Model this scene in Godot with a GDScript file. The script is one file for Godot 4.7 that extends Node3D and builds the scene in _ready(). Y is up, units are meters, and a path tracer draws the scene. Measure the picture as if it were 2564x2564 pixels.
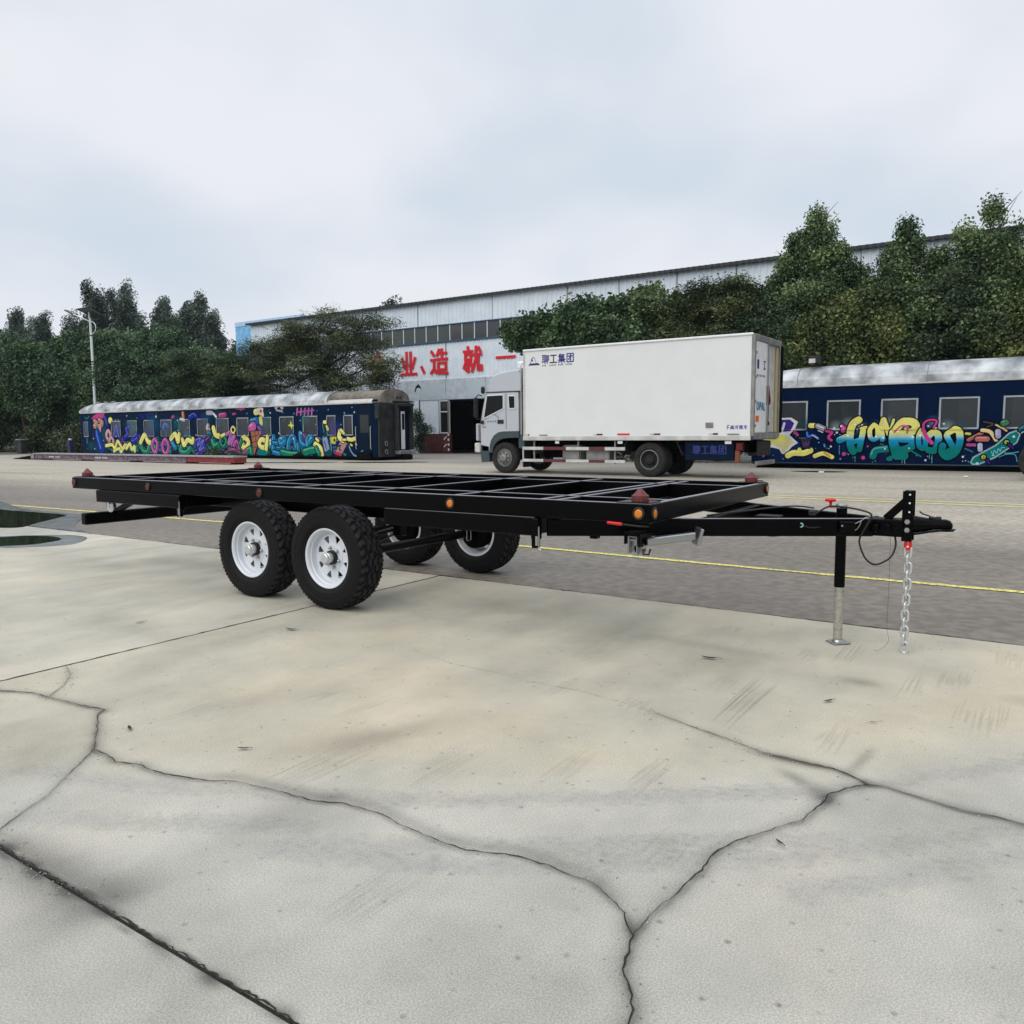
extends Node3D

const WHITE := Color(0.78, 0.79, 0.82)
const CREAM := Color(0.78, 0.74, 0.52)
const PURPLE := Color(0.20, 0.12, 0.46)
const PINK := Color(0.72, 0.24, 0.52)
const YELLOW := Color(0.83, 0.81, 0.44)
const TEAL := Color(0.05, 0.42, 0.43)
const BLUE := Color(0.10, 0.16, 0.55)
const BLUEF := Color(0.06, 0.42, 0.60)
const GREENP := Color(0.06, 0.45, 0.34)
const BLACKP := Color(0.015, 0.018, 0.03)

var M := {}


# ------------------------------------------------------------------ mesh builder
class Sh:
	var v := PackedVector3Array()
	var n := PackedVector3Array()
	var u := PackedVector2Array()

	func t3(a: Vector3, b: Vector3, c: Vector3, na: Vector3, nb: Vector3, nc: Vector3, ua := Vector2.ZERO, ub := Vector2.ZERO, uc := Vector2.ZERO) -> void:
		if (b - a).cross(c - a).dot(na + nb + nc) > 0.0:
			v.append(a); v.append(c); v.append(b)
			n.append(na); n.append(nc); n.append(nb)
			u.append(ua); u.append(uc); u.append(ub)
		else:
			v.append(a); v.append(b); v.append(c)
			n.append(na); n.append(nb); n.append(nc)
			u.append(ua); u.append(ub); u.append(uc)

	func quad(a: Vector3, b: Vector3, c: Vector3, d: Vector3, nn: Vector3) -> void:
		t3(a, b, c, nn, nn, nn)
		t3(a, c, d, nn, nn, nn)

	func quaduv(a: Vector3, b: Vector3, c: Vector3, d: Vector3, nn: Vector3, ua: Vector2, ub: Vector2, uc: Vector2, ud: Vector2) -> void:
		t3(a, b, c, nn, nn, nn, ua, ub, uc)
		t3(a, c, d, nn, nn, nn, ua, uc, ud)

	# a quad whose normal follows from its corners, turned away from a point inside
	func face(a: Vector3, b: Vector3, c: Vector3, d: Vector3, inside: Vector3) -> void:
		var nn := (c - a).cross(d - b).normalized()
		if nn.dot((a + c) * 0.5 - inside) < 0.0:
			nn = -nn
		quad(a, b, c, d, nn)

	func box(c: Vector3, s: Vector3, ch := 0.0, B := Basis()) -> void:
		var h := s * 0.5
		if ch <= 0.0:
			for ax in 3:
				for sg in [-1.0, 1.0]:
					var nn := Vector3.ZERO
					nn[ax] = sg
					var p := []
					for q in [[1, 1], [1, -1], [-1, -1], [-1, 1]]:
						var w := Vector3.ZERO
						w[ax] = sg * h[ax]
						w[(ax + 1) % 3] = q[0] * h[(ax + 1) % 3]
						w[(ax + 2) % 3] = q[1] * h[(ax + 2) % 3]
						p.append(c + B * w)
					quad(p[0], p[1], p[2], p[3], B * nn)
			return
		ch = minf(ch, 0.45 * minf(h.x, minf(h.y, h.z)) * 2.0)
		for ax in 3:
			for sg in [-1.0, 1.0]:
				var nn := Vector3.ZERO
				nn[ax] = sg
				var p := []
				for q in [[1, 1], [1, -1], [-1, -1], [-1, 1]]:
					var sgn := Vector3.ZERO
					sgn[ax] = sg
					sgn[(ax + 1) % 3] = q[0]
					sgn[(ax + 2) % 3] = q[1]
					p.append(c + B * _cv(h, ch, sgn, ax))
				quad(p[0], p[1], p[2], p[3], B * nn)
		for k in 3:
			var a := (k + 1) % 3
			var b := (k + 2) % 3
			for sa in [-1.0, 1.0]:
				for sb in [-1.0, 1.0]:
					var s1 := Vector3.ZERO
					s1[a] = sa
					s1[b] = sb
					s1[k] = 1.0
					var s2 := s1
					s2[k] = -1.0
					var nn := Vector3.ZERO
					nn[a] = sa
					nn[b] = sb
					quad(c + B * _cv(h, ch, s1, a), c + B * _cv(h, ch, s1, b), c + B * _cv(h, ch, s2, b), c + B * _cv(h, ch, s2, a), B * nn.normalized())
		for sx in [-1.0, 1.0]:
			for sy in [-1.0, 1.0]:
				for sz in [-1.0, 1.0]:
					var sg := Vector3(sx, sy, sz)
					var nn := B * sg.normalized()
					t3(c + B * _cv(h, ch, sg, 0), c + B * _cv(h, ch, sg, 1), c + B * _cv(h, ch, sg, 2), nn, nn, nn)

	func _cv(h: Vector3, ch: float, sg: Vector3, ax: int) -> Vector3:
		var w := Vector3(sg.x * (h.x - ch), sg.y * (h.y - ch), sg.z * (h.z - ch))
		w[ax] = sg[ax] * h[ax]
		return w

	func bar(a: Vector3, b: Vector3, w: float, hh: float, ch := 0.0) -> void:
		# a rectangular bar between two points: w across, hh upright
		var d := (b - a)
		var x := d.normalized()
		var z := x.cross(Vector3.UP)
		if z.length() < 0.01:
			z = Vector3.BACK
		z = z.normalized()
		var y := z.cross(x).normalized()
		box((a + b) * 0.5, Vector3(d.length(), hh, w), ch, Basis(x, y, z))

	func tube(pts: Array, r, sides := 8, closed := false, caps := true) -> void:
		var m := pts.size()
		var rings := []
		var norms := []
		var ref := Vector3.UP
		for i in m:
			var d: Vector3
			if closed:
				d = pts[(i + 1) % m] - pts[(i + m - 1) % m]
			else:
				d = pts[mini(i + 1, m - 1)] - pts[maxi(i - 1, 0)]
			d = d.normalized()
			if i == 0 and absf(d.dot(ref)) > 0.9:
				ref = Vector3.RIGHT
			var x := (ref - d * ref.dot(d))
			x = x.normalized() if x.length() > 0.001 else d.cross(Vector3.FORWARD).normalized()
			ref = x
			var y := d.cross(x)
			var ring := []
			var nr := []
			var rr: float = r[i] if r is Array else r
			for k in sides:
				var a := TAU * k / sides
				var nn := x * cos(a) + y * sin(a)
				nr.append(nn)
				ring.append(pts[i] + nn * rr)
			rings.append(ring)
			norms.append(nr)
		for i in (m if closed else m - 1):
			var j := (i + 1) % m
			for k in sides:
				var l := (k + 1) % sides
				t3(rings[i][k], rings[i][l], rings[j][l], norms[i][k], norms[i][l], norms[j][l])
				t3(rings[i][k], rings[j][l], rings[j][k], norms[i][k], norms[j][l], norms[j][k])
		if caps and not closed:
			for e in [0, m - 1]:
				var nn: Vector3 = (pts[0] - pts[1]).normalized() if e == 0 else (pts[m - 1] - pts[m - 2]).normalized()
				for k in sides:
					t3(pts[e], rings[e][k], rings[e][(k + 1) % sides], nn, nn, nn)

	# profile points are (along the axis, radius), walked so that the outside lies on the left
	func lathe(prof: Array, o: Vector3, axis: Vector3, segs := 24) -> void:
		var ax := axis.normalized()
		var x := ax.cross(Vector3.UP)
		if x.length() < 0.01:
			x = Vector3.RIGHT
		x = x.normalized()
		var y := ax.cross(x)
		for i in prof.size() - 1:
			var p: Vector2 = prof[i]
			var q: Vector2 = prof[i + 1]
			var d := q - p
			if d.length() < 1e-6:
				continue
			d = d.normalized()
			for k in segs:
				var a := TAU * k / segs
				var b := TAU * (k + 1) / segs
				var ra := x * cos(a) + y * sin(a)
				var rb := x * cos(b) + y * sin(b)
				var na := (ax * -d.y + ra * d.x)
				var nb := (ax * -d.y + rb * d.x)
				var pa := o + ax * p.x + ra * p.y
				var pb := o + ax * p.x + rb * p.y
				var qa := o + ax * q.x + ra * q.y
				var qb := o + ax * q.x + rb * q.y
				if p.y > 1e-6:
					t3(pa, pb, qb, na, nb, nb)
				if q.y > 1e-6:
					t3(pa, qb, qa, na, nb, na)

	# a stack of n-sided frusta with hard edges: profile of (height, radius)
	func facets(prof: Array, o: Vector3, sides: int, turn := 0.0) -> void:
		for i in prof.size() - 1:
			for k in sides:
				var a := TAU * k / sides + turn
				var b := TAU * (k + 1) / sides + turn
				var p: Vector2 = prof[i]
				var q: Vector2 = prof[i + 1]
				var mid := Vector3(cos((a + b) * 0.5), 0, sin((a + b) * 0.5))
				var nn := (mid * (q.x - p.x) - Vector3.UP * (q.y - p.y)).normalized()
				var A := o + Vector3(cos(a) * p.y, p.x, sin(a) * p.y)
				var B := o + Vector3(cos(b) * p.y, p.x, sin(b) * p.y)
				var C := o + Vector3(cos(b) * q.y, q.x, sin(b) * q.y)
				var D := o + Vector3(cos(a) * q.y, q.x, sin(a) * q.y)
				quad(A, B, C, D, nn)

	func extrude(poly: PackedVector2Array, T: Transform3D, depth: float, back := true) -> void:
		var idx := Geometry2D.triangulate_polygon(poly)
		var nf := T.basis.z.normalized()
		for i in range(0, idx.size(), 3):
			var a := poly[idx[i]]
			var b := poly[idx[i + 1]]
			var c := poly[idx[i + 2]]
			t3(T * Vector3(a.x, a.y, depth), T * Vector3(b.x, b.y, depth), T * Vector3(c.x, c.y, depth), nf, nf, nf)
			if back:
				t3(T * Vector3(a.x, a.y, 0), T * Vector3(b.x, b.y, 0), T * Vector3(c.x, c.y, 0), -nf, -nf, -nf)
		var cw := Geometry2D.is_polygon_clockwise(poly)
		for i in poly.size():
			var a := poly[i]
			var b := poly[(i + 1) % poly.size()]
			var d := (b - a).normalized()
			var nn := Vector2(d.y, -d.x) * (-1.0 if cw else 1.0)
			var n3 := (T.basis * Vector3(nn.x, nn.y, 0)).normalized()
			quad(T * Vector3(a.x, a.y, 0), T * Vector3(b.x, b.y, 0), T * Vector3(b.x, b.y, depth), T * Vector3(a.x, a.y, depth), n3)

	# a frame: the outline of one rounded rectangle round another, extruded along +z
	func frame(x0: float, y0: float, x1: float, y1: float, rad: float, w: float, z0: float, z1: float) -> void:
		var o := Sh.rounded(x0, y0, x1, y1, rad)
		var i := Sh.rounded(x0 + w, y0 + w, x1 - w, y1 - w, maxf(rad - w, 0.005))
		var m := o.size()
		for k in m:
			var l := (k + 1) % m
			var a := o[k]
			var b := o[l]
			var c := i[l]
			var d := i[k]
			quad(Vector3(a.x, a.y, z1), Vector3(b.x, b.y, z1), Vector3(c.x, c.y, z1), Vector3(d.x, d.y, z1), Vector3.BACK)
			var e := (b - a).normalized()
			quad(Vector3(a.x, a.y, z0), Vector3(b.x, b.y, z0), Vector3(b.x, b.y, z1), Vector3(a.x, a.y, z1), Vector3(e.y, -e.x, 0))
			e = (c - d).normalized()
			if (c - d).length() > 1e-5:
				quad(Vector3(d.x, d.y, z0), Vector3(c.x, c.y, z0), Vector3(c.x, c.y, z1), Vector3(d.x, d.y, z1), Vector3(-e.y, e.x, 0))

	static func rounded(x0: float, y0: float, x1: float, y1: float, r: float) -> PackedVector2Array:
		var p := PackedVector2Array()
		for c in [[x1 - r, y0 + r, -90], [x1 - r, y1 - r, 0], [x0 + r, y1 - r, 90], [x0 + r, y0 + r, 180]]:
			for k in 4:
				var a := deg_to_rad(c[2] + k * 30.0)
				p.append(Vector2(c[0] + r * cos(a), c[1] + r * sin(a)))
		return p

	# UVs from x and y: (x - x0) / w, 1 - (y - y0) / h
	func map_xy(x0: float, y0: float, w: float, h: float) -> void:
		for i in v.size():
			u[i] = Vector2((v[i].x - x0) / w, 1.0 - (v[i].y - y0) / h)

	func map_xz(x0: float, z0: float, w: float, h: float) -> void:
		for i in v.size():
			u[i] = Vector2((v[i].x - x0) / w, (v[i].z - z0) / h)

	func mesh() -> ArrayMesh:
		var m := ArrayMesh.new()
		var arr := []
		arr.resize(Mesh.ARRAY_MAX)
		arr[Mesh.ARRAY_VERTEX] = v
		arr[Mesh.ARRAY_NORMAL] = n
		arr[Mesh.ARRAY_TEX_UV] = u
		m.add_surface_from_arrays(Mesh.PRIMITIVE_TRIANGLES, arr)
		return m


# ------------------------------------------------------------------ paint on a flat surface (spray paint, decals), in metres
class Canvas:
	var im: Image
	var x0: float
	var y1: float
	var k: float

	func _init(ax: float, ay: float, bx: float, by: float, per_metre: float, ground: Color) -> void:
		x0 = ax
		y1 = by
		k = per_metre
		im = Image.create(int((bx - ax) * k), int((by - ay) * k), false, Image.FORMAT_RGBA8)
		im.fill(ground)

	func disc(c: Vector2, r: float, col: Color) -> void:
		var px := (c.x - x0) * k
		var py := (y1 - c.y) * k
		var rr := r * k
		for y in range(int(py - rr), int(py + rr) + 1):
			var d := rr * rr - (y - py) * (y - py)
			if d < 0.0:
				continue
			var h := sqrt(d)
			im.fill_rect(Rect2i(int(px - h), y, maxi(1, int(2 * h)), 1), col)

	# a soft cloud of spray
	func glow(c: Vector2, r: float, col: Color, a: float) -> void:
		var px := (c.x - x0) * k
		var py := (y1 - c.y) * k
		var rr := r * k
		for y in range(maxi(0, int(py - rr)), mini(im.get_height(), int(py + rr) + 1)):
			for x in range(maxi(0, int(px - rr)), mini(im.get_width(), int(px + rr) + 1)):
				var d := 1.0 - Vector2(x - px, y - py).length_squared() / (rr * rr)
				if d > 0.0:
					im.set_pixel(x, y, im.get_pixel(x, y).lerp(col, a * d * d))

	func walk(q: Array, w: float) -> Array:
		var pts := []
		var m := q.size() / 2
		for i in m:
			pts.append(Vector2(q[2 * i], q[2 * i + 1]))
		if m < 2:
			return pts
		var out := []
		for i in m - 1:
			var a: Vector2 = pts[maxi(i - 1, 0)]
			var b: Vector2 = pts[i]
			var c: Vector2 = pts[i + 1]
			var d: Vector2 = pts[mini(i + 2, m - 1)]
			var steps := maxi(1, int(b.distance_to(c) / maxf(w * 0.12, 0.6 / k)))
			for s in steps:
				out.append(b.cubic_interpolate(c, a, d, float(s) / steps) if m > 2 else b.lerp(c, float(s) / steps))
		out.append(pts[m - 1])
		return out

	func stroke(q: Array, w: float, col: Color, outline := 0.035) -> void:
		var pts := walk(q, w)
		if outline > 0.0:
			for p in pts:
				disc(p, w * 0.5 + outline, Color(0.015, 0.018, 0.03))
		for p in pts:
			disc(p, w * 0.5, col)
		if outline > 0.0 and w > 0.1:      # a thin highlight on the upper left
			for p in pts:
				disc(p + Vector2(-0.22, 0.22) * w, w * 0.10, col.lerp(Color(1, 1, 1), 0.35))

	# letters that run from yellow above through pale blue to teal below
	func fade(q: Array, w: float) -> void:
		var pts := walk(q, w)
		for p in pts:
			var rr := w * 0.5
			var n := int(2.0 * rr * k)
			for i in n + 1:
				var y := rr - i / k
				var h := sqrt(maxf(rr * rr - y * y, 0.0))
				var yy: float = p.y + y
				var col := YELLOW
				if yy < 1.22:
					col = YELLOW.lerp(Color(0.62, 0.76, 0.74), clampf((1.22 - yy) / 0.12, 0, 1))
				if yy < 1.10:
					col = Color(0.62, 0.76, 0.74).lerp(Color(0.06, 0.50, 0.68), clampf((1.10 - yy) / 0.14, 0, 1))
				if yy < 0.92:
					col = Color(0.06, 0.50, 0.68).lerp(Color(0.03, 0.43, 0.42), clampf((0.92 - yy) / 0.2, 0, 1))
				im.fill_rect(Rect2i(int((p.x - h - x0) * k), int((y1 - yy) * k), maxi(1, int(2 * h * k)), 1), col)

	func poly(q: Array, col: Color) -> void:
		var m := q.size() / 2
		var p := []
		var lo := 1e9
		var hi := -1e9
		for i in m:
			var w := Vector2((q[2 * i] - x0) * k, (y1 - q[2 * i + 1]) * k)
			p.append(w)
			lo = minf(lo, w.y)
			hi = maxf(hi, w.y)
		for y in range(int(lo), int(hi) + 1):
			var xs := []
			var yy := y + 0.5
			for i in m:
				var a: Vector2 = p[i]
				var b: Vector2 = p[(i + 1) % m]
				if (a.y <= yy) != (b.y <= yy):
					xs.append(a.x + (yy - a.y) / (b.y - a.y) * (b.x - a.x))
			xs.sort()
			for i in range(0, xs.size() - 1, 2):
				im.fill_rect(Rect2i(int(xs[i]), y, maxi(1, int(xs[i + 1] - xs[i])), 1), col)

	func rect(ax: float, ay: float, bx: float, by: float, col: Color) -> void:
		im.fill_rect(Rect2i(int((ax - x0) * k), int((y1 - by) * k), maxi(1, int((bx - ax) * k)), maxi(1, int((by - ay) * k))), col)

	# a character from its strokes (in hundredths of its square)
	func glyph(strokes: Array, at: Vector2, size: Vector2, w: float, col: Color) -> void:
		for s in strokes:
			var q := []
			for i in range(0, s.size(), 2):
				q.append(at.x + s[i] * 0.01 * size.x)
				q.append(at.y + s[i + 1] * 0.01 * size.y)
			for i in range(0, q.size() - 2, 2):
				stroke([q[i], q[i + 1], q[i + 2], q[i + 3]], w, col, 0.0)

	# faint film of grime or fading laid over everything from a noise picture
	func grime(seed_: int, freq: float, col: Color, amount: float) -> void:
		var f := FastNoiseLite.new()
		f.seed = seed_
		f.frequency = freq
		f.fractal_octaves = 4
		var w := im.get_width()
		var h := im.get_height()
		var g := f.get_image(w, h)
		for y in h:
			for x in w:
				var a := (g.get_pixel(x, y).r - 0.35) * amount
				if a > 0.0:
					im.set_pixel(x, y, im.get_pixel(x, y).lerp(col, minf(a, 1.0)))

	func texture() -> ImageTexture:
		im.generate_mipmaps()
		return ImageTexture.create_from_image(im)


# ------------------------------------------------------------------ things and parts
func tag(o: Node3D, label: String, category: String, group := "", kind := "") -> void:
	if label: o.set_meta("label", label)
	if category: o.set_meta("category", category)
	if group: o.set_meta("group", group)
	if kind: o.set_meta("kind", kind)


func thing(called: String, label: String, category: String, at := Vector3.ZERO, turn := 0.0, group := "", kind := "") -> Node3D:
	var o := Node3D.new()
	o.name = called
	add_child(o, true)
	o.position = at
	o.rotation.y = turn
	tag(o, label, category, group, kind)
	return o


func part(called: String, s, mat: Material, parent: Node, at := Vector3.ZERO) -> MeshInstance3D:
	var o := MeshInstance3D.new()
	o.name = called
	o.mesh = s.mesh() if s is Sh else s
	o.material_override = mat
	parent.add_child(o, true)
	o.position = at
	return o


func holder(called: String, parent: Node, at := Vector3.ZERO) -> Node3D:
	var o := Node3D.new()
	o.name = called
	parent.add_child(o, true)
	o.position = at
	return o


func boxs(c: Vector3, s: Vector3, ch := 0.0) -> Sh:
	var h := Sh.new()
	h.box(c, s, ch)
	return h


# a box given by its ends
func span(x0: float, x1: float, y0: float, y1: float, z0: float, z1: float, ch := 0.0) -> Sh:
	return boxs(Vector3(x0 + x1, y0 + y1, z0 + z1) * 0.5, Vector3(absf(x1 - x0), absf(y1 - y0), absf(z1 - z0)), ch)


func mat(c: Color, rough := 0.6, metal := 0.0, spec := 0.5) -> StandardMaterial3D:
	var m := StandardMaterial3D.new()
	m.albedo_color = c
	m.roughness = rough
	m.metallic = metal
	m.metallic_specular = spec
	return m


func noise_tex(seed_: int, freq: float, a: Color, b: Color, oct := 4, size := 512, normal := false, lo := 0.25, hi := 0.75, kind := FastNoiseLite.TYPE_SIMPLEX_SMOOTH) -> NoiseTexture2D:
	var f := FastNoiseLite.new()
	f.seed = seed_
	f.frequency = freq
	f.noise_type = kind
	f.fractal_octaves = oct
	var t := NoiseTexture2D.new()
	t.width = size
	t.height = size
	t.seamless = true
	t.noise = f
	if normal:
		t.as_normal_map = true
		t.bump_strength = 4.0
	else:
		var g := Gradient.new()
		g.offsets = PackedFloat32Array([lo, hi])
		g.colors = PackedColorArray([a, b])
		t.color_ramp = g
	return t


# a material whose colour varies between two tones over the object, triplanar; `tile` metres per repeat
func varied(a: Color, b: Color, tile: float, rough: float, seed_: int, freq := 0.02, metal := 0.0, bump := 0.0, world := true) -> StandardMaterial3D:
	var m := mat(Color.WHITE, rough, metal)
	m.albedo_texture = noise_tex(seed_, freq, a, b, 5)
	m.uv1_triplanar = true
	m.uv1_world_triplanar = world
	m.uv1_scale = Vector3.ONE / tile
	if bump > 0.0:
		m.normal_enabled = true
		m.normal_texture = noise_tex(seed_ + 7, freq * 3.0, a, b, 4, 512, true)
		m.normal_scale = bump
	return m


func rng(s: int) -> RandomNumberGenerator:
	var r := RandomNumberGenerator.new()
	r.seed = s
	return r


const GLYPH := {
	"qi": [[50, 98, 5, 60], [50, 98, 95, 60], [50, 60, 50, 8], [50, 38, 80, 38], [25, 40, 25, 8], [5, 6, 95, 6]],
	"ye": [[38, 96, 38, 10], [62, 96, 62, 10], [12, 72, 26, 34], [88, 72, 74, 34], [4, 7, 96, 7]],
	"zao": [[50, 98, 38, 76], [44, 84, 92, 84], [66, 98, 66, 60], [34, 60, 97, 60], [46, 45, 88, 45, 88, 18, 46, 18, 46, 45], [8, 92, 20, 78], [4, 58, 22, 58, 22, 22, 6, 6], [22, 22, 38, 6, 98, 3]],
	"jiu": [[25, 98, 28, 88], [3, 82, 50, 82], [12, 70, 42, 70, 42, 50, 12, 50, 12, 70], [27, 50, 27, 4, 17, 10], [14, 38, 4, 18], [40, 38, 49, 20], [52, 68, 97, 68], [70, 97, 68, 50, 48, 4], [80, 62, 80, 10, 98, 8, 98, 24], [84, 94, 93, 80]],
	"yi": [[4, 50, 96, 50]],
	"liu": [[8, 96, 20, 82], [4, 64, 16, 50], [4, 8, 22, 38], [62, 98, 66, 88], [32, 80, 98, 80], [60, 80, 44, 56, 90, 56], [76, 68, 92, 52], [42, 45, 42, 22, 30, 4], [62, 45, 62, 6], [82, 45, 82, 8, 98, 8, 98, 22]],
	"ren": [[50, 96, 44, 50, 6, 4], [50, 60, 96, 4]],
	"cai": [[8, 72, 92, 72], [60, 98, 60, 4, 44, 12], [58, 68, 10, 22]],
	"liao": [[5, 92, 48, 92], [14, 92, 14, 18], [36, 92, 36, 4], [14, 70, 36, 70], [14, 48, 36, 48], [3, 16, 48, 28], [64, 94, 54, 82, 54, 24, 68, 36], [68, 88, 68, 30, 56, 4], [82, 88, 82, 2], [82, 88, 97, 88, 97, 34, 88, 40]],
	"gong": [[10, 88, 90, 88], [50, 88, 50, 8], [4, 8, 96, 8]],
	"ji": [[28, 98, 8, 70], [20, 82, 20, 42], [20, 86, 86, 86], [20, 72, 80, 72], [20, 58, 80, 58], [20, 43, 88, 43], [52, 86, 52, 43], [4, 28, 96, 28], [50, 40, 50, 0], [48, 26, 8, 4], [52, 26, 94, 4]],
	"tuan": [[8, 95, 92, 95, 92, 4, 8, 4, 8, 95], [22, 68, 80, 68], [58, 86, 58, 20, 46, 26], [56, 66, 26, 30]],
	"lei": [[4, 62, 96, 62], [50, 98, 50, 40], [24, 92, 36, 75], [76, 92, 64, 75], [48, 60, 10, 40], [52, 60, 90, 40], [4, 28, 96, 28], [50, 38, 44, 20, 8, 2], [52, 26, 94, 2]],
	"leng": [[5, 88, 18, 70], [4, 12, 22, 45], [62, 98, 30, 58], [62, 98, 98, 58], [58, 68, 66, 56], [42, 42, 84, 42, 62, 16], [48, 26, 74, 4]],
	"cang": [[4, 88, 96, 88], [32, 98, 32, 80], [68, 98, 68, 80], [12, 72, 94, 72], [14, 72, 14, 26, 4, 4], [28, 55, 60, 55], [28, 38, 60, 38], [28, 20, 60, 20], [30, 56, 30, 20], [70, 82, 74, 40, 96, 4], [90, 50, 62, 8]],
	"che": [[14, 85, 86, 85], [45, 98, 22, 58, 86, 58], [4, 32, 96, 32], [52, 72, 52, 0]],
}


func _ready() -> void:
	# camera
	var cam := Camera3D.new()
	cam.name = "camera"
	cam.fov = 65.365
	cam.near = 0.05
	cam.far = 3000.0
	cam.transform = Transform3D(Basis(Vector3.UP, 0.59279) * Basis(Vector3.RIGHT, -0.09879) * Basis(Vector3.BACK, -0.00698), Vector3(0, 1.3032, 0))
	add_child(cam)
	# overcast sky
	var env := Environment.new()
	env.background_mode = Environment.BG_SKY
	env.sky = Sky.new()
	env.sky.sky_material = overcast_sky()
	env.tonemap_mode = Environment.TONE_MAPPER_LINEAR
	env.tonemap_exposure = 1.14
	env.sdfgi_enabled = true
	env.ssao_enabled = true
	env.ssil_enabled = true
	env.fog_enabled = true
	env.fog_density = 0.00018
	env.fog_light_color = Color(0.80, 0.86, 0.93)
	var we := WorldEnvironment.new()
	we.name = "environment"
	we.environment = env
	add_child(we)
	# the sun behind thick cloud: weak and very soft
	var sun := DirectionalLight3D.new()
	sun.name = "sun"
	sun.light_energy = 0.5
	sun.light_angular_distance = 60.0
	sun.light_color = Color(1.0, 0.97, 0.93)
	sun.shadow_enabled = true
	sun.rotation_degrees = Vector3(-47, -8, 0)
	add_child(sun)

	materials()
	ground()
	building()
	coaches()
	trees()
	truck()
	weighbridge()
	street_lamp()
	edge_truck()
	trailer()
	small_things()


func overcast_sky() -> PanoramaSkyMaterial:
	var w := 768
	var h := 384
	var im := Image.create(w, h, false, Image.FORMAT_RGBF)
	var f := FastNoiseLite.new()
	f.seed = 11
	f.noise_type = FastNoiseLite.TYPE_SIMPLEX_SMOOTH
	f.frequency = 1.1
	f.fractal_octaves = 5
	f.fractal_gain = 0.5
	var blue := Vector3(0.59, 0.67, 0.76)
	var pale := Vector3(0.775, 0.795, 0.845)
	for y in h:
		var th := PI * (y + 0.5) / h
		for x in w:
			var ph := TAU * (x + 0.5) / w
			var d := Vector3(sin(th) * sin(ph), cos(th), sin(th) * cos(ph))
			var up := maxf(d.y, 0.0)
			# clouds flatten towards the horizon
			var q := Vector3(d.x, up * 2.2, d.z) / (0.45 + up)
			var c := clampf(0.56 + f.get_noise_3dv(q) * 1.15, 0.0, 1.0)
			c = c * c * (3.0 - 2.0 * c)
			var low := clampf(1.0 - up * 5.0, 0.0, 1.0)
			c = lerpf(c, 0.52, low * 0.6)
			var v := blue.lerp(pale, c)
			v *= 0.94 + 0.40 * smoothstep(0.40, 1.0, up)
			if d.y < 0.0:
				v = v.lerp(Vector3(0.30, 0.30, 0.28), clampf(-d.y * 8.0, 0, 1))
			im.set_pixel(x, y, Color(v.x, v.y, v.z))
	var m := PanoramaSkyMaterial.new()
	m.panorama = ImageTexture.create_from_image(im)
	return m


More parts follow.
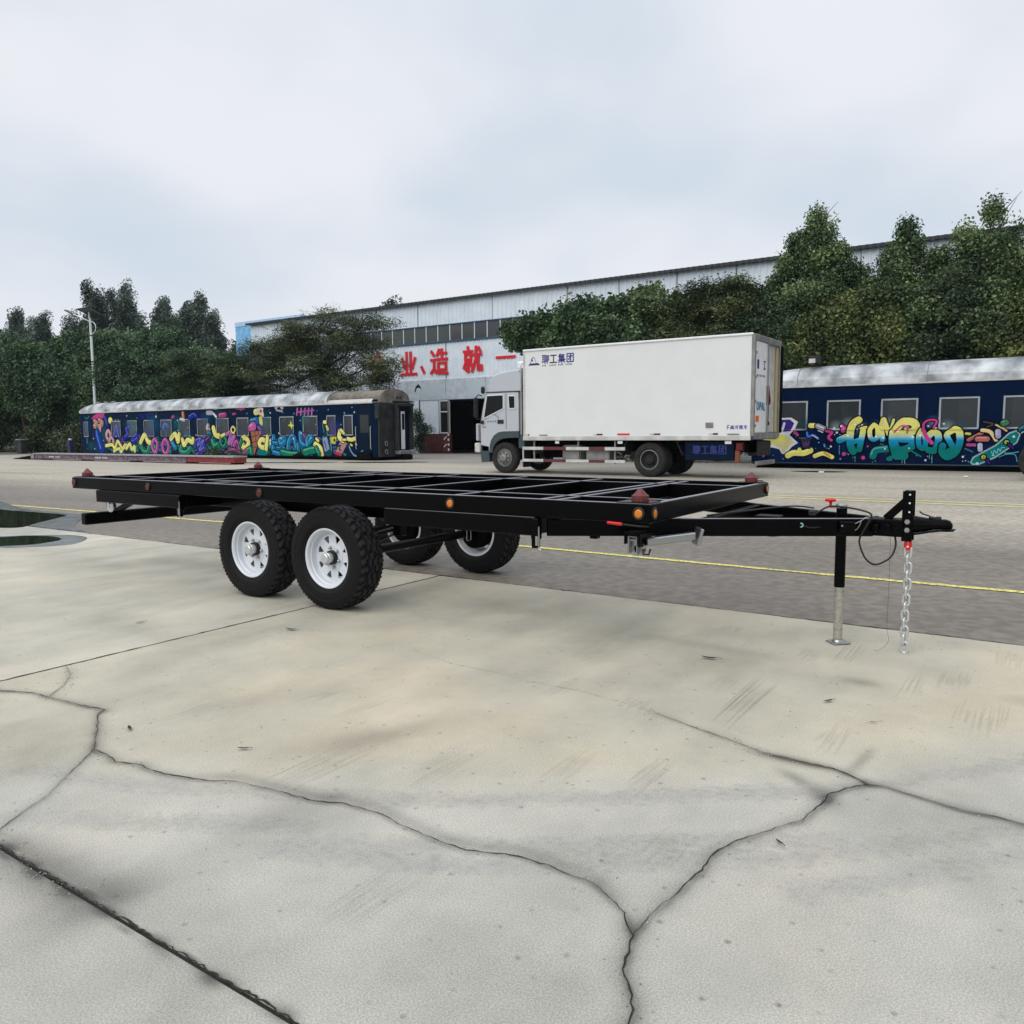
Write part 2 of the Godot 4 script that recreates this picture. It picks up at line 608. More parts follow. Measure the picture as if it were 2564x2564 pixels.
func materials() -> void:
	M.black = mat(Color(0.008, 0.009, 0.014), 0.3, 0.0, 0.22)
	M.sky_gloss = mat(Color(0.52, 0.52, 0.55), 0.5, 0.0, 0.5)  # pale colour painted for sky gloss on the trailer tops
	M.chain_zinc = mat(Color(0.78, 0.79, 0.79), 0.3, 0.6)
	M.matt_black = mat(Color(0.045, 0.045, 0.05), 0.6)
	M.dark = mat(Color(0.04, 0.042, 0.046), 0.9, 0.0, 0.2)
	M.rubber = mat(Color(0.055, 0.055, 0.06), 0.62, 0.0, 0.3)
	M.tread = mat(Color(0.17, 0.17, 0.18), 0.8, 0.0, 0.35)
	M.old_rubber = varied(Color(0.075, 0.075, 0.08), Color(0.14, 0.14, 0.14), 1.5, 0.9, 21, 0.015, 0.0, 0.0, false)
	M.white_rim = mat(Color(0.80, 0.82, 0.85), 0.3)
	M.white_rim.clearcoat_enabled = true
	M.white_rim.clearcoat = 0.4
	M.zinc = mat(Color(0.66, 0.67, 0.67), 0.28, 0.92)
	M.raw_steel = varied(Color(0.62, 0.61, 0.57), Color(0.72, 0.71, 0.68), 0.3, 0.4, 31, 0.02, 0.6, 0.0, false)
	M.amber = mat(Color(0.80, 0.46, 0.06), 0.25)
	M.red_lens = mat(Color(0.36, 0.04, 0.06), 0.25)
	M.red = mat(Color(0.80, 0.05, 0.08), 0.4)
	M.oxide = varied(Color(0.34, 0.12, 0.13), Color(0.44, 0.17, 0.18), 0.2, 0.45, 33, 0.02, 0.0, 0.0, false)
	M.cable = mat(Color(0.04, 0.04, 0.04), 0.45)
	M.glass = mat(Color(0.03, 0.035, 0.042), 0.06, 0.0, 0.35)
	M.truck_white = varied(Color(0.83, 0.84, 0.85), Color(0.87, 0.88, 0.88), 2.5, 0.35, 41, 0.012, 0.0, 0.0, false)
	M.cab = mat(Color(0.70, 0.72, 0.75), 0.3, 0.2)
	M.cab.clearcoat_enabled = true
	M.cab.clearcoat = 0.6
	M.cab_grey = mat(Color(0.19, 0.24, 0.26), 0.5)
	M.grey_metal = varied(Color(0.44, 0.44, 0.44), Color(0.54, 0.54, 0.53), 4.0, 0.5, 43, 0.015, 0.2, 0.0, false)
	M.light_metal = varied(Color(0.68, 0.68, 0.67), Color(0.77, 0.77, 0.76), 4.0, 0.45, 44, 0.015, 0.1, 0.0, false)
	M.wall_white = varied(Color(0.80, 0.845, 0.89), Color(0.84, 0.88, 0.915), 6.0, 0.6, 45, 0.01)
	M.wall_grey = varied(Color(0.66, 0.70, 0.75), Color(0.73, 0.77, 0.81), 3.0, 0.6, 46, 0.012)
	M.roof_edge = mat(Color(0.16, 0.18, 0.20), 0.6)
	M.blue_trim = mat(Color(0.18, 0.30, 0.42), 0.5)
	M.navy = mat(Color(0.012, 0.085, 0.17), 0.6, 0.0, 0.2)
	M.brick_red = varied(Color(0.27, 0.12, 0.13), Color(0.36, 0.16, 0.17), 3.0, 0.8, 47, 0.02)
	M.sign_red = mat(Color(0.80, 0.05, 0.15), 0.5)
	M.bark = varied(Color(0.17, 0.14, 0.11), Color(0.30, 0.26, 0.21), 0.8, 0.9, 51, 0.03, 0.0, 1.0, false)
	M.pole = mat(Color(0.80, 0.84, 0.84), 0.4)
	M.leaf = mat(Color.WHITE, 0.55, 0.0, 0.4)
	M.leaf.vertex_color_use_as_albedo = true
	M.leaf.cull_mode = BaseMaterial3D.CULL_DISABLED
	M.leaf.backlight_enabled = true
	M.leaf.backlight = Color(0.35, 0.45, 0.15)
	M.grime_end = varied(Color(0.11, 0.12, 0.125), Color(0.20, 0.21, 0.205), 5.0, 0.9, 53, 0.015)
	M.tan_metal = varied(Color(0.36, 0.34, 0.31), Color(0.50, 0.48, 0.44), 5.0, 0.75, 54, 0.015)
	M.frame_grey = mat(Color(0.62, 0.65, 0.67), 0.4, 0.3)
	M.coach_glass = mat(Color(0.115, 0.135, 0.15), 0.12, 0.0, 0.5)
	M.silver_roof = varied(Color(0.40, 0.42, 0.44), Color(0.78, 0.80, 0.82), 6.0, 0.5, 55, 0.010, 0.1)
	M.yellow_paint = varied(Color(0.66, 0.62, 0.34), Color(0.93, 0.90, 0.52), 0.9, 0.7, 56, 0.03)
	M.white_paint = varied(Color(0.72, 0.71, 0.66), Color(0.84, 0.83, 0.78), 0.7, 0.7, 57, 0.03)
	M.faded_paint = varied(Color(0.84, 0.80, 0.52), Color(0.92, 0.89, 0.62), 0.7, 0.7, 59, 0.03)
	M.crack = varied(Color(0.10, 0.095, 0.085), Color(0.20, 0.19, 0.17), 0.15, 1.0, 58, 0.04)
	M.water = mat(Color(0.10, 0.105, 0.085), 0.05, 0.0, 0.45)
	M.maroon = varied(Color(0.34, 0.27, 0.32), Color(0.46, 0.41, 0.46), 4.0, 0.85, 61, 0.02)
	M.fresh_red = varied(Color(0.42, 0.13, 0.14), Color(0.54, 0.19, 0.20), 2.0, 0.75, 63)
	M.deck_steel = varied(Color(0.48, 0.47, 0.48), Color(0.60, 0.59, 0.60), 3.0, 0.8, 62, 0.015)


# ------------------------------------------------------------------ ground
func blot(dark: PackedFloat32Array, w: int, h: int, c: Vector2, r: Vector2, turn: float, amount: float) -> void:
	# a soft-edged stain in the slab picture (metres)
	var R := maxf(r.x, r.y) * 1.6
	var kx := w / 14.0
	var kz := h / 7.0
	var cs := cos(turn)
	var sn := sin(turn)
	for y in range(maxi(0, int((c.y - R + 5.65) * kz)), mini(h, int((c.y + R + 5.65) * kz))):
		for x in range(maxi(0, int((c.x - R + 11.2) * kx)), mini(w, int((c.x + R + 11.2) * kx))):
			var d := Vector2(x / kx - 11.2 - c.x, y / kz - 5.65 - c.y)
			var e := Vector2((d.x * cs + d.y * sn) / r.x, (-d.x * sn + d.y * cs) / r.y).length_squared()
			if e < 2.5:
				dark[y * w + x] += 1.35 * amount * exp(-e * 1.5)


func ink(im: Image, p: Vector2, half: float, col: Color, a: float) -> void:
	# blends a small soft square into the slab picture (metres)
	var kx := im.get_width() / 14.0
	var kz := im.get_height() / 7.0
	var x0 := (p.x - half + 11.2) * kx
	var x1 := (p.x + half + 11.2) * kx
	var y0 := (p.y - half + 5.65) * kz
	var y1 := (p.y + half + 5.65) * kz
	for y in range(int(y0), int(y1) + 1):
		var cy := clampf(minf(y + 1.0, y1) - maxf(y, y0), 0, 1)
		for x in range(int(x0), int(x1) + 1):
			if x < 0 or y < 0 or x >= im.get_width() or y >= im.get_height():
				continue
			var cx := clampf(minf(x + 1.0, x1) - maxf(x, x0), 0, 1)
			im.set_pixel(x, y, im.get_pixel(x, y).lerp(col, a * cx * cy))


const CRACKS := [
	[0.010, [-4.60, -1.83, -4.43, -1.84, -4.34, -1.88, -4.23, -1.92, -4.09, -1.93, -3.87, -1.95, -3.69, -1.98, -3.65, -1.93, -3.48, -1.83, -3.33, -1.74, -3.25, -1.69, -3.15, -1.69, -3.05, -1.67, -2.95, -1.71, -2.85, -1.70]],
	[0.010, [-2.85, -1.70, -2.74, -1.72, -2.60, -1.76, -2.48, -1.82, -2.29, -1.85, -2.11, -1.87, -2.03, -1.91, -1.86, -1.93, -1.76, -1.91, -1.66, -1.90, -1.56, -1.89, -1.46, -1.90, -1.30, -1.96, -1.18, -1.96, -1.04, -1.95, -0.98, -1.92, -0.90, -1.87, -0.84, -1.79, -0.80, -1.66, -0.72, -1.55, -0.70, -1.40, -0.62, -1.25, -0.60, -1.10]],
	[0.006, [-3.25, -1.69, -3.18, -1.61, -3.07, -1.48, -2.97, -1.37, -2.91, -1.26, -2.84, -1.15, -2.80, -1.10]],
	[0.005, [-4.60, -2.26, -4.46, -2.21, -4.36, -2.16, -4.24, -2.07, -4.12, -1.94]],
	[0.0035, [-3.13, -3.58, -2.77, -3.48, -2.43, -3.47, -2.18, -3.44, -1.91, -3.45, -1.70, -3.41, -1.49, -3.37]],
	[0.006, [-1.49, -3.37, -1.24, -3.28, -1.07, -3.23, -0.91, -3.17]],
	[0.010, [-0.91, -3.17, -0.77, -3.16, -0.64, -3.16, -0.53, -3.11, -0.50, -3.08, -0.45, -3.10, -0.37, -3.08, -0.28, -3.06, -0.19, -3.04, -0.09, -3.05, 0.10, -3.02, 0.40, -3.05, 0.8, -2.98]],
	[0.009, [-0.50, -3.08, -0.55, -3.02, -0.60, -2.92, -0.60, -2.84, -0.62, -2.75, -0.63, -2.67, -0.67, -2.61, -0.72, -2.51, -0.77, -2.42, -0.80, -2.33, -0.81, -2.28, -0.80, -2.19, -0.81, -2.13, -0.82, -2.02, -0.84, -1.90, -0.84, -1.79]],
]


func slab_picture() -> ImageTexture:
	var w := 1024
	var h := 512
	var broad := FastNoiseLite.new()
	broad.seed = 3
	broad.frequency = 0.006
	broad.fractal_octaves = 5
	var b := broad.get_image(w, h)
	var streak := FastNoiseLite.new()
	streak.seed = 4
	streak.frequency = 0.02
	streak.fractal_octaves = 4
	var s0 := streak.get_image(w, 128)
	s0.resize(w, h, Image.INTERPOLATE_CUBIC)       # stretched across the slabs: the pour and the broom ran that way
	var fine := FastNoiseLite.new()
	fine.seed = 8
	fine.frequency = 0.16
	fine.fractal_octaves = 3
	var g := fine.get_image(w, h)
	var dark := PackedFloat32Array()
	dark.resize(w * h)
	blot(dark, w, h, Vector2(-2.32, -2.52), Vector2(0.42, 0.13), -1.15, 0.26)
	blot(dark, w, h, Vector2(-2.55, -2.2), Vector2(0.4, 0.2), -0.6, 0.10)
	blot(dark, w, h, Vector2(-3.2, -2.45), Vector2(0.5, 0.16), -0.9, 0.10)
	blot(dark, w, h, Vector2(-0.76, -4.37), Vector2(0.12, 0.08), 0.0, 0.25)
	blot(dark, w, h, Vector2(-0.57, -3.3), Vector2(0.03, 0.2), 0.1, 0.28)
	blot(dark, w, h, Vector2(-0.74, -3.0), Vector2(0.1, 0.04), 0.6, 0.3)
	blot(dark, w, h, Vector2(-0.62, -2.9), Vector2(0.10, 0.06), 0.9, 0.35)
	blot(dark, w, h, Vector2(-0.8, -3.16), Vector2(0.2, 0.05), 0.0, 0.30)
	blot(dark, w, h, Vector2(-0.06, -4.47), Vector2(0.12, 0.1), 0.0, 0.2)
	blot(dark, w, h, Vector2(-1.66, -4.62), Vector2(0.4, 0.1), 0.1, 0.14)
	blot(dark, w, h, Vector2(-5.2, -4.3), Vector2(0.9, 0.35), 0.3, 0.12)
	blot(dark, w, h, Vector2(-6.6, -4.9), Vector2(1.4, 0.25), 0.0, 0.14)
	blot(dark, w, h, Vector2(-8.6, -4.3), Vector2(1.6, 0.4), 0.2, 0.10)
	blot(dark, w, h, Vector2(-5.5, -3.1), Vector2(0.9, 0.2), 0.3, 0.10)
	blot(dark, w, h, Vector2(-3.3, -4.9), Vector2(0.8, 0.2), 0.0, 0.10)
	# dirt that has gathered beside the cracks, wider on one side
	for c in CRACKS:
		var q: Array = c[1]
		for i in range(0, q.size() - 2, 2):
			var a := Vector2(q[i], q[i + 1])
			var e := Vector2(q[i + 2], q[i + 3])
			var big: float = c[0] / 0.010
			if c[0] < 0.005:
				continue
			var away := Vector2(0.02, 0.025) * (1.5 if a.x > -2.6 and a.x < -0.9 and a.y > -2.2 else 0.3)
			blot(dark, w, h, (a + e) * 0.5 - away, Vector2(maxf(a.distance_to(e) * 0.75, 0.05), 0.045), (e - a).angle(), 0.20 * big)
			blot(dark, w, h, (a + e) * 0.5, Vector2(maxf(a.distance_to(e) * 0.7, 0.04), 0.014), (e - a).angle(), 0.22 * big)
	for i in 60:
		blot(dark, w, h, Vector2(-3.0 + i * 0.06, -1.10 + 0.012 * sin(i * 2.3)), Vector2(0.05, 0.018 + 0.012 * sin(i * 1.7)), 0.0, 0.30 + 0.15 * sin(i * 3.1))
	for i in 7:
		blot(dark, w, h, Vector2(-2.75 + i * 0.1, -1.12), Vector2(0.1, 0.09 + 0.012 * i), 0.0, 0.28)
	var bytes := PackedByteArray()
	bytes.resize(w * h * 3)
	var bb := b.get_data()
	var sb := s0.get_data()
	var gb := g.get_data()
	broad.seed = 23
	broad.frequency = 0.022
	var hb := broad.get_image(w, h).get_data()
	var warm := Vector3(0.525, 0.495, 0.405)
	var cool := Vector3(0.500, 0.487, 0.440)
	var ochre := Vector3(0.51, 0.44, 0.33)
	for y in h:
		var z := y / (h / 7.0) - 5.65
		for x in w:
			var i := y * w + x
			var X := x / (w / 14.0) - 11.2
			var t := X + 3.3
			var edge := -1.43 - 0.45 * t - 0.07 * t * t
			var k1 := clampf((z - edge) * 2.2 + 0.5 + (bb[i] - 128) * 0.006, 0, 1)
			var col := warm.lerp(cool, k1)
			var n1 := (bb[i] - 128) / 128.0
			var n2 := (sb[i] - 128) / 128.0
			var n3 := (gb[i] - 128) / 128.0
			col = col.lerp(ochre, clampf(n1 * 0.9 + n2 * 0.5, 0.0, 0.6) * (1.0 - k1 * 0.5))
			var lum := 1.0 + n1 * 0.17 + n2 * 0.14 + (hb[i] - 128) / 128.0 * 0.12 + n3 * 0.035 - dark[i]
			if X < -4.6:
				lum *= 1.03
				col = col.lerp(Vector3(0.545, 0.528, 0.46), 0.5)
			col *= maxf(lum, 0.2)
			var c3 := Color(col.x, col.y, col.z).linear_to_srgb()
			bytes[3 * i] = int(clampf(c3.r, 0, 1) * 255)
			bytes[3 * i + 1] = int(clampf(c3.g, 0, 1) * 255)
			bytes[3 * i + 2] = int(clampf(c3.b, 0, 1) * 255)
	var im := Image.create_from_data(w, h, false, Image.FORMAT_RGB8, bytes)
	im.resize(2048, 1024, Image.INTERPOLATE_CUBIC)
	var r := rng(17)
	# broom and scraper grooves: bundles of thin lines, all running the same way
	for q in [[-1.24, -4.28, 1.03, 12, 0.012, 0.55], [-2.06, -3.73, 0.56, 7, 0.014, 0.35], [-1.66, -3.55, 0.25, 9, 0.014, 0.4], [-0.76, -3.72, 0.5, 8, 0.014, 0.35], [-0.42, -4.88, 0.46, 9, 0.016, 0.4], [-0.30, -4.4, 0.6, 12, 0.018, 0.35],
			[-1.76, -5.25, 0.24, 9, 0.014, 0.45], [-1.25, -2.95, 0.45, 8, 0.012, 0.4], [-1.16, -4.9, 0.32, 7, 0.016, 0.35], [-2.42, -2.35, 0.55, 14, 0.013, 0.35], [-0.98, -5.35, 0.75, 9, 0.015, 0.35], [-0.56, -4.75, 0.66, 6, 0.014, 0.35],
			[-3.0, -2.85, 0.3, 6, 0.013, 0.4], [-2.7, -2.95, 0.5, 5, 0.016, 0.3], [-2.0, -2.6, 0.5, 12, 0.012, 0.3], [-1.55, -2.9, 0.5, 8, 0.013, 0.25], [-3.35, -2.5, 0.5, 6, 0.013, 0.25], [-2.3, -4.5, 0.6, 10, 0.015, 0.2],
			[-1.4, -4.3, 0.5, 7, 0.015, 0.25], [-1.9, -5.1, 0.5, 12, 0.014, 0.2], [-3.4, -3.4, 0.7, 10, 0.015, 0.2], [-0.2, -5.5, 0.5, 12, 0.014, 0.3], [-0.7, -5.45, 0.4, 10, 0.014, 0.3], [-1.0, -2.4, 0.35, 10, 0.012, 0.25], [-1.6, -1.75, 0.4, 12, 0.012, 0.3]]:
		for i in int(q[3]):
			var x: float = q[0] + i * q[4] + r.randf_range(-0.002, 0.002)
			var z0: float = q[1] + r.randf_range(0.0, 0.35) * q[2]
			var z1: float = q[1] + q[2] * r.randf_range(0.6, 1.0)
			var z := z0
			var lean := r.randf_range(-0.03, 0.03)
			while z < z1:
				var fade := sin(PI * (z - z0) / maxf(z1 - z0, 0.01))
				ink(im, Vector2(x + lean * (z - z0), z), 0.0026, Color(0.33, 0.31, 0.28), q[5] * fade * r.randf_range(0.4, 1.0) * 0.8)
				z += 0.005
	# tyre tracks: two rows of lug prints and a rubbed middle
	for q in [[-3.31, -1.43, -2.79, -1.59, -2.31, -1.83, -1.86, -2.05, -1.51, -2.28, -1.10, -2.58, -0.68, -2.91, -0.38, -3.19, -0.03, -3.63, 0.4, -4.2], [-1.98, -1.56, -1.5, -1.77, -1.06, -2.08, -0.58, -2.43, -0.01, -3.0, 0.4, -3.45], [-1.97, -1.62, -1.38, -1.97, -0.89, -2.32, -0.5, -2.62], [-2.9, -1.2, -2.4, -1.5, -1.97, -1.75], [-0.55, -2.2, -0.1, -2.7, 0.3, -3.2]]:
		for i in range(0, q.size() - 2, 2):
			var a := Vector2(q[i], q[i + 1])
			var e := Vector2(q[i + 2], q[i + 3])
			var d := (e - a).normalized()
			var nn := Vector2(-d.y, d.x)
			var s := 0.0
			while s < a.distance_to(e):
				var p := a + d * s
				ink(im, p + nn * r.randf_range(-0.03, 0.03), 0.04, Color(0.52, 0.52, 0.515), 0.022)
				for row in [-0.05, -0.02, 0.015, 0.05]:
					if r.randf() < 0.9 - absf(row) * 4.0 + 0.3 * sin(p.x * 5.0):
						ink(im, p + nn * (row + r.randf_range(-0.016, 0.016)), r.randf_range(0.006, 0.012), Color(0.50, 0.50, 0.50), r.randf_range(0.03, 0.16))
				s += r.randf_range(0.008, 0.022)
	# specks
	for i in 900:
		ink(im, Vector2(r.randf_range(-6.0, 0.5), r.randf_range(-5.6, -1.0)), r.randf_range(0.003, 0.006), Color(0.30, 0.28, 0.25), r.randf_range(0.2, 0.6))
	im.generate_mipmaps()
	return ImageTexture.create_from_image(im)


func yard_picture() -> ImageTexture:
	# the darker old concrete: X from -62 to 18, Z from -41 to -5.6
	var w := 1024
	var h := 1024
	var f1 := FastNoiseLite.new()
	f1.seed = 14
	f1.frequency = 0.008
	f1.fractal_octaves = 5
	var a := f1.get_image(w, h).get_data()
	f1.seed = 15
	f1.frequency = 0.025
	var s := f1.get_image(w, 256)
	s.resize(w, h, Image.INTERPOLATE_CUBIC)
	s.rotate_90(CLOCKWISE)
	var b := s.get_data()
	f1.seed = 16
	f1.frequency = 0.25
	f1.fractal_octaves = 2
	var c := f1.get_image(w, h).get_data()
	var bytes := PackedByteArray()
	bytes.resize(w * h * 3)
	for y in h:
		var z := -41.0 + 35.4 * y / h
		# the traffic lane is stained dark; beyond it, grazing sheen is painted as paler colour
		var lane := smoothstep(-13.5, -8.5, z)
		var far := smoothstep(-24.0, -30.0, z)
		for x in w:
			var i := y * w + x
			var n1 := (a[i] - 128) / 128.0
			var n2 := (b[i] - 128) / 128.0
			var n3 := (c[i] - 128) / 128.0
			var k := clampf(lane + n1 * 0.35, 0, 1)
			var col := Vector3(0.45, 0.41, 0.335).lerp(Vector3(0.185, 0.162, 0.135), k)
			col = col.lerp(Vector3(0.30, 0.29, 0.27), far * 0.7)
			col *= 1.0 + n1 * 0.28 + n2 * 0.12 + n3 * 0.06
			var q := Color(col.x, col.y, col.z).linear_to_srgb()
			bytes[3 * i] = int(clampf(q.r, 0, 1) * 255)
			bytes[3 * i + 1] = int(clampf(q.g, 0, 1) * 255)
			bytes[3 * i + 2] = int(clampf(q.b, 0, 1) * 255)
	var im := Image.create_from_data(w, h, false, Image.FORMAT_RGB8, bytes)
	im.generate_mipmaps()
	return ImageTexture.create_from_image(im)


func ribbon(q: Array, width: float, y: float, rough: float, seed_: int, step := 0.03) -> Sh:
	# a flat strip on the ground with a broken edge
	var s := Sh.new()
	var r := rng(seed_)
	var pts := []
	for i in range(0, q.size() - 2, 2):
		var a := Vector2(q[i], q[i + 1])
		var b := Vector2(q[i + 2], q[i + 3])
		var m := maxi(1, int(a.distance_to(b) / step))
		for k in m:
			pts.append(a.lerp(b, float(k) / m))
	pts.append(Vector2(q[q.size() - 2], q[q.size() - 1]))
	var l := []
	var rr := []
	for i in pts.size():
		var d: Vector2 = (pts[mini(i + 1, pts.size() - 1)] - pts[maxi(i - 1, 0)]).normalized()
		var nn := Vector2(-d.y, d.x)
		var c: Vector2 = pts[i] + nn * r.randf_range(-1, 1) * rough * width
		var w := width * 0.5 * (1.0 - rough * r.randf_range(0.0, 0.9)) * (0.75 + 0.45 * sin(i * 0.21 + seed_) * rough)
		l.append(Vector3(c.x + nn.x * w, y, c.y + nn.y * w))
		rr.append(Vector3(c.x - nn.x * w, y, c.y - nn.y * w))
	for i in pts.size() - 1:
		s.quad(l[i], l[i + 1], rr[i + 1], rr[i], Vector3.UP)
	return s


func flat_poly(q: Array, y: float) -> Sh:
	var p := PackedVector2Array()
	for i in range(0, q.size(), 2):
		p.append(Vector2(q[i], q[i + 1]))
	var s := Sh.new()
	var idx := Geometry2D.triangulate_polygon(p)
	for i in range(0, idx.size(), 3):
		var a := p[idx[i]]
		var b := p[idx[i + 1]]
		var c := p[idx[i + 2]]
		s.t3(Vector3(a.x, y, a.y), Vector3(b.x, y, b.y), Vector3(c.x, y, c.y), Vector3.UP, Vector3.UP, Vector3.UP)
	return s


func smooth_loop(q: Array, n := 5) -> Array:
	var m := q.size() / 2
	var out := []
	for i in m:
		var p := []
		for k in [-1, 0, 1, 2]:
			var j: int = ((i + k) + m) % m
			p.append(Vector2(q[2 * j], q[2 * j + 1]))
		for k in n:
			var v: Vector2 = p[1].cubic_interpolate(p[2], p[0], p[3], float(k) / n)
			out.append(v.x)
			out.append(v.y)
	return out


func ground() -> void:
	var earth := varied(Color(0.30, 0.29, 0.25), Color(0.40, 0.38, 0.33), 9.0, 0.95, 71, 0.02)
	var g := Sh.new()
	g.quad(Vector3(-900, -0.014, -900), Vector3(900, -0.014, -900), Vector3(900, -0.014, 300), Vector3(-900, -0.014, 300), Vector3.UP)
	tag(part("ground", g, earth, self), "", "", "", "structure")
	# old concrete yard
	var ym := mat(Color.WHITE, 0.62, 0.0, 0.5)
	ym.albedo_texture = yard_picture()
	ym.normal_enabled = true
	ym.normal_texture = noise_tex(77, 0.05, Color.BLACK, Color.WHITE, 5, 1024, true)
	ym.normal_scale = 0.07
	ym.detail_enabled = true
	ym.detail_blend_mode = BaseMaterial3D.BLEND_MODE_MUL
	ym.detail_uv_layer = BaseMaterial3D.DETAIL_UV_2
	ym.detail_albedo = noise_tex(78, 0.03, Color(0.84, 0.84, 0.84), Color(1, 1, 1), 5, 1024)
	ym.uv2_triplanar = true
	ym.uv2_world_triplanar = true
	ym.uv2_scale = Vector3.ONE * 0.22
	var y := Sh.new()
	# its edge against the pale slabs is chipped
	var r := rng(5)
	var x := -62.0
	var step := 1.0
	while x < 18.0:
		step = 0.09 if x > -14.0 and x < 3.0 else 1.0
		var e0 := -5.655 + edge_wave(x)
		var e1 := -5.655 + edge_wave(x + step)
		y.quad(Vector3(x, -0.004, -41), Vector3(x + step, -0.004, -41), Vector3(x + step, -0.004, e1), Vector3(x, -0.004, e0), Vector3.UP)
		x += step
	y.map_xz(-62, -41, 80, 35.4)
	tag(part("yard_pavement", y, ym, self), "", "", "", "structure")

	# pale slabs
	var sm := mat(Color.WHITE, 0.72, 0.0, 0.45)
	sm.albedo_texture = slab_picture()
	sm.normal_enabled = true
	sm.normal_texture = noise_tex(79, 0.12, Color.BLACK, Color.WHITE, 4, 1024, true)
	sm.normal_scale = 0.015
	sm.detail_enabled = true
	sm.detail_blend_mode = BaseMaterial3D.BLEND_MODE_MUL
	sm.detail_uv_layer = BaseMaterial3D.DETAIL_UV_2
	sm.detail_albedo = noise_tex(80, 0.17, Color(0.84, 0.84, 0.83), Color(1, 1, 1), 4, 1024)
	sm.uv2_triplanar = true
	sm.uv2_world_triplanar = true
	sm.uv2_scale = Vector3.ONE * 0.8
	var ap := holder("concrete_apron", self)
	tag(ap, "", "", "", "structure")
	for zz in [[-5.65, -1.105], [-1.095, 3.45]]:
		for xx in [[-22.79, -18.255], [-18.245, -13.705], [-13.695, -9.155], [-9.145, -4.61], [-4.598, -0.06 + 0.6], [0.552, 5.1]]:
			var s := span(xx[0], xx[1], -0.12, 0.0, zz[0], zz[1], 0.006)
			s.map_xz(-11.2, -5.65, 14.0, 7.0)
			part("slab", s, sm, ap)
	var i := 0
	for c in CRACKS:
		part("crack", ribbon(c[1], c[0] * 0.6, 0.0025, 0.75, 100 + i, 0.022), M.crack, ap)
		i += 1
	part("joint_filler", span(-22, 5, -0.1, -0.006, -1.106, -1.094), M.crack, ap)
	part("joint_filler", ribbon([-4.603, 3.4, -4.603, -2.0, -4.604, -5.62], 0.022, 0.0012, 0.3, 142, 0.05), M.crack, ap)
	# broken edge with crumbs along the front joint
	part("crack", ribbon([-3.2, -1.1, -2.71, -1.1, -2.61, -1.1, -2.23, -1.1, -1.6, -1.1, 5, -1.1], 0.010, 0.0028, 0.55, 140, 0.014), M.crack, ap)
	part("crack", ribbon([-13, -5.64, -9, -5.65, -4, -5.65, 1.5, -5.65], 0.018, 0.003, 0.85, 141, 0.03), M.crack, ap)

	# grit that has come out of the cracks
	var gr := MultiMesh.new()
	gr.transform_format = MultiMesh.TRANSFORM_3D
	gr.use_colors = true
	var st := Sh.new()
	st.facets([Vector2(0.0, 0.8), Vector2(0.5, 1.0), Vector2(1.0, 0.5), Vector2(1.1, 0.0)], Vector3.ZERO, 5)
	gr.mesh = st.mesh()
	gr.instance_count = 900
	var gm := mat(Color.WHITE, 0.9)
	gm.vertex_color_use_as_albedo = true
	for k in 900:
		var q: Array = CRACKS[r.randi() % CRACKS.size()][1] if r.randf() < 0.7 else [r.randf_range(-6, 0.5), r.randf_range(-5.5, -1.1)]
		if r.randf() < 0.12:
			q = [-2.7 + 0.5 * r.randf(), -1.1]
		var at := 2 * (r.randi() % (q.size() / 2))
		var sz := r.randf_range(0.0012, 0.0035)
		gr.set_instance_transform(k, Transform3D(Basis(Vector3.UP, r.randf() * TAU).scaled(Vector3(sz, sz * 0.7, sz * r.randf_range(0.6, 1.2))), Vector3(q[at] + r.randfn() * 0.035, 0.0, q[at + 1] + r.randfn() * 0.025)))
		var lum := r.randf_range(0.12, 0.45)
		gr.set_instance_color(k, Color(lum, lum * 0.95, lum * 0.85))
	var go := MultiMeshInstance3D.new()
	go.name = "grit"
	go.multimesh = gr
	go.material_override = gm
	add_child(go, true)
	tag(go, "fine grit and crumbs scattered along the cracks", "grit", "", "stuff")

	# painted lines, worn through in places
	var lines := [["yellow_line", [-34, -7.1, -16.5, -7.23, -11.53, -7.42, -5.23, -7.66, -2.2, -7.56], 0.13, M.yellow_paint], ["yellow_line", [-2.2, -7.56, -1.7, -7.55], 0.085, M.yellow_paint], ["yellow_line", [-1.7, -7.55, -0.53, -7.54, 2.5, -7.5, 9, -7.45], 0.125, M.yellow_paint],
		["yellow_line", [-60, -13.2, -33, -14.22, -27.8, -14.5, -14, -15.4, -4.7, -15.95, -1.2, -15.9, 8, -15.7], 0.16, M.faded_paint], ["yellow_line", [-20, -15.5, -9, -16.2, -4.7, -16.45, -1.2, -16.4, 8, -16.2], 0.15, M.faded_paint],
		["white_line", [-26.2, -10.55, -24.7, -10.64], 0.09, M.white_paint], ["white_line", [-22.95, -10.72, -21.6, -10.82], 0.09, M.white_paint], ["white_line", [-3.1, -19.86, -1.0, -19.77, 3, -19.6], 0.08, M.white_paint], ["white_line", [-6.5, -23.6, -0.4, -23.37, 6, -23.2], 0.10, M.white_paint], ["white_line", [-44, -17.5, -36, -17.8], 0.09, M.white_paint]]
	for q in lines:
		var o := part(q[0], ribbon(q[1], q[2], 0.0015, 0.07, 150 + i, 0.06), q[3], self)
		tag(o, "", "", "", "structure")
		i += 1
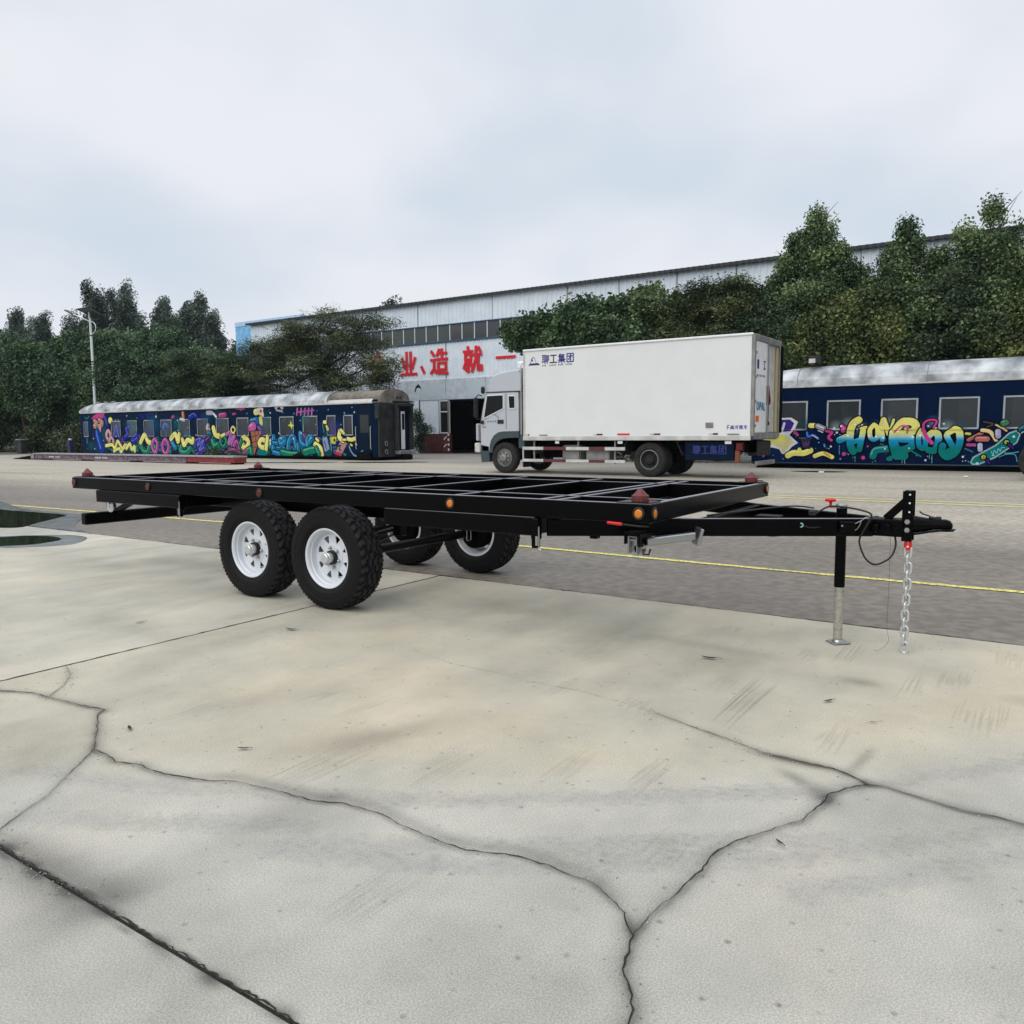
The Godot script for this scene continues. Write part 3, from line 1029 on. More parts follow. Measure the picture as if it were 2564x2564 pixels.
	# puddles lying in the hollows by the slab edge
	for q in [[-17.5, -6.9, -15.44, -6.68, -14.72, -6.72, -13.53, -6.78, -13.16, -6.51, -12.6, -5.9, -12.23, -5.5, -12.6, -5.3, -13.6, -5.4, -15.2, -5.6, -17.2, -5.9], [-12.2, -4.3, -11.3, -4.75, -11.1, -5.04, -10.75, -5.2, -10.3, -5.1, -10.16, -4.72, -10.28, -4.5, -10.5, -4.3, -11.2, -4.1], [-33.6, -23.6, -31.5, -24.3, -28.6, -26.0, -27.4, -26.4, -28.4, -25.2, -31.2, -23.6], [-27.0, -26.6, -24.6, -28.1, -23.6, -28.3, -24.2, -27.2, -26.4, -26.0], [-7.0, -26.6, -6.2, -27.0, -5.3, -26.9, -5.9, -26.3]]:
		var o := part("puddle", flat_poly(smooth_loop(q), 0.006), M.water, self)
		tag(o, "", "", "", "structure")
	var wet := varied(Color(0.46, 0.48, 0.49), Color(0.58, 0.60, 0.61), 3.5, 0.14, 73, 0.02)  # wet film; its sky sheen is put into the pale blue-grey
	for q in [[-18, -7.5, -15.4, -7.0, -14.0, -6.95, -13.0, -6.95, -12.5, -6.5, -11.6, -5.95, -10.9, -5.7, -12.6, -5.68, -13.6, -5.68, -15.2, -5.68, -17.6, -5.7], [-12.1, -4.25, -11.4, -4.85, -11.1, -5.15, -10.7, -5.42, -10.2, -5.38, -9.75, -4.95, -10.0, -4.5, -10.3, -4.3, -11.2, -4.02]]:
		var o := part("wet_pavement", flat_poly(smooth_loop(q), 0.002), wet, self)
		tag(o, "", "", "", "structure")


func edge_wave(x: float) -> float:
	return 0.012 * sin(x * 7.3) + 0.010 * sin(x * 17.1 + 1.0) + 0.008 * sin(x * 41.0) + 0.02 * sin(x * 1.7)


# ------------------------------------------------------------------ workshop building
func corrugated(x0: float, x1: float, y0: float, y1: float, z: float, pitch: float, depth: float) -> Sh:
	var s := Sh.new()
	var n := int((x1 - x0) / pitch)
	var p := (x1 - x0) / n
	for i in n:
		var a := x0 + i * p
		var q := [[a, 0.0], [a + p * 0.55, 0.0], [a + p * 0.66, depth], [a + p * 0.86, depth], [a + p, 0.0]]
		for k in 4:
			var d := Vector2(q[k + 1][0] - q[k][0], q[k + 1][1] - q[k][1]).normalized()
			s.quad(Vector3(q[k][0], y0, z + q[k][1]), Vector3(q[k + 1][0], y0, z + q[k + 1][1]), Vector3(q[k + 1][0], y1, z + q[k + 1][1]), Vector3(q[k][0], y1, z + q[k][1]), Vector3(-d.y, 0, d.x))
	return s


func letter_shape(strokes: Array, w: float, h: float, t: float, depth: float) -> Sh:
	# a painted character cut from sheet: each stroke a bar, every bar a hair prouder than the last
	var s := Sh.new()
	var k := 0
	for q in strokes:
		for i in range(0, q.size() - 2, 2):
			var a := Vector2((q[i] - 50) * 0.01 * w, q[i + 1] * 0.01 * h)
			var b := Vector2((q[i + 2] - 50) * 0.01 * w, q[i + 3] * 0.01 * h)
			var d := (b - a).normalized()
			var m := (a + b) * 0.5
			var th := t * (0.8 if absf(d.x) > 0.9 else 1.0)
			s.box(Vector3(m.x, m.y, depth * 0.5 + k * 0.002), Vector3(a.distance_to(b) + th * 0.8, th, depth), 0.0, Basis(Vector3.BACK, d.angle()))
			k += 1
	return s


func building() -> void:
	var z := -40.85
	var b := thing("workshop_building", "long white corrugated-metal workshop with a strip of upper windows and red lettering", "building", Vector3(-51.8, 0, z))
	var L := 64.0
	part("wall", corrugated(0, L, 8.27, 9.74, -0.04, 0.32, 0.035), M.wall_white, b)
	part("wall", corrugated(0, L, 4.80, 7.12, -0.04, 0.32, 0.03), M.wall_white, b)
	part("wall", span(0, 16.35, 0, 3.46, -0.25, -0.02), M.wall_grey, b)
	part("wall", span(24.2, L, 0, 3.46, -0.25, -0.02), M.wall_grey, b)
	part("wall", span(0, 0.25, 0, 9.7, -20, -0.26), M.wall_white, b)
	part("wall", span(L - 0.25, L, 0, 9.7, -20, -0.26), M.wall_white, b)
	part("wall", span(0.26, L - 0.26, 0, 9.7, -20.3, -20), M.wall_white, b)
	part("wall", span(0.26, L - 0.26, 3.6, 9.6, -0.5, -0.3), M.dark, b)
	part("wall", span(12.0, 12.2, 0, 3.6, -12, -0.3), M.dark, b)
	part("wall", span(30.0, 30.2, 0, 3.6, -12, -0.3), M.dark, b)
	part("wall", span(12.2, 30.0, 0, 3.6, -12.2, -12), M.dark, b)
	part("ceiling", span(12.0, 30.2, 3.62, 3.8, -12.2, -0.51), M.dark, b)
	var rf := part("roof", span(-0.3, L + 0.3, 9.76, 9.80, -20.5, 0.22), M.roof_edge, b)
	part("gutter", corrugated(-0.3, L + 0.3, 9.69, 9.85, 0.23, 0.32, 0.05), M.roof_edge, rf)
	# fascia of flat grey panels over the doors
	var x := 0.0
	while x < L - 0.1:
		part("fascia_panel", span(x + 0.012, x + 3.19, 3.47, 4.795, -0.06, 0.05, 0.01), M.wall_grey, b)
		x += 3.2
	var patch := varied(Color(0.64, 0.70, 0.74), Color(0.74, 0.79, 0.82), 0.8, 0.7, 81, 0.03)
	part("faded_patch", span(21.0, 22.3, 3.6, 4.65, 0.052, 0.056), patch, b)
	part("faded_patch", span(17.0, 19.0, 3.62, 4.5, 0.052, 0.056), patch, b)
	part("black_mark", letter_shape([[0, 20, 20, 70, 60, 100], [20, 70, 80, 80], [40, 85, 95, 60]], 0.5, 0.5, 0.10, 0.004), M.dark, b, Vector3(16.9, 4.0, 0.058))
	# dark seams and rust streaks where the wall sheets meet
	for q in [[13.2, 8.3, 9.7], [16.9, 8.3, 9.7], [19.2, 4.85, 7.1], [22.9, 8.3, 9.7], [25.6, 4.85, 7.1], [28.2, 8.3, 9.7], [31.5, 8.3, 9.7], [34.9, 8.3, 9.7], [38.1, 8.3, 9.7], [44.0, 8.3, 9.7], [46.3, 8.3, 9.7], [49.0, 8.3, 9.7], [3.1, 8.3, 9.7], [6.6, 8.3, 9.7]]:
		part("wall_seam", span(q[0], q[0] + 0.05, q[1], q[2], -0.02, 0.004), M.grey_metal, b)
	# upper window strip
	part("lintel", span(0, L, 8.2, 8.27, -0.06, 0.05, 0.01), M.blue_trim, b)
	part("sill", span(0, L, 7.12, 7.22, -0.06, 0.07, 0.01), M.blue_trim, b)
	var r := rng(3)
	var panes := [mat(Color(0.24, 0.25, 0.27), 0.12), mat(Color(0.29, 0.28, 0.285), 0.12), mat(Color(0.25, 0.28, 0.265), 0.14)]
	var pm := span(0.03, 0.95, 7.22, 8.2, -0.03, -0.015).mesh()
	var fm := span(-0.03, 0.03, 7.22, 8.2, -0.05, 0.03, 0.008).mesh()
	for i in 65:
		part("mullion", fm, M.pole, b, Vector3(i * 0.98, 0, 0))
		part("window_pane", pm, panes[r.randi() % 3], b, Vector3(i * 0.98, 0, 0))
	# ground floor bay with the open doorway
	part("pillar", span(16.37, 16.95, 0, 3.46, -0.3, 0.08, 0.01), M.wall_white, b)
	part("bay_wall", corrugated(17.0, 18.62, 1.28, 3.46, 0.0, 0.16, 0.03), M.wall_white, b)
	part("bay_wall_back", span(16.96, 18.6, 1.28, 3.46, -0.1, -0.01), M.wall_white, b)
	part("downpipe", span(16.955, 16.995, 0.0, 3.46, -0.1, 0.04), M.navy, b)
	part("plinth", span(17.0, 19.5, 0, 1.27, -0.2, 0.03, 0.01), M.brick_red, b)
	var v := part("vent_shutter", span(18.0, 18.9, 0.1, 0.75, 0.03, 0.06), M.brick_red, b)
	for i in 5:
		part("slat", span(18.02, 18.88, 0.14 + i * 0.12, 0.22 + i * 0.12, 0.062, 0.085, 0.005), M.brick_red, v)
	var w := Sh.new()
	w.frame(18.66, 1.3, 19.48, 3.44, 0.01, 0.07, -0.06, 0.05)
	w.box(Vector3(19.07, 2.70, 0.0), Vector3(0.68, 0.07, 0.09))
	var win := part("window", w, M.pole, b)
	part("glass", span(18.7, 19.44, 1.36, 3.4, -0.03, -0.015), M.coach_glass, win)
	part("doorframe", span(18.62, 18.65, 1.28, 3.46, -0.06, 0.06), M.navy, b)
	part("door_beam", span(19.5, 24.2, 3.38, 3.465, -0.2, 0.03), M.navy, b)
	var mc := thing("machine", "dim purple machine standing just inside the dark workshop doorway", "machine", Vector3(-30.6, 0, -43.2))
	part("bed", span(-0.9, 1.0, 0, 0.9, -0.5, 0.5, 0.03), mat(Color(0.20, 0.12, 0.24), 0.6), mc)
	part("column", span(-0.8, -0.2, 0.9, 2.3, -0.4, 0.3, 0.04), mat(Color(0.26, 0.16, 0.30), 0.6), mc)
	part("head", span(-0.3, 0.5, 1.7, 2.1, -0.3, 0.3, 0.04), M.grey_metal, mc)
	var rk := thing("rack", "dim steel rack with a leaning pale pipe deep inside the workshop doorway", "rack", Vector3(-28.9, 0, -44.5))
	for ux in [0.0, 1.2]:
		part("upright", span(ux, ux + 0.08, 0, 2.2, -0.1, 0.0, 0.01), M.grey_metal, rk)
	for y in [0.5, 1.2, 1.9]:
		part("shelf", span(0.08, 1.2, y, y + 0.06, -0.5, 0.0, 0.01), M.brick_red, rk)
	# red lettering on the upper wall
	var k := 0
	for q in [["qi", -38.45], ["ye", -35.72], ["zao", -33.12], ["jiu", -30.42], ["yi", -27.9], ["liu", -25.3], ["ren", -22.75], ["cai", -20.2]]:
		part("character", letter_shape(GLYPH[q[0]], 1.46, 1.58, 0.205, 0.03), M.sign_red, b, Vector3(q[1] + 51.8, 5.13, 0.0))
	part("character", letter_shape([[30, 90, 70, 20]], 0.55, 0.5, 0.2, 0.03), M.sign_red, b, Vector3(-34.5 + 51.8, 5.2, 0.0))

	var post := thing("striped_post", "thin red and white striped post at the edge of the open workshop doorway", "post", Vector3(-32.2, 0, -40.55))
	for i in 8:
		part("stripe", boxs(Vector3(0, 0.10 + i * 0.16, 0), Vector3(0.09, 0.15, 0.09), 0.008), M.oxide if i % 2 == 0 else M.pole, post)
	part("shaft", boxs(Vector3(0, 2.35, 0), Vector3(0.07, 2.1, 0.07), 0.006), varied(Color(0.42, 0.34, 0.24), Color(0.55, 0.46, 0.34), 0.5, 0.7, 91), post)
	var board := thing("warning_board", "slanted red and white striped warning board leaning by the workshop doorway", "board", Vector3(-32.62, 0, -40.74))
	part("board_panel", boxs(Vector3(0, 0.62, 0), Vector3(0.34, 1.1, 0.03), 0.005), M.brick_red, board)
	for i in 4:
		var s := Sh.new()
		s.box(Vector3(0, 0.28 + i * 0.24, 0.018), Vector3(0.30, 0.07, 0.008), 0.0, Basis(Vector3.BACK, 0.7))
		part("stripe", s, M.fresh_red if i % 2 == 0 else M.pole, board)
	var bs := thing("clad_block", "pale blue clad block rising behind the left end of the long workshop", "building", Vector3(-58.4, 0, -44.5))
	part("wall", span(0, 5.2, 0, 10.45, -10, 0, 0.02), varied(Color(0.40, 0.66, 0.86), Color(0.52, 0.76, 0.90), 5.0, 0.5, 93), bs)
	part("parapet", span(-0.02, 8.2, 10.45, 10.85, -10, 0.03, 0.02), varied(Color(0.66, 0.78, 0.90), Color(0.72, 0.82, 0.92), 5.0, 0.5, 94), bs)


# ------------------------------------------------------------------ railway coaches
func dome(L: float, y0: float, zc: float, half: float, rise: float, x_of_end: float, end_len: float) -> Sh:
	# an arched roof whose end at x_of_end may droop over end_len
	var s := Sh.new()
	var xs := []
	if end_len > 0.0:
		for i in 7:
			xs.append(end_len * i / 6.0)
		for i in 12:
			xs.append(end_len + (L - end_len) * (i + 1) / 12.0)
	else:
		for i in 13:
			xs.append(L * i / 12.0)
	var n := 16
	var rows := []
	for x in xs:
		var k := 1.0
		if end_len > 0.0 and x < end_len:
			k = lerpf(0.55, 1.0, sqrt(clampf(1.0 - pow(1.0 - x / end_len, 2.0), 0, 1)))
		var row := []
		for j in n + 1:
			var a := PI * j / n
			row.append(Vector3(x + x_of_end, y0 + rise * k * pow(sin(a), 0.72), zc + half * signf(cos(a)) * pow(absf(cos(a)), 0.85)))
		rows.append(row)
	for i in xs.size() - 1:
		for j in n:
			s.face(rows[i][j], rows[i + 1][j], rows[i + 1][j + 1], rows[i][j + 1], Vector3((xs[i] + xs[i + 1]) * 0.5 + x_of_end, y0 - 0.3, zc))
	for e in [0, xs.size() - 1]:
		var nn := Vector3.LEFT if e == 0 else Vector3.RIGHT
		for j in n:
			s.t3(Vector3(xs[e] + x_of_end, y0, zc), rows[e][j], rows[e][j + 1], nn, nn, nn)
	return s


func coach_windows(o: Node3D, tex: ImageTexture, list: Array, y0: float, y1: float, x0: float, w: float, ylo: float, h: float) -> void:
	var fm := mat(Color.WHITE, 0.45, 0.15)
	fm.albedo_texture = tex
	var gm := mat(Color.WHITE, 0.10, 0.0, 0.5)
	gm.albedo_texture = tex
	for q in list:
		var f := Sh.new()
		f.frame(q[0], y0, q[1], y1, 0.09, 0.055, 0.0, 0.028)
		f.map_xy(x0, ylo, w, h)
		var f1 := part("window", f, fm, o)
		var g := Sh.new()
		g.quad(Vector3(q[0] + 0.05, y0 + 0.05, 0.006), Vector3(q[1] - 0.05, y0 + 0.05, 0.006), Vector3(q[1] - 0.05, y1 - 0.05, 0.006), Vector3(q[0] + 0.05, y1 - 0.05, 0.006), Vector3.BACK)
		g.map_xy(x0, ylo, w, h)
		part("pane", g, gm, f1)


func paint_windows(c: Canvas, list: Array, y0: float, y1: float) -> void:
	var r := rng(9)
	for q in list:
		c.rect(q[0], y0, q[1], y1, Color(0.60, 0.63, 0.66))
		var t := r.randf_range(0.0, 0.05)
		c.rect(q[0] + 0.055, y0 + 0.055, q[1] - 0.055, y1 - 0.055, Color(0.10 + t, 0.125 + t, 0.14 + t))
		c.rect(lerpf(q[0], q[1], r.randf_range(0.2, 0.6)), y0 + 0.055, q[1] - 0.055, y1 - 0.055, Color(0.135 + t, 0.155 + t, 0.165 + t))


func coach_body(o: Node3D, L: float, tex: ImageTexture) -> void:
	var sm := mat(Color.WHITE, 0.5, 0.0, 0.15)
	sm.albedo_texture = tex
	var s := Sh.new()
	s.quad(Vector3(0, 0.16, 0), Vector3(L, 0.16, 0), Vector3(L, 2.80, 0), Vector3(0, 2.80, 0), Vector3.BACK)
	s.map_xy(0, 0.16, L, 2.64)
	part("side_panel", s, sm, o)
	part("shell", span(0.004, L - 0.004, 0.16, 2.8, -2.35, -0.02), M.navy, o)
	part("underframe", span(0.1, L - 0.2, 0.0, 0.159, -2.2, -0.12), M.dark, o)
	part("sill", span(0, L, 0.13, 0.175, -0.06, 0.012, 0.004), M.dark, o)


func coaches() -> void:
	# the coach on the left, with its end towards us
	var x0 := -54.6
	var L := 27.3
	var l := Canvas.new(x0, 0.16, x0 + L, 2.80, 74.0, Color(0.006, 0.10, 0.20))
	var wl := [[-54.15, -53.59]]
	for q in [[-50.78, -49.69], [-48.92, -47.85], [-47.09, -45.99], [-45.29, -44.14], [-43.42, -42.33], [-41.63, -40.57], [-39.83, -38.69], [-37.99, -36.95], [-36.2, -35.06], [-34.39, -33.26], [-32.56, -31.44], [-30.78, -30.12], [-29.57, -28.92]]:
		wl.append(q)
	paint_windows(l, wl, 1.22, 2.25)
	var fr := rng(12)
	var tones := [Color(0.03, 0.26, 0.28), Color(0.10, 0.14, 0.38), Color(0.03, 0.30, 0.24), Color(0.24, 0.12, 0.30), Color(0.04, 0.34, 0.52), Color(0.05, 0.12, 0.22), Color(0.10, 0.46, 0.40), Color(0.34, 0.22, 0.46)]
	for i in 40:
		l.glow(Vector2(fr.randf_range(-54, -29.5), fr.randf_range(0.3, 2.4)), fr.randf_range(0.4, 0.9), [Color(0.05, 0.30, 0.42), Color(0.10, 0.40, 0.42), Color(0.20, 0.20, 0.48)][fr.randi() % 3], 0.55)
	for i in 190:        # older layers under the letters
		var px := -51.2 + i * 0.115
		var py := fr.randf_range(0.28, 1.05)
		l.stroke([px, py, px + fr.randf_range(-0.35, 0.35), py + fr.randf_range(-0.3, 0.3), px + fr.randf_range(-0.4, 0.4), py + fr.randf_range(-0.25, 0.25)], fr.randf_range(0.16, 0.40), tones[fr.randi() % 8], 0.025)
	for i in 60:
		l.disc(Vector2(fr.randf_range(-54, -28.8), fr.randf_range(0.3, 2.7)), fr.randf_range(0.01, 0.03), Color(0.62, 0.72, 0.74))
	paint_left_coach(l)
	l.grime(31, 0.02, Color(0.02, 0.07, 0.10), 0.18)
	var tex := l.texture()
	var o := thing("railway_coach", "dark blue railway coach covered in graffiti with its grimy gangway end showing", "railway coach", Vector3(x0, 0, -28.8), 0.0, "old graffiti-painted railway coaches")
	coach_body(o, L, tex)
	var wloc := []
	for q in wl:
		wloc.append([q[0] - x0, q[1] - x0])
	coach_windows(o, tex, wloc, 1.22, 2.25, 0, L, 0.16, 2.64)
	var roof := part("roof", dome(23.9, 2.84, -1.17, 1.22, 0.68, 0.0, 1.8), M.silver_roof, o)
	part("roof_tail", dome(3.4, 2.98, -1.17, 0.98, 0.50, 23.9, 0.0), M.tan_metal, o)
	part("gutter", span(0.1, L - 0.25, 2.79, 2.86, -0.05, 0.05, 0.012), M.light_metal, o)
	var lip := Sh.new()
	lip.face(Vector3(23.9, 2.86, 0.045), Vector3(L - 0.3, 2.86, 0.045), Vector3(L - 0.3, 3.02, -0.10), Vector3(23.9, 3.02, -0.10), Vector3(25, 2.8, -1))
	part("roof_lip", lip, M.light_metal, o)
	for i in 3:
		part("roof_vent", boxs(Vector3(1.2 + i * 0.9, 3.48, -0.7), Vector3(0.25, 0.18, 0.25), 0.04), M.grey_metal, roof)
	# end wall and gangway
	part("end_wall", span(L, L + 0.12, 0.16, 2.82, -2.32, -0.03, 0.02), M.grime_end, o)
	for i in 7:
		part("end_rib", span(L + 0.12, L + 0.16, 0.2, 2.6, -0.18 - i * 0.14, -0.14 - i * 0.14, 0.008), M.grime_end, o)
	var arch := Sh.new()
	var ap := PackedVector2Array()
	for j in 17:
		var a := PI * j / 16
		ap.append(Vector2(-1.17 + 1.1 * cos(a), 2.84 + 0.68 * pow(sin(a), 0.72)))
	arch.extrude(ap, Transform3D(Basis(Vector3.BACK, Vector3.UP, Vector3.LEFT), Vector3(L + 0.14, 0, 0)), 0.12)
	part("end_dome", arch, M.tan_metal, o)
	for i in 2:
		part("end_vent", span(L + 0.145, L + 0.17, 3.04, 3.16, -1.42 - i * 0.22, -1.26 - i * 0.22, 0.01), M.grime_end, o)
	var g := Sh.new()
	for q in [[-2.28, -2.14], [-1.22, -1.05]]:
		g.box(Vector3(L + 0.28, 1.65, (q[0] + q[1]) * 0.5), Vector3(0.22, 2.3, q[1] - q[0]), 0.03)
	g.box(Vector3(L + 0.28, 2.75, -1.66), Vector3(0.33, 0.16, 1.24), 0.03)
	part("gangway_frame", g, M.grime_end, o)
	part("gangway_canopy", boxs(Vector3(L + 0.25, 2.66 + 0.24, -1.66), Vector3(0.3, 0.06, 1.4), 0.02), M.grime_end, o)
	part("end_door", span(L + 0.13, L + 0.17, 0.5, 2.6, -2.14, -1.22), M.navy, o)
	part("white_door_leaf", span(L + 0.18, L + 0.21, 0.52, 2.42, -1.80, -1.52, 0.008), M.truck_white, o)
	part("leaf_window", span(L + 0.211, L + 0.218, 1.5, 2.3, -1.76, -1.58), M.glass, o)
	part("gangway_step", span(L + 0.1, L + 0.5, 0.28, 0.47, -2.25, -1.1, 0.03), M.grey_metal, o)
	part("coupler", span(L + 0.1, L + 0.55, 0.0, 0.26, -2.0, -1.35, 0.04), M.dark, o)
	part("corner_cabinet", span(L - 0.05, L + 0.2, 2.05, 2.75, -0.05, 0.1, 0.02), M.grime_end, o)
	for y in [0.82, 0.42]:
		var ring := []
		for k in 14:
			ring.append(Vector3(L + 0.2, y + 0.11 * sin(TAU * k / 14), -0.42 + 0.09 * cos(TAU * k / 14)))
		var h := Sh.new()
		h.tube(ring, 0.025, 6, true)
		part("hose_ring", h, M.grey_metal, o)
	# side door with handrails and steps
	var dr := part("side_door", span(26.05, 26.95, 0.5, 2.72, 0.004, 0.012), M.navy, o)
	part("door_window", span(26.18, 26.76, 1.36, 2.24, 0.013, 0.018), M.coach_glass, dr)
	for x in [25.9, 26.9]:
		var h := Sh.new()
		h.tube([Vector3(x, 0.55, 0.02), Vector3(x, 0.6, 0.06), Vector3(x, 1.62, 0.06), Vector3(x, 1.67, 0.02)], 0.016, 6)
		part("handrail", h, M.light_metal, o)
	part("door_step", span(26.0, 26.95, 0.06, 0.42, -0.1, 0.16, 0.02), M.dark, o)

	# the coach on the right, running out of the picture
	x0 = -8.9
	L = 14.0
	var r := Canvas.new(x0, 0.16, x0 + L, 2.80, 130.0, Color(0.003, 0.085, 0.20))
	var wr := []
	for q in [[-8.10, -7.03], [-6.40, -5.32], [-4.70, -3.60], [-3.0, -1.88], [-1.26, -0.16], [0.47, 1.57], [2.2, 3.3], [3.9, 4.9]]:
		wr.append(q)
	paint_windows(r, wr, 1.315, 2.33)
	r.rect(x0, 0.16, x0 + L, 0.20, Color(0.25, 0.32, 0.38))
	var gr := rng(15)
	for i in 26:
		r.glow(Vector2(gr.randf_range(-8.4, 0.5), gr.randf_range(0.3, 1.6)), gr.randf_range(0.25, 0.6), [Color(0.03, 0.26, 0.34), Color(0.16, 0.10, 0.30), Color(0.03, 0.20, 0.38)][gr.randi() % 3], 0.5)
	for i in 9:
		r.glow(Vector2(-6.1 + i * 0.42, 1.45 + 0.1 * sin(i * 2.0)), 0.30, Color(0.62, 0.72, 0.74), 0.5)
	for i in 70:
		r.disc(Vector2(gr.randf_range(-8.2, 0.4), gr.randf_range(0.25, 1.25)), gr.randf_range(0.008, 0.022), Color(0.6, 0.72, 0.75))
	paint_right_coach(r)
	for i in 16:        # fresh white glints on the letters
		r.glow(Vector2(-6.15 + 0.22 * i, 1.52 - 0.5 * gr.randf()), 0.05, Color(1, 1, 1), 0.9)
	r.grime(32, 0.012, Color(0.008, 0.06, 0.11), 0.2)
	tex = r.texture()
	var o2 := thing("railway_coach", "dark blue railway coach with yellow and teal bubble-letter graffiti behind the hitch", "railway coach", Vector3(x0, 0, -28.8), 0.0, "old graffiti-painted railway coaches")
	coach_body(o2, L, tex)
	wloc = []
	for q in wr:
		wloc.append([q[0] - x0, q[1] - x0])
	coach_windows(o2, tex, wloc, 1.315, 2.33, 0, L, 0.16, 2.64)
	roof = part("roof", dome(L, 2.84, -1.17, 1.22, 0.72, 0.0, 2.4), M.silver_roof, o2)
	part("gutter", span(0.1, L, 2.79, 2.85, -0.05, 0.05, 0.012), M.light_metal, o2)
	for x in [1.5, 5.53, 8.6, 11.7]:
		var seam := Sh.new()
		var pts := []
		for j in 9:
			var a := PI * 0.5 * j / 8
			pts.append(Vector3(x, 2.84 + 0.725 * pow(sin(a), 0.72), -1.17 + 1.225 * pow(cos(a), 0.85)))
		seam.tube(pts, 0.010, 5)
		part("roof_seam", seam, M.grey_metal, roof)
	var fl := thing("floodlight", "small black floodlight with a white face standing on the coach roof", "floodlight", Vector3(-7.0, 3.56, -29.3))
	part("housing", boxs(Vector3(0.06, 0.2, 0), Vector3(0.42, 0.26, 0.3), 0.02), M.matt_black, fl)
	part("lens", boxs(Vector3(-0.02, 0.16, 0.16), Vector3(0.22, 0.15, 0.02), 0.004), M.light_metal, fl)
	part("bracket", boxs(Vector3(0.06, 0.03, 0), Vector3(0.06, 0.14, 0.1), 0.01), M.matt_black, fl)


# ------------------------------------------------------------------ box truck
func truck_wheel(parent: Node3D, at: Vector3, bright: bool, width := 0.28) -> Node3D:
	var o := holder("wheel", parent, at)
	var w := width * 0.5
	var t := Sh.new()
	t.lathe([Vector2(-w + 0.03, 0.29), Vector2(-w, 0.34), Vector2(-w, 0.44), Vector2(-w + 0.035, 0.49), Vector2(-0.04, 0.5), Vector2(-0.035, 0.488), Vector2(-0.02, 0.488), Vector2(-0.015, 0.5), Vector2(0.03, 0.5), Vector2(0.035, 0.488), Vector2(0.05, 0.488), Vector2(0.055, 0.5), Vector2(w - 0.035, 0.49), Vector2(w, 0.44), Vector2(w, 0.34), Vector2(w - 0.03, 0.29)], Vector3.ZERO, Vector3.BACK, 40)
	part("tyre", t, M.old_rubber, o)
	var d := Sh.new()
	if bright:
		d.lathe([Vector2(-w + 0.03, 0.0), Vector2(-w + 0.03, 0.29), Vector2(w - 0.03, 0.29), Vector2(w - 0.02, 0.275), Vector2(w - 0.06, 0.25), Vector2(w - 0.07, 0.22), Vector2(w - 0.01, 0.2), Vector2(w + 0.0, 0.14), Vector2(w + 0.07, 0.12), Vector2(w + 0.09, 0.07), Vector2(w + 0.09, 0.0)], Vector3.ZERO, Vector3.BACK, 32)
	else:
		d.lathe([Vector2(-w + 0.03, 0.0), Vector2(-w + 0.03, 0.29), Vector2(w - 0.03, 0.29), Vector2(w - 0.02, 0.27), Vector2(w - 0.10, 0.25), Vector2(w - 0.13, 0.18), Vector2(w - 0.10, 0.14), Vector2(w - 0.03, 0.12), Vector2(w - 0.02, 0.0)], Vector3.ZERO, Vector3.BACK, 32)
	part("rim", d, M.grey_metal if bright else M.old_rubber, o)
	if bright:
		for k in 8:
			var a := TAU * k / 8
			part("wheel_nut", boxs(Vector3(0.17 * cos(a), 0.17 * sin(a), w + 0.01), Vector3(0.035, 0.035, 0.04), 0.006), M.dark, o)
	else:
		var rg := Sh.new()
		rg.lathe([Vector2(w - 0.032, 0.262), Vector2(w - 0.024, 0.262), Vector2(w - 0.02, 0.28), Vector2(w - 0.028, 0.29)], Vector3.ZERO, Vector3.BACK, 32)
		part("rim_edge", rg, M.grey_metal, o)
	return o


func loft_cab(prof: Array, W: float, front: float) -> Sh:
	# side profile (x, y, how far the point draws in at the corners) swept across the width with rounded front corners
	var s := Sh.new()
	var zs := [0.0, 0.03, 0.10, 0.24, 0.5, W - 0.5, W - 0.24, W - 0.10, W - 0.03, W]
	var sh := [1.0, 0.7, 0.35, 0.1, 0.0, 0.0, 0.1, 0.35, 0.7, 1.0]
	var rows := []
	for i in zs.size():
		var row := []
		for p in prof:
			row.append(Vector3(p[0] + front * p[2] * sh[i], p[1] - 0.05 * p[3] * sh[i], -zs[i]))
		rows.append(row)
	var c := Vector3(-0.2, 1.8, -W * 0.5)
	var m := prof.size()
	for i in zs.size() - 1:
		for j in m:
			var k := (j + 1) % m
			s.face(rows[i][j], rows[i + 1][j], rows[i + 1][k], rows[i][k], Vector3(c.x, (prof[j][1] + prof[k][1]) * 0.5 if absf(prof[j][0] - prof[k][0]) < 0.3 else 1.9, (zs[i] + zs[i + 1]) * -0.5))
	for e in [0, zs.size() - 1]:
		var poly := PackedVector2Array()
		for p in rows[e]:
			poly.append(Vector2(p.x, p.y))
		var idx := Geometry2D.triangulate_polygon(poly)
		var nn := Vector3.BACK if e == 0 else Vector3.FORWARD
		for t in range(0, idx.size(), 3):
			s.t3(rows[e][idx[t]], rows[e][idx[t + 1]], rows[e][idx[t + 2]], nn, nn, nn)
	return s


func poly_plate(q: Array, z0: float, depth: float) -> Sh:
	var p := PackedVector2Array()
	for i in range(0, q.size(), 2):
		p.append(Vector2(q[i], q[i + 1]))
	var s := Sh.new()
	s.extrude(p, Transform3D(Basis(), Vector3(0, 0, z0)), depth)
	return s


func outline_frame(q: Array, w: float, z0: float, depth: float) -> Sh:
	# a strip along a closed outline
	var pts := []
	for i in range(0, q.size(), 2):
		pts.append(Vector3(q[i], q[i + 1], z0 + depth * 0.5))
	var s := Sh.new()
	for i in pts.size():
		s.tube([pts[i], pts[(i + 1) % pts.size()]], w, 6)
	return s


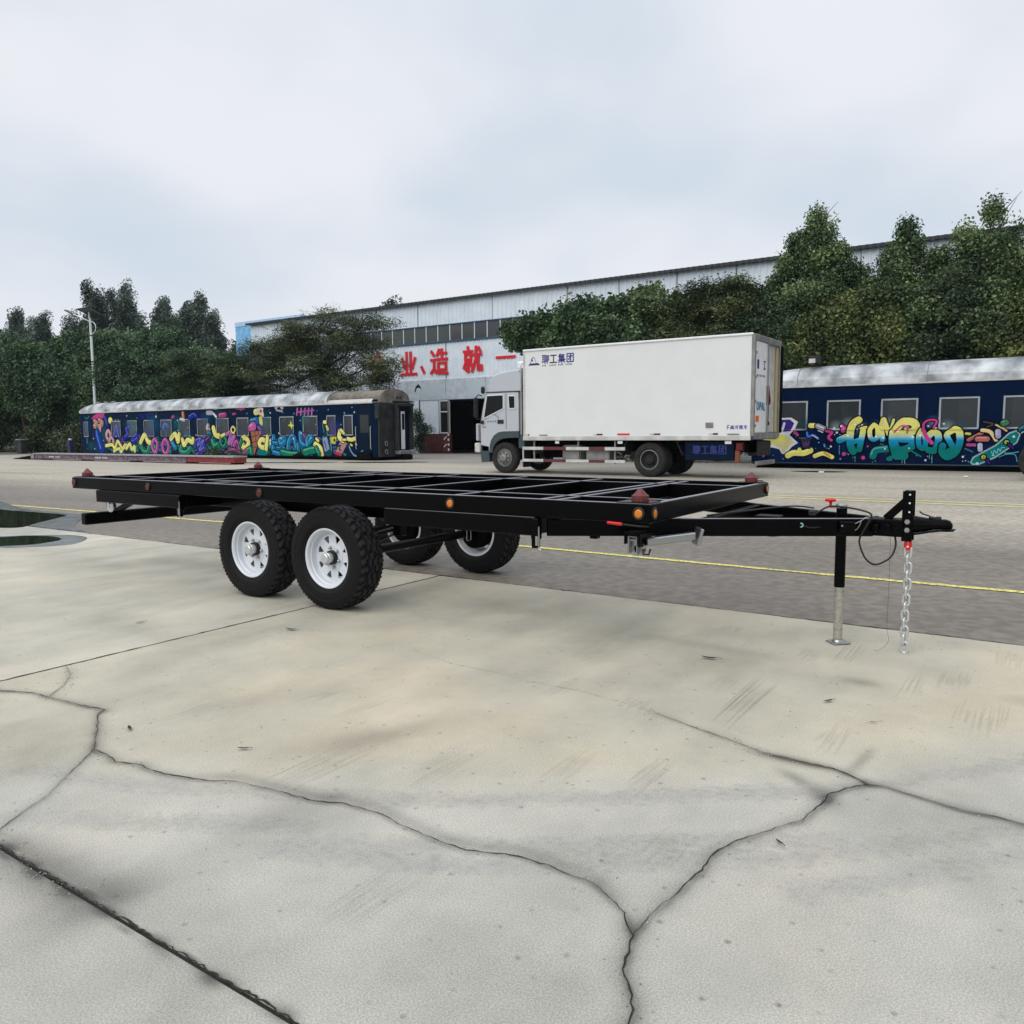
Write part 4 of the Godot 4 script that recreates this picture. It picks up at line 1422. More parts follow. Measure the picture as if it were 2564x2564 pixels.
func truck() -> void:
	var o := thing("box_truck", "large white refrigerated box truck with a silver cab parked before the workshop", "truck", Vector3(-14.75, 0, -21.45))
	var W := 2.36
	# cargo box: hollow, the rear end half open
	var c := Canvas.new(0.8, 1.19, 8.05, 3.86, 140.0, Color(0.84, 0.85, 0.855))
	c.grime(61, 0.006, Color(0.79, 0.81, 0.83), 0.5)
	c.grime(63, 0.05, Color(0.76, 0.77, 0.76), 0.12)
	var navy := Color(0.13, 0.13, 0.42)
	# company mark at the front top corner
	c.stroke([1.05, 3.46, 1.17, 3.66, 1.29, 3.46], 0.02, Color(0.35, 0.36, 0.45), 0.0)
	c.poly([0.98, 3.40, 1.42, 3.40, 1.36, 3.47, 1.04, 3.47], Color(0.14, 0.13, 0.30))
	c.disc(Vector2(1.13, 3.56), 0.035, Color(0.12, 0.12, 0.3))
	c.stroke([1.10, 3.6, 1.16, 3.65], 0.03, Color(0.3, 0.3, 0.4), 0.0)
	var gx := 1.48
	for nm in ["liao", "gong", "ji", "tuan"]:
		c.glyph(GLYPH[nm], Vector2(gx, 3.44), Vector2(0.26, 0.27), 0.036 if nm != "liao" else 0.03, navy if nm != "gong" else Color(0.06, 0.07, 0.10))
		gx += 0.295
	var rr := rng(4)
	gx = 1.5
	while gx < 2.55:
		if absf(gx - 1.70) > 0.05 and absf(gx - 2.02) > 0.04 and absf(gx - 2.3) > 0.03:
			c.rect(gx, 3.345, gx + 0.035, 3.345 + rr.randf_range(0.04, 0.06), Color(0.32, 0.32, 0.36))
		gx += 0.052
	# class of vehicle at the rear foot of the side
	c.stroke([7.42, 1.37, 7.42, 1.47, 7.48, 1.47], 0.02, navy, 0.0)
	c.stroke([7.42, 1.42, 7.47, 1.42], 0.02, navy, 0.0)
	gx = 7.50
	for nm in ["lei", "leng", "cang", "che"]:
		c.glyph(GLYPH[nm], Vector2(gx, 1.365), Vector2(0.105, 0.11), 0.016, Color(0.16, 0.17, 0.50))
		gx += 0.122
	var sm := mat(Color.WHITE, 0.35, 0.0, 0.5)
	sm.albedo_texture = c.texture()
	var s := Sh.new()
	s.quad(Vector3(0.8, 1.19, 0.03), Vector3(8.05, 1.19, 0.03), Vector3(8.05, 3.86, 0.03), Vector3(0.8, 3.86, 0.03), Vector3.BACK)
	s.map_xy(0.8, 1.19, 7.25, 2.67)
	var box := part("cargo_box", span(0.8, 8.05, 1.19, 3.86, -0.06, 0.026), M.truck_white, o)
	part("side_panel", s, sm, box)
	part("far_side", span(0.8, 8.05, 1.19, 3.86, -W - 0.03, -W + 0.06), M.truck_white, box)
	part("front_wall", span(0.8, 0.88, 1.19, 3.86, -W + 0.06, -0.06), M.truck_white, box)
	part("floor", span(0.88, 8.0, 1.19, 1.28, -W + 0.06, -0.06), M.grey_metal, box)
	part("roof_panel", span(0.88, 8.0, 3.78, 3.86, -W + 0.06, -0.06), M.truck_white, box)
	for z in [0.035, -W - 0.035]:
		part("roof_rail", boxs(Vector3(4.43, 3.875, z), Vector3(7.3, 0.07, 0.06), 0.02), M.truck_white, box)
		part("bottom_rail", span(0.78, 8.06, 1.06, 1.19, z - 0.03, z + 0.03, 0.01), M.light_metal, box)
	part("corner_trim", span(0.78, 0.86, 1.19, 3.84, 0.0, 0.045, 0.012), M.light_metal, box)
	for q in [[0.84, 0.95], [3.3, 3.55], [5.15, 5.4], [6.9, 7.1]]:
		part("marker", span(q[0] + 0.12, q[1] + 0.06, 1.215, 1.26, 0.032, 0.045, 0.004), M.red_lens, box)
		part("marker", span(q[0], q[0] + 0.115, 1.215, 1.26, 0.032, 0.044, 0.004), M.light_metal, box)
	for q in [[1.38, 1.68], [7.42, 7.75]]:
		part("marker", span(q[0], q[1], 1.205, 1.245, 0.032, 0.045, 0.004), M.grey_metal, box)
	part("marker", span(4.1, 4.5, 1.215, 1.265, 0.032, 0.045, 0.004), M.red, box)
	part("vent_grille", span(6.80, 7.02, 1.40, 1.55, 0.032, 0.045, 0.004), M.grey_metal, box)
	for q in [[1.95, 0.14], [4.1, 0.16], [7.35, 0.18]]:
		part("reflector_plate", span(q[0], q[0] + q[1], 0.96, 1.05, 0.0, 0.02, 0.004), M.pole, box)
	# rear frame, one closed door, one ajar
	var fr := Sh.new()
	fr.box(Vector3(8.09, 2.52, 0.0), Vector3(0.10, 2.72, 0.11), 0.015)
	fr.box(Vector3(8.09, 2.52, -W), Vector3(0.10, 2.72, 0.11), 0.015)
	fr.box(Vector3(8.092, 3.80, -W * 0.5), Vector3(0.10, 0.17, W - 0.12), 0.015)
	fr.box(Vector3(8.092, 1.17, -W * 0.5), Vector3(0.12, 0.16, W - 0.12), 0.015)
	part("rear_frame", fr, M.grey_metal, o)
	var dr := part("rear_door", span(8.05, 8.12, 1.26, 3.71, -1.13, -0.07, 0.012), M.truck_white, o)
	var bl := mat(Color(0.10, 0.12, 0.40), 0.5)
	part("lettering", span(8.121, 8.126, 2.98, 3.22, -0.36, -0.20), bl, dr)
	for q in [[8.121, 3.2, -0.86, 0.16], [8.121, 3.0, -0.86, 0.16]]:
		part("lettering", boxs(Vector3(8.124, q[1], q[2]), Vector3(0.006, 0.03, q[3])), M.dark, dr)
	part("lettering", boxs(Vector3(8.124, 3.1, -0.86), Vector3(0.005, 0.2, 0.03)), M.dark, dr)
	for i in 6:
		part("lettering", boxs(Vector3(8.123, 2.80, -0.24 - i * 0.13), Vector3(0.004, 0.06, 0.05)), M.dark, dr)
	var tb := mat(Color(0.08, 0.38, 0.55), 0.5)
	var txt := TextMesh.new()
	var sf := SystemFont.new()
	sf.font_names = PackedStringArray(["Droid Sans"])
	sf.font_weight = 700
	txt.font = sf
	txt.text = "OPAL"
	txt.font_size = 40
	txt.pixel_size = 0.0078
	txt.depth = 0.006
	var tm := part("lettering", txt, tb, dr)
	tm.transform = Transform3D(Basis(Vector3.UP, PI / 2), Vector3(8.126, 1.98, -0.60))
	part("hazard_plate", span(8.121, 8.13, 1.56, 1.72, -0.42, -0.15), mat(Color(0.85, 0.36, 0.03), 0.5), dr)
	for y in [1.45, 2.1, 2.75, 3.4]:
		part("hinge", boxs(Vector3(8.13, y, -0.09), Vector3(0.04, 0.08, 0.07), 0.01), M.grey_metal, dr)
	var bar := Sh.new()
	bar.tube([Vector3(8.16, 1.22, -1.1), Vector3(8.16, 3.7, -1.1)], 0.018, 8)
	part("lock_rod", bar, M.grey_metal, dr)
	part("rear_door", span(7.98, 8.04, 1.26, 3.71, -W + 0.10, -1.16, 0.012), M.light_metal, o)
	part("door_seal", span(8.045, 8.10, 1.27, 3.70, -W + 0.10, -W + 0.24, 0.01), mat(Color(0.66, 0.60, 0.44), 0.7), o)
	part("door_jamb", span(8.05, 8.2, 1.26, 3.74, -W - 0.08, -W + 0.02, 0.02), M.dark, o)
	var strap := Sh.new()
	strap.tube([Vector3(8.15, 2.55, -1.13), Vector3(8.13, 2.4, -1.2), Vector3(8.12, 2.15, -1.28), Vector3(8.11, 2.05, -1.33)], [0.03, 0.05, 0.07, 0.05], 8)
	part("red_cloth", strap, M.red_lens, o)
	var rod := Sh.new()
	rod.tube([Vector3(8.13, 2.1, -1.25), Vector3(8.10, 1.56, -1.33)], 0.025, 6)
	part("door_handle", rod, M.matt_black, o)
	var lk := Sh.new()
	lk.lathe([Vector2(0, 0), Vector2(0, 0.06), Vector2(0.03, 0.06), Vector2(0.03, 0.03), Vector2(0.01, 0.025), Vector2(0.01, 0.0)], Vector3(8.06, 1.52, -1.5), Vector3.RIGHT, 16)
	part("lock", lk, M.matt_black, o)
	# cab
	var prof := [[-0.98, 0.72, 1.0, 0.0], [-1.02, 1.02, 1.0, 0.0], [-1.03, 1.45, 1.0, 0.0], [-1.02, 1.70, 1.0, 0.0], [-0.94, 2.08, 1.0, 0.0], [-0.83, 2.50, 0.9, 0.0], [-0.76, 2.60, 0.8, 0.3], [0.2, 2.63, 0.0, 0.6], [0.57, 2.62, 0.0, 0.6], [0.58, 2.3, 0.0, 0.0], [0.58, 1.36, 0.0, 0.0], [0.30, 1.36, 0.0, 0.0], [0.0, 1.35, 0.0, 0.0], [-0.20, 1.32, 0.0, 0.0], [-0.38, 1.22, 0.0, 0.0], [-0.50, 1.06, 0.0, 0.0], [-0.55, 0.88, 0.0, 0.0], [-0.56, 0.72, 0.0, 0.0]]
	var cab := part("cab", loft_cab(prof, W, 0.12), M.cab, o)
	var fp := [[-0.76, 2.64, 0.8, 0.0], [-0.73, 2.80, 0.8, 0.3], [-0.63, 3.03, 0.7, 0.8], [-0.45, 3.19, 0.4, 1.3], [-0.14, 3.29, 0.2, 1.6], [0.28, 3.35, 0.0, 1.8], [0.62, 3.38, 0.0, 1.8], [0.64, 3.0, 0.0, 0.0], [0.58, 2.64, 0.0, 0.0]]
	part("roof_fairing", loft_cab(fp, W, 0.16), M.cab, cab)
	part("fairing_edge", span(0.56, 0.66, 2.64, 3.2, 0.0, 0.012, 0.004), M.cab, cab)
	part("roof_seam", span(-0.7, 0.58, 2.605, 2.645, -0.04, 0.008, 0.003), M.cab_grey, cab)
	var win := [-0.66, 2.52, 0.0, 2.53, 0.0, 2.09, -0.06, 2.06, -0.80, 1.77]
	part("door_window", poly_plate(win, 0.002, 0.008), M.glass, cab)
	part("window_trim", outline_frame(win, 0.022, 0.0, 0.012), M.pole, cab)
	var w2 := [0.19, 2.49, 0.45, 2.48, 0.45, 2.08, 0.22, 2.08]
	part("rear_window", poly_plate(w2, 0.002, 0.008), M.glass, cab)
	part("window_trim", outline_frame(w2, 0.018, 0.0, 0.012), M.pole, cab)
	var ws := Sh.new()
	ws.face(Vector3(-1.02, 1.74, -0.28), Vector3(-1.02, 1.74, -W + 0.28), Vector3(-0.835, 2.49, -W + 0.28), Vector3(-0.835, 2.49, -0.28), Vector3(0, 2, -1))
	for i in ws.v.size():
		ws.v[i] += Vector3(-0.015, 0.006, 0)
	part("windscreen", ws, M.glass, cab)
	part("door_gap", span(0.09, 0.105, 1.43, 2.58, -0.004, 0.004), M.dark, cab)
	part("door_gap", span(0.09, 0.105, 1.0, 1.4, -0.06, -0.03), M.dark, cab)
	part("door_handle", span(-0.24, 0.0, 1.60, 1.73, 0.003, 0.02, 0.006), M.matt_black, cab)
	# faint ring of print on the door
	var ink := mat(Color(0.36, 0.48, 0.62), 0.5)
	for k in 9:
		var a := deg_to_rad(160 - k * 17.5)
		part("door_print", boxs(Vector3(-0.47 + 0.28 * cos(a), 1.72 + 0.2 * sin(a), 0.004), Vector3(0.045, 0.05, 0.004)), ink, cab)
	for k in 4:
		part("door_print", boxs(Vector3(-0.62 + k * 0.1, 1.68, 0.004), Vector3(0.06, 0.06, 0.004)), ink, cab)
	part("door_print", boxs(Vector3(-0.78, 1.5, 0.004), Vector3(0.14, 0.025, 0.004)), M.cab_grey, cab)
	# dark lower flare over the wheel, bumper, step
	part("wheel_arch", poly_plate([-0.57, 0.66, -0.555, 0.88, -0.505, 1.06, -0.385, 1.225, -0.205, 1.325, 0.0, 1.355, 0.60, 1.362, 0.60, 1.15, 0.44, 1.15, 0.10, 1.14, -0.12, 1.10, -0.30, 1.00, -0.41, 0.85, -0.45, 0.66], -0.10, 0.118), M.cab_grey, cab)
	part("arch_lining", span(-0.62, 0.62, 0.9, 1.36, -W + 0.35, -0.36), M.dark, cab)
	part("skirt", span(0.55, 0.78, 0.8, 1.38, -W + 0.1, -0.02, 0.02), M.cab_grey, cab)
	var bp := [[-1.00, 0.34, 1.0, 0.0], [-1.04, 0.60, 1.0, 0.0], [-1.02, 0.90, 1.0, 0.0], [-0.98, 0.905, 1.0, 0.0], [-0.60, 0.86, 0.0, 0.0], [-0.58, 0.36, 0.0, 0.0]]
	part("bumper", loft_cab(bp, W, 0.12), M.cab_grey, o)
	part("head_lamp", span(-1.24, -1.0, 0.66, 0.98, -0.5, -0.06, 0.03), M.light_metal, o)
	part("corner_panel", span(-1.18, -1.08, 1.05, 1.62, -0.30, -0.06, 0.03), M.cab, o)
	var mr := part("mirror", boxs(Vector3(-1.02, 2.14, 0.12), Vector3(0.10, 0.66, 0.2), 0.04), M.matt_black, o)
	var arm := Sh.new()
	arm.tube([Vector3(-0.86, 2.52, 0.0), Vector3(-0.95, 2.56, 0.08), Vector3(-1.02, 2.48, 0.12)], 0.018, 6)
	arm.tube([Vector3(-0.98, 1.76, 0.0), Vector3(-1.0, 1.74, 0.1), Vector3(-1.02, 1.8, 0.12)], 0.018, 6)
	part("arm", arm, M.matt_black, mr)
	part("mirror", boxs(Vector3(-0.76, 2.70, 0.08), Vector3(0.10, 0.24, 0.18), 0.045), M.matt_black, o)
	part("door_mirror", boxs(Vector3(-0.84, 1.66, 0.05), Vector3(0.12, 0.12, 0.1), 0.03), M.matt_black, o)
	# refrigeration unit over the cab, ladder and hoses behind it
	var ref := part("cooling_unit", span(0.2, 0.79, 3.34, 3.62, -1.9, -0.45, 0.06), M.truck_white, o)
	part("bracket", span(0.05, 0.79, 3.29, 3.33, -1.8, -0.5, 0.01), M.matt_black, ref)
	var ld := Sh.new()
	for z in [0.0, -0.35]:
		ld.tube([Vector3(0.68, 1.25, z), Vector3(0.68, 3.4, z), Vector3(0.74, 3.5, z)], 0.016, 6)
	for i in 7:
		ld.tube([Vector3(0.68, 1.35 + i * 0.3, 0.0), Vector3(0.68, 1.35 + i * 0.3, -0.35)], 0.014, 6)
	part("ladder", ld, M.light_metal, o)
	# chassis, side guards, tanks
	part("chassis", span(-0.6, 8.0, 0.72, 1.05, -W + 0.7, -0.7), M.dark, o)
	part("front_axle", span(-0.06, 0.06, 0.42, 0.56, -W + 0.2, -0.2), M.dark, o)
	part("rear_axle", span(4.98, 5.22, 0.38, 0.62, -W + 0.2, -0.2), M.dark, o)
	part("fuel_tank", span(2.1, 2.75, 0.40, 0.92, -0.6, -0.12, 0.06), M.grey_metal, o)
	part("battery_box", span(2.95, 3.75, 0.42, 0.86, -0.6, -0.14, 0.03), M.grey_metal, o)
	part("spare_frame", span(1.0, 1.9, 0.5, 0.95, -1.4, -0.8, 0.03), M.dark, o)
	M.guard_red = mat(Color(0.33, 0.13, 0.16), 0.6)
	var gd := holder("side_guard", o)
	var xs := [0.76, 1.5, 2.32, 3.12, 3.66, 4.33]
	for y in [[0.76, 0.86], [0.385, 0.475]]:
		for i in 5:
			part("bar", span(xs[i], xs[i + 1], y[0], y[1], -0.05, 0.0, 0.008), M.light_metal if i % 2 == 0 else M.guard_red, gd)
	part("post", span(0.72, 0.758, 0.38, 0.87, -0.052, 0.004, 0.008), M.light_metal, gd)
	for x in [1.1, 2.7, 3.95]:
		part("post", span(x, x + 0.05, 0.36, 1.06, -0.10, -0.055, 0.006), M.grey_metal, gd)
	for x in [4.28, 6.0]:
		var fl := Sh.new()
		fl.box(Vector3(x, 0.86, -0.35), Vector3(0.03, 0.5, 0.6), 0.006, Basis(Vector3.BACK, 0.45 if x > 5 else -0.35))
		part("mud_flap", fl, M.matt_black, o)
	part("mud_flap", span(0.66, 0.70, 0.2, 0.95, -0.55, -0.1, 0.006), M.matt_black, o)
	var tb2 := part("tool_box", span(6.18, 7.58, 0.50, 1.03, -0.6, -0.04, 0.02), M.navy, o)
	var bt := mat(Color(0.07, 0.12, 0.42), 0.5)
	var nms := ["liao", "gong", "ji", "tuan"]
	for i in 4:
		part("lettering", letter_shape(GLYPH[nms[i]], 0.22, 0.24, 0.035, 0.004), bt, tb2, Vector3(6.52 + i * 0.25, 0.68, -0.038))
	part("tail_light", span(7.62, 7.80, 0.78, 1.0, -0.30, -0.06, 0.02), M.red_lens, o)
	part("tail_bracket", span(7.60, 7.72, 0.45, 0.78, -0.2, -0.08, 0.01), mat(Color(0.45, 0.25, 0.17), 0.7), o)
	part("tail_lift_arm", span(7.75, 8.05, 0.62, 1.04, -1.9, -0.7, 0.03), M.matt_black, o)
	part("rear_bumper", span(8.0, 8.08, 0.36, 0.48, -W + 0.1, -0.55, 0.015), M.grey_metal, o)
	for z in [-0.14, -W + 0.14]:
		var wh := truck_wheel(o, Vector3(0, 0.5, z), true)
		if z < -1.0:
			wh.rotation.y = PI
	for z in [-0.14, -0.47, -W + 0.14, -W + 0.47]:
		var wh := truck_wheel(o, Vector3(5.1, 0.5, z), false)
		if z < -1.0:
			wh.rotation.y = PI


# ------------------------------------------------------------------ weighbridge, lamp, vehicle at the edge
func weighbridge() -> void:
	var o := thing("weighbridge", "low long steel weighbridge beam with faded maroon sides and a ramp at its left end", "weighbridge", Vector3(-50.0, 0, -22.3))
	part("ramp", poly_plate([0.0, 0.0, 2.6, 0.0, 2.6, 0.30, 0.1, 0.03], -0.7, 0.7), M.deck_steel, o)
	part("ramp_edge", poly_plate([0.2, 0.0, 2.55, 0.0, 2.55, 0.25, 0.3, 0.03], 0.0, 0.02), M.dark, o)
	part("deck", span(2.6, 20.3, 0.30, 0.37, -0.7, 0.06, 0.01), M.deck_steel, o)
	var x := 2.7
	for i in 3:
		var w: float = [4.7, 4.6, 4.9][i]
		part("side_beam", span(x, x + w - 0.06, 0.06, 0.295, -0.65, 0.0, 0.01), M.maroon, o)
		var r := rng(70 + i)
		if i < 2:
			var t := part("lettering", boxs(Vector3(x + 1.6, 0.18, 0.003), Vector3(0.05, 0.07, 0.004)), M.pole, o)
			for k in 9:
				if k != 4:
					part("lettering", boxs(Vector3(x + 1.7 + k * 0.12, 0.18, 0.003), Vector3(r.randf_range(0.05, 0.08), 0.07, 0.004)), M.pole, o)
		x += w
	part("red_side_beam", span(16.9, 20.3, 0.06, 0.295, -0.65, 0.005, 0.01), M.fresh_red, o)
	for xx in [3.2, 7.4, 12.0, 16.6, 19.9]:
		part("foot", span(xx, xx + 0.3, 0.0, 0.06, -0.6, -0.1), M.dark, o)
	part("hinge_plate", span(2.3, 2.66, 0.05, 0.31, 0.021, 0.035, 0.004), M.grey_metal, o)


func street_lamp() -> void:
	var o := thing("street_lamp", "tall white solar street lamp with tilted panel rising behind the left coach", "street lamp", Vector3(-57.5, 0, -31.5))
	var p := Sh.new()
	p.tube([Vector3(0, 0, 0), Vector3(0, 4.5, 0), Vector3(-0.05, 9.7, 0)], [0.12, 0.105, 0.075], 12)
	part("pole", p, M.pole, o)
	for q in [[5.85, 0.1], [6.05, 0.06], [6.2, 0.07], [6.4, 0.06], [6.55, 0.1], [8.45, 0.05]]:
		var s := Sh.new()
		s.lathe([Vector2(0, 0.0), Vector2(0, 0.118), Vector2(q[1], 0.118), Vector2(q[1], 0.0)], Vector3(-0.02, q[0], 0), Vector3.UP, 12)
		part("band", s, M.matt_black, o)
	var a := Sh.new()
	a.tube([Vector3(-0.05, 9.45, 0), Vector3(-1.0, 9.78, 0.05), Vector3(-2.1, 10.14, 0.1)], 0.04, 8)
	part("arm", a, M.pole, o)
	var h := Sh.new()
	h.box(Vector3(-2.6, 10.33, 0.12), Vector3(1.0, 0.09, 0.28), 0.03, Basis(Vector3.BACK, -0.36))
	part("lamp_head", h, M.cab_grey, o)
	var c := Sh.new()
	var arc := []
	for k in 9:
		var t := PI * k / 8
		arc.append(Vector3(0.02 + 0.62 * sin(t), 9.0 + 0.45 * cos(t), 0))
	c.tube(arc, 0.03, 8)
	part("brace", c, M.pole, o)
	var b := Basis(Vector3.RIGHT, -0.34)
	var sp := Sh.new()
	sp.box(Vector3(-0.05, 10.08, -0.1), Vector3(1.4, 0.05, 1.5), 0.01, b)
	var pn := part("solar_panel", sp, mat(Color(0.24, 0.27, 0.31), 0.3), o)
	part("bracket", boxs(Vector3(-0.05, 9.88, 0.05), Vector3(0.09, 0.45, 0.09), 0.01), M.pole, pn)


func edge_truck() -> void:
	# only the dusty tyre of this one reaches into the picture
	var o := thing("parked_truck", "dusty truck wheel of a vehicle standing at the right edge before the coach", "truck", Vector3(-0.30, 0, -24.3))
	for z in [0.0, -1.7]:
		var w := truck_wheel(o, Vector3(0.12, 0.5, z), false)
		w.rotation.y = -0.35
	for z in [0.0, -1.7]:
		truck_wheel(o, Vector3(3.4, 0.5, z), false)
	part("chassis", span(-0.1, 4.4, 0.6, 0.85, -1.4, -0.4), M.dark, o)
	part("axle", span(0.05, 0.2, 0.45, 0.6, -1.6, -0.1), M.dark, o)
	part("axle", span(3.33, 3.48, 0.45, 0.6, -1.6, -0.1), M.dark, o)
	part("load_bed", span(0.9, 4.6, 1.15, 1.8, -2.0, 0.2, 0.03), M.grey_metal, o)


# ------------------------------------------------------------------ trees
func leaf_cluster(kind: String, seed_: int) -> ArrayMesh:
	var s := Sh.new()
	var r := rng(seed_)
	if kind == "spray":       # a flat drooping spray, as feathery leaves hang
		for i in 40:
			var a := r.randf() * TAU
			var d := sqrt(r.randf())
			var c := Vector3(cos(a) * d * 0.52, -0.16 * d * d + r.randf_range(-0.05, 0.05), sin(a) * d * 0.52)
			var out := Vector3(cos(a + r.randf_range(-0.9, 0.9)), r.randf_range(-0.7, 0.1), sin(a + r.randf_range(-0.9, 0.9))).normalized()
			var w := out.cross(Vector3(r.randf_range(-0.4, 0.4), 1, r.randf_range(-0.4, 0.4))).normalized()
			var nn := w.cross(out).normalized()
			if nn.y < 0.0: nn = -nn
			var L := r.randf_range(0.075, 0.135)
			s.t3(c, c + out * L * 0.5 + w * L * 0.26, c + out * L, nn, nn, nn)
			s.t3(c, c + out * L, c + out * L * 0.5 - w * L * 0.26, nn, nn, nn)
		return s.mesh()
	var n := 26
	var size := 0.112
	var rad := 0.42
	if kind == "poplar":
		n = 28
		size = 0.155
		rad = 0.45
	elif kind == "small":
		n = 28
		size = 0.085
		rad = 0.34
	for i in n:
		var d := Vector3(r.randf_range(-1, 1), r.randf_range(-1, 1), r.randf_range(-1, 1))
		var c := d.limit_length(1.0) * rad
		if kind == "poplar":
			c.y *= 1.7
		var a := Vector3(r.randf_range(-1, 1), r.randf_range(-0.9, 0.5), r.randf_range(-1, 1)).normalized()
		var b := a.cross(Vector3(r.randf_range(-1, 1), r.randf_range(-1, 1), r.randf_range(-1, 1)).normalized()).normalized()
		var nn := a.cross(b).normalized()
		if nn.y < 0.0:
			nn = -nn
		var L := size * r.randf_range(0.75, 1.3)
		var fold := nn * L * 0.18
		var w := b * L * 0.42
		s.t3(c - a * L * 0.6, c + w + fold, c + a * L * 0.7, (nn - b * 0.3).normalized(), (nn - b * 0.3).normalized(), nn)
		s.t3(c - a * L * 0.6, c + a * L * 0.7, c - w + fold, (nn + b * 0.3).normalized(), nn, (nn + b * 0.3).normalized())
	return s.mesh()


func crown(parent: Node3D, leaf: ArrayMesh, blobs: Array, count: int, seed_: int, c0: Color, c1: Color, sc := 1.0, gap := -0.12, called := "crown", freq := 0.8) -> void:
	var r := rng(seed_)
	var f := FastNoiseLite.new()
	f.seed = seed_
	f.frequency = freq
	f.fractal_octaves = 2
	var f2 := FastNoiseLite.new()
	f2.seed = seed_ + 50
	f2.frequency = 0.55
	f2.fractal_octaves = 2
	var mm := MultiMesh.new()
	mm.transform_format = MultiMesh.TRANSFORM_3D
	mm.use_colors = true
	mm.mesh = leaf
	count = int(count * 1.25)
	mm.instance_count = count
	# every blob carries a dozen boughs; most leaves sit on boughs, the rest fill the inside thinly
	var wsum := 0.0
	var ws := []
	var boughs := []
	for b in blobs:
		wsum += pow(b[3] * b[4] * b[5], 0.7)
		ws.append(wsum)
		var list := []
		for k in 13:
			var d := Vector3(r.randfn(), r.randfn() * 0.9 + 0.15, r.randfn()).normalized()
			var rd := r.randf_range(0.45, 1.0)
			list.append([Vector3(b[0] + d.x * b[3] * rd, b[1] + d.y * b[4] * rd, b[2] + d.z * b[5] * rd), Vector3(b[3], b[4] * 0.75, b[5]) * r.randf_range(0.20, 0.40), r.randf_range(-0.3, 0.3)])
		boughs.append(list)
	for i in count:
		var p := Vector3.ZERO
		var bias := 0.0
		for attempt in 10:
			var q := r.randf() * wsum
			var k := 0
			while k < ws.size() - 1 and ws[k] < q:
				k += 1
			var b: Array = blobs[k]
			var d := Vector3(r.randfn(), r.randfn(), r.randfn())
			if r.randf() < 0.74:
				var bo: Array = boughs[k][r.randi() % 13]
				p = bo[0] + (d * 0.62).limit_length(1.5) * bo[1]
				bias = bo[2]
			else:
				p = Vector3(b[0], b[1], b[2]) + d.normalized() * pow(r.randf(), 0.4) * 0.82 * Vector3(b[3], b[4], b[5])
				bias = -0.2
			if p.y > 0.15 and f.get_noise_3dv(p) > gap:
				break
		var yaw := r.randf() * TAU
		var B := Basis(Vector3.UP, yaw) * Basis(Vector3.RIGHT, r.randf_range(-0.5, 0.5)) * Basis(Vector3.BACK, r.randf_range(-0.5, 0.5))
		mm.set_instance_transform(i, Transform3D(B.scaled(Vector3.ONE * sc * r.randf_range(0.7, 1.3)), p))
		var t := clampf(0.45 + bias + f2.get_noise_3dv(p) * 1.0 + r.randf_range(-0.35, 0.35), 0, 1)
		var c := c0.lerp(c1, t * t) * r.randf_range(0.95, 1.6)
		mm.set_instance_color(i, Color(c.r, c.g, c.b, 1))
	var o := MultiMeshInstance3D.new()
	o.name = called
	o.multimesh = mm
	o.material_override = M.leaf
	parent.add_child(o, true)
	o.set_meta("kind", "stuff")


func trunk(parent: Node3D, h: float, r0: float, limbs: Array, seed_: int) -> void:
	var r := rng(seed_)
	var s := Sh.new()
	var pts := []
	var rad := []
	for i in 6:
		var t := i / 5.0
		pts.append(Vector3(r.randf_range(-0.12, 0.12) * h * 0.1 * i, h * t, r.randf_range(-0.1, 0.1) * h * 0.08 * i))
		rad.append(r0 * (1.0 - 0.75 * t))
	s.tube(pts, rad, 9)
	for q in limbs:
		var a: Vector3 = pts[clampi(int(q[0]), 0, 5)]
		var b := Vector3(q[1], q[2], q[3])
		var m := a.lerp(b, 0.5) + Vector3(0, -0.12 * a.distance_to(b), 0) + Vector3(r.randf_range(-0.2, 0.2), 0, r.randf_range(-0.2, 0.2))
		s.tube([a, m, b], [r0 * 0.5, r0 * 0.32, r0 * 0.10], 6)
		for k in 3:
			var e := b + Vector3(r.randf_range(-0.9, 0.9), r.randf_range(0.1, 0.9), r.randf_range(-0.9, 0.9))
			s.tube([m.lerp(b, 0.3 + 0.3 * k), e], [r0 * 0.15, r0 * 0.04], 5)
	part("trunk", s, M.bark, parent)


func tree(called: String, label: String, at: Vector3, h: float, r0: float, leaf: ArrayMesh, blobs: Array, count: int, seed_: int, c0: Color, c1: Color, group: String, sc := 1.0, gap := -0.12) -> Node3D:
	var o := thing(called, label, "tree", at, 0.0, group)
	var limbs := []
	for b in blobs:
		limbs.append([2 if b[1] < h * 0.6 else 4, b[0] * 0.9, b[1], b[2] * 0.9])
	trunk(o, h, r0, limbs, seed_)
	crown(o, leaf, blobs, count, seed_, c0, c1, sc, gap)
	return o


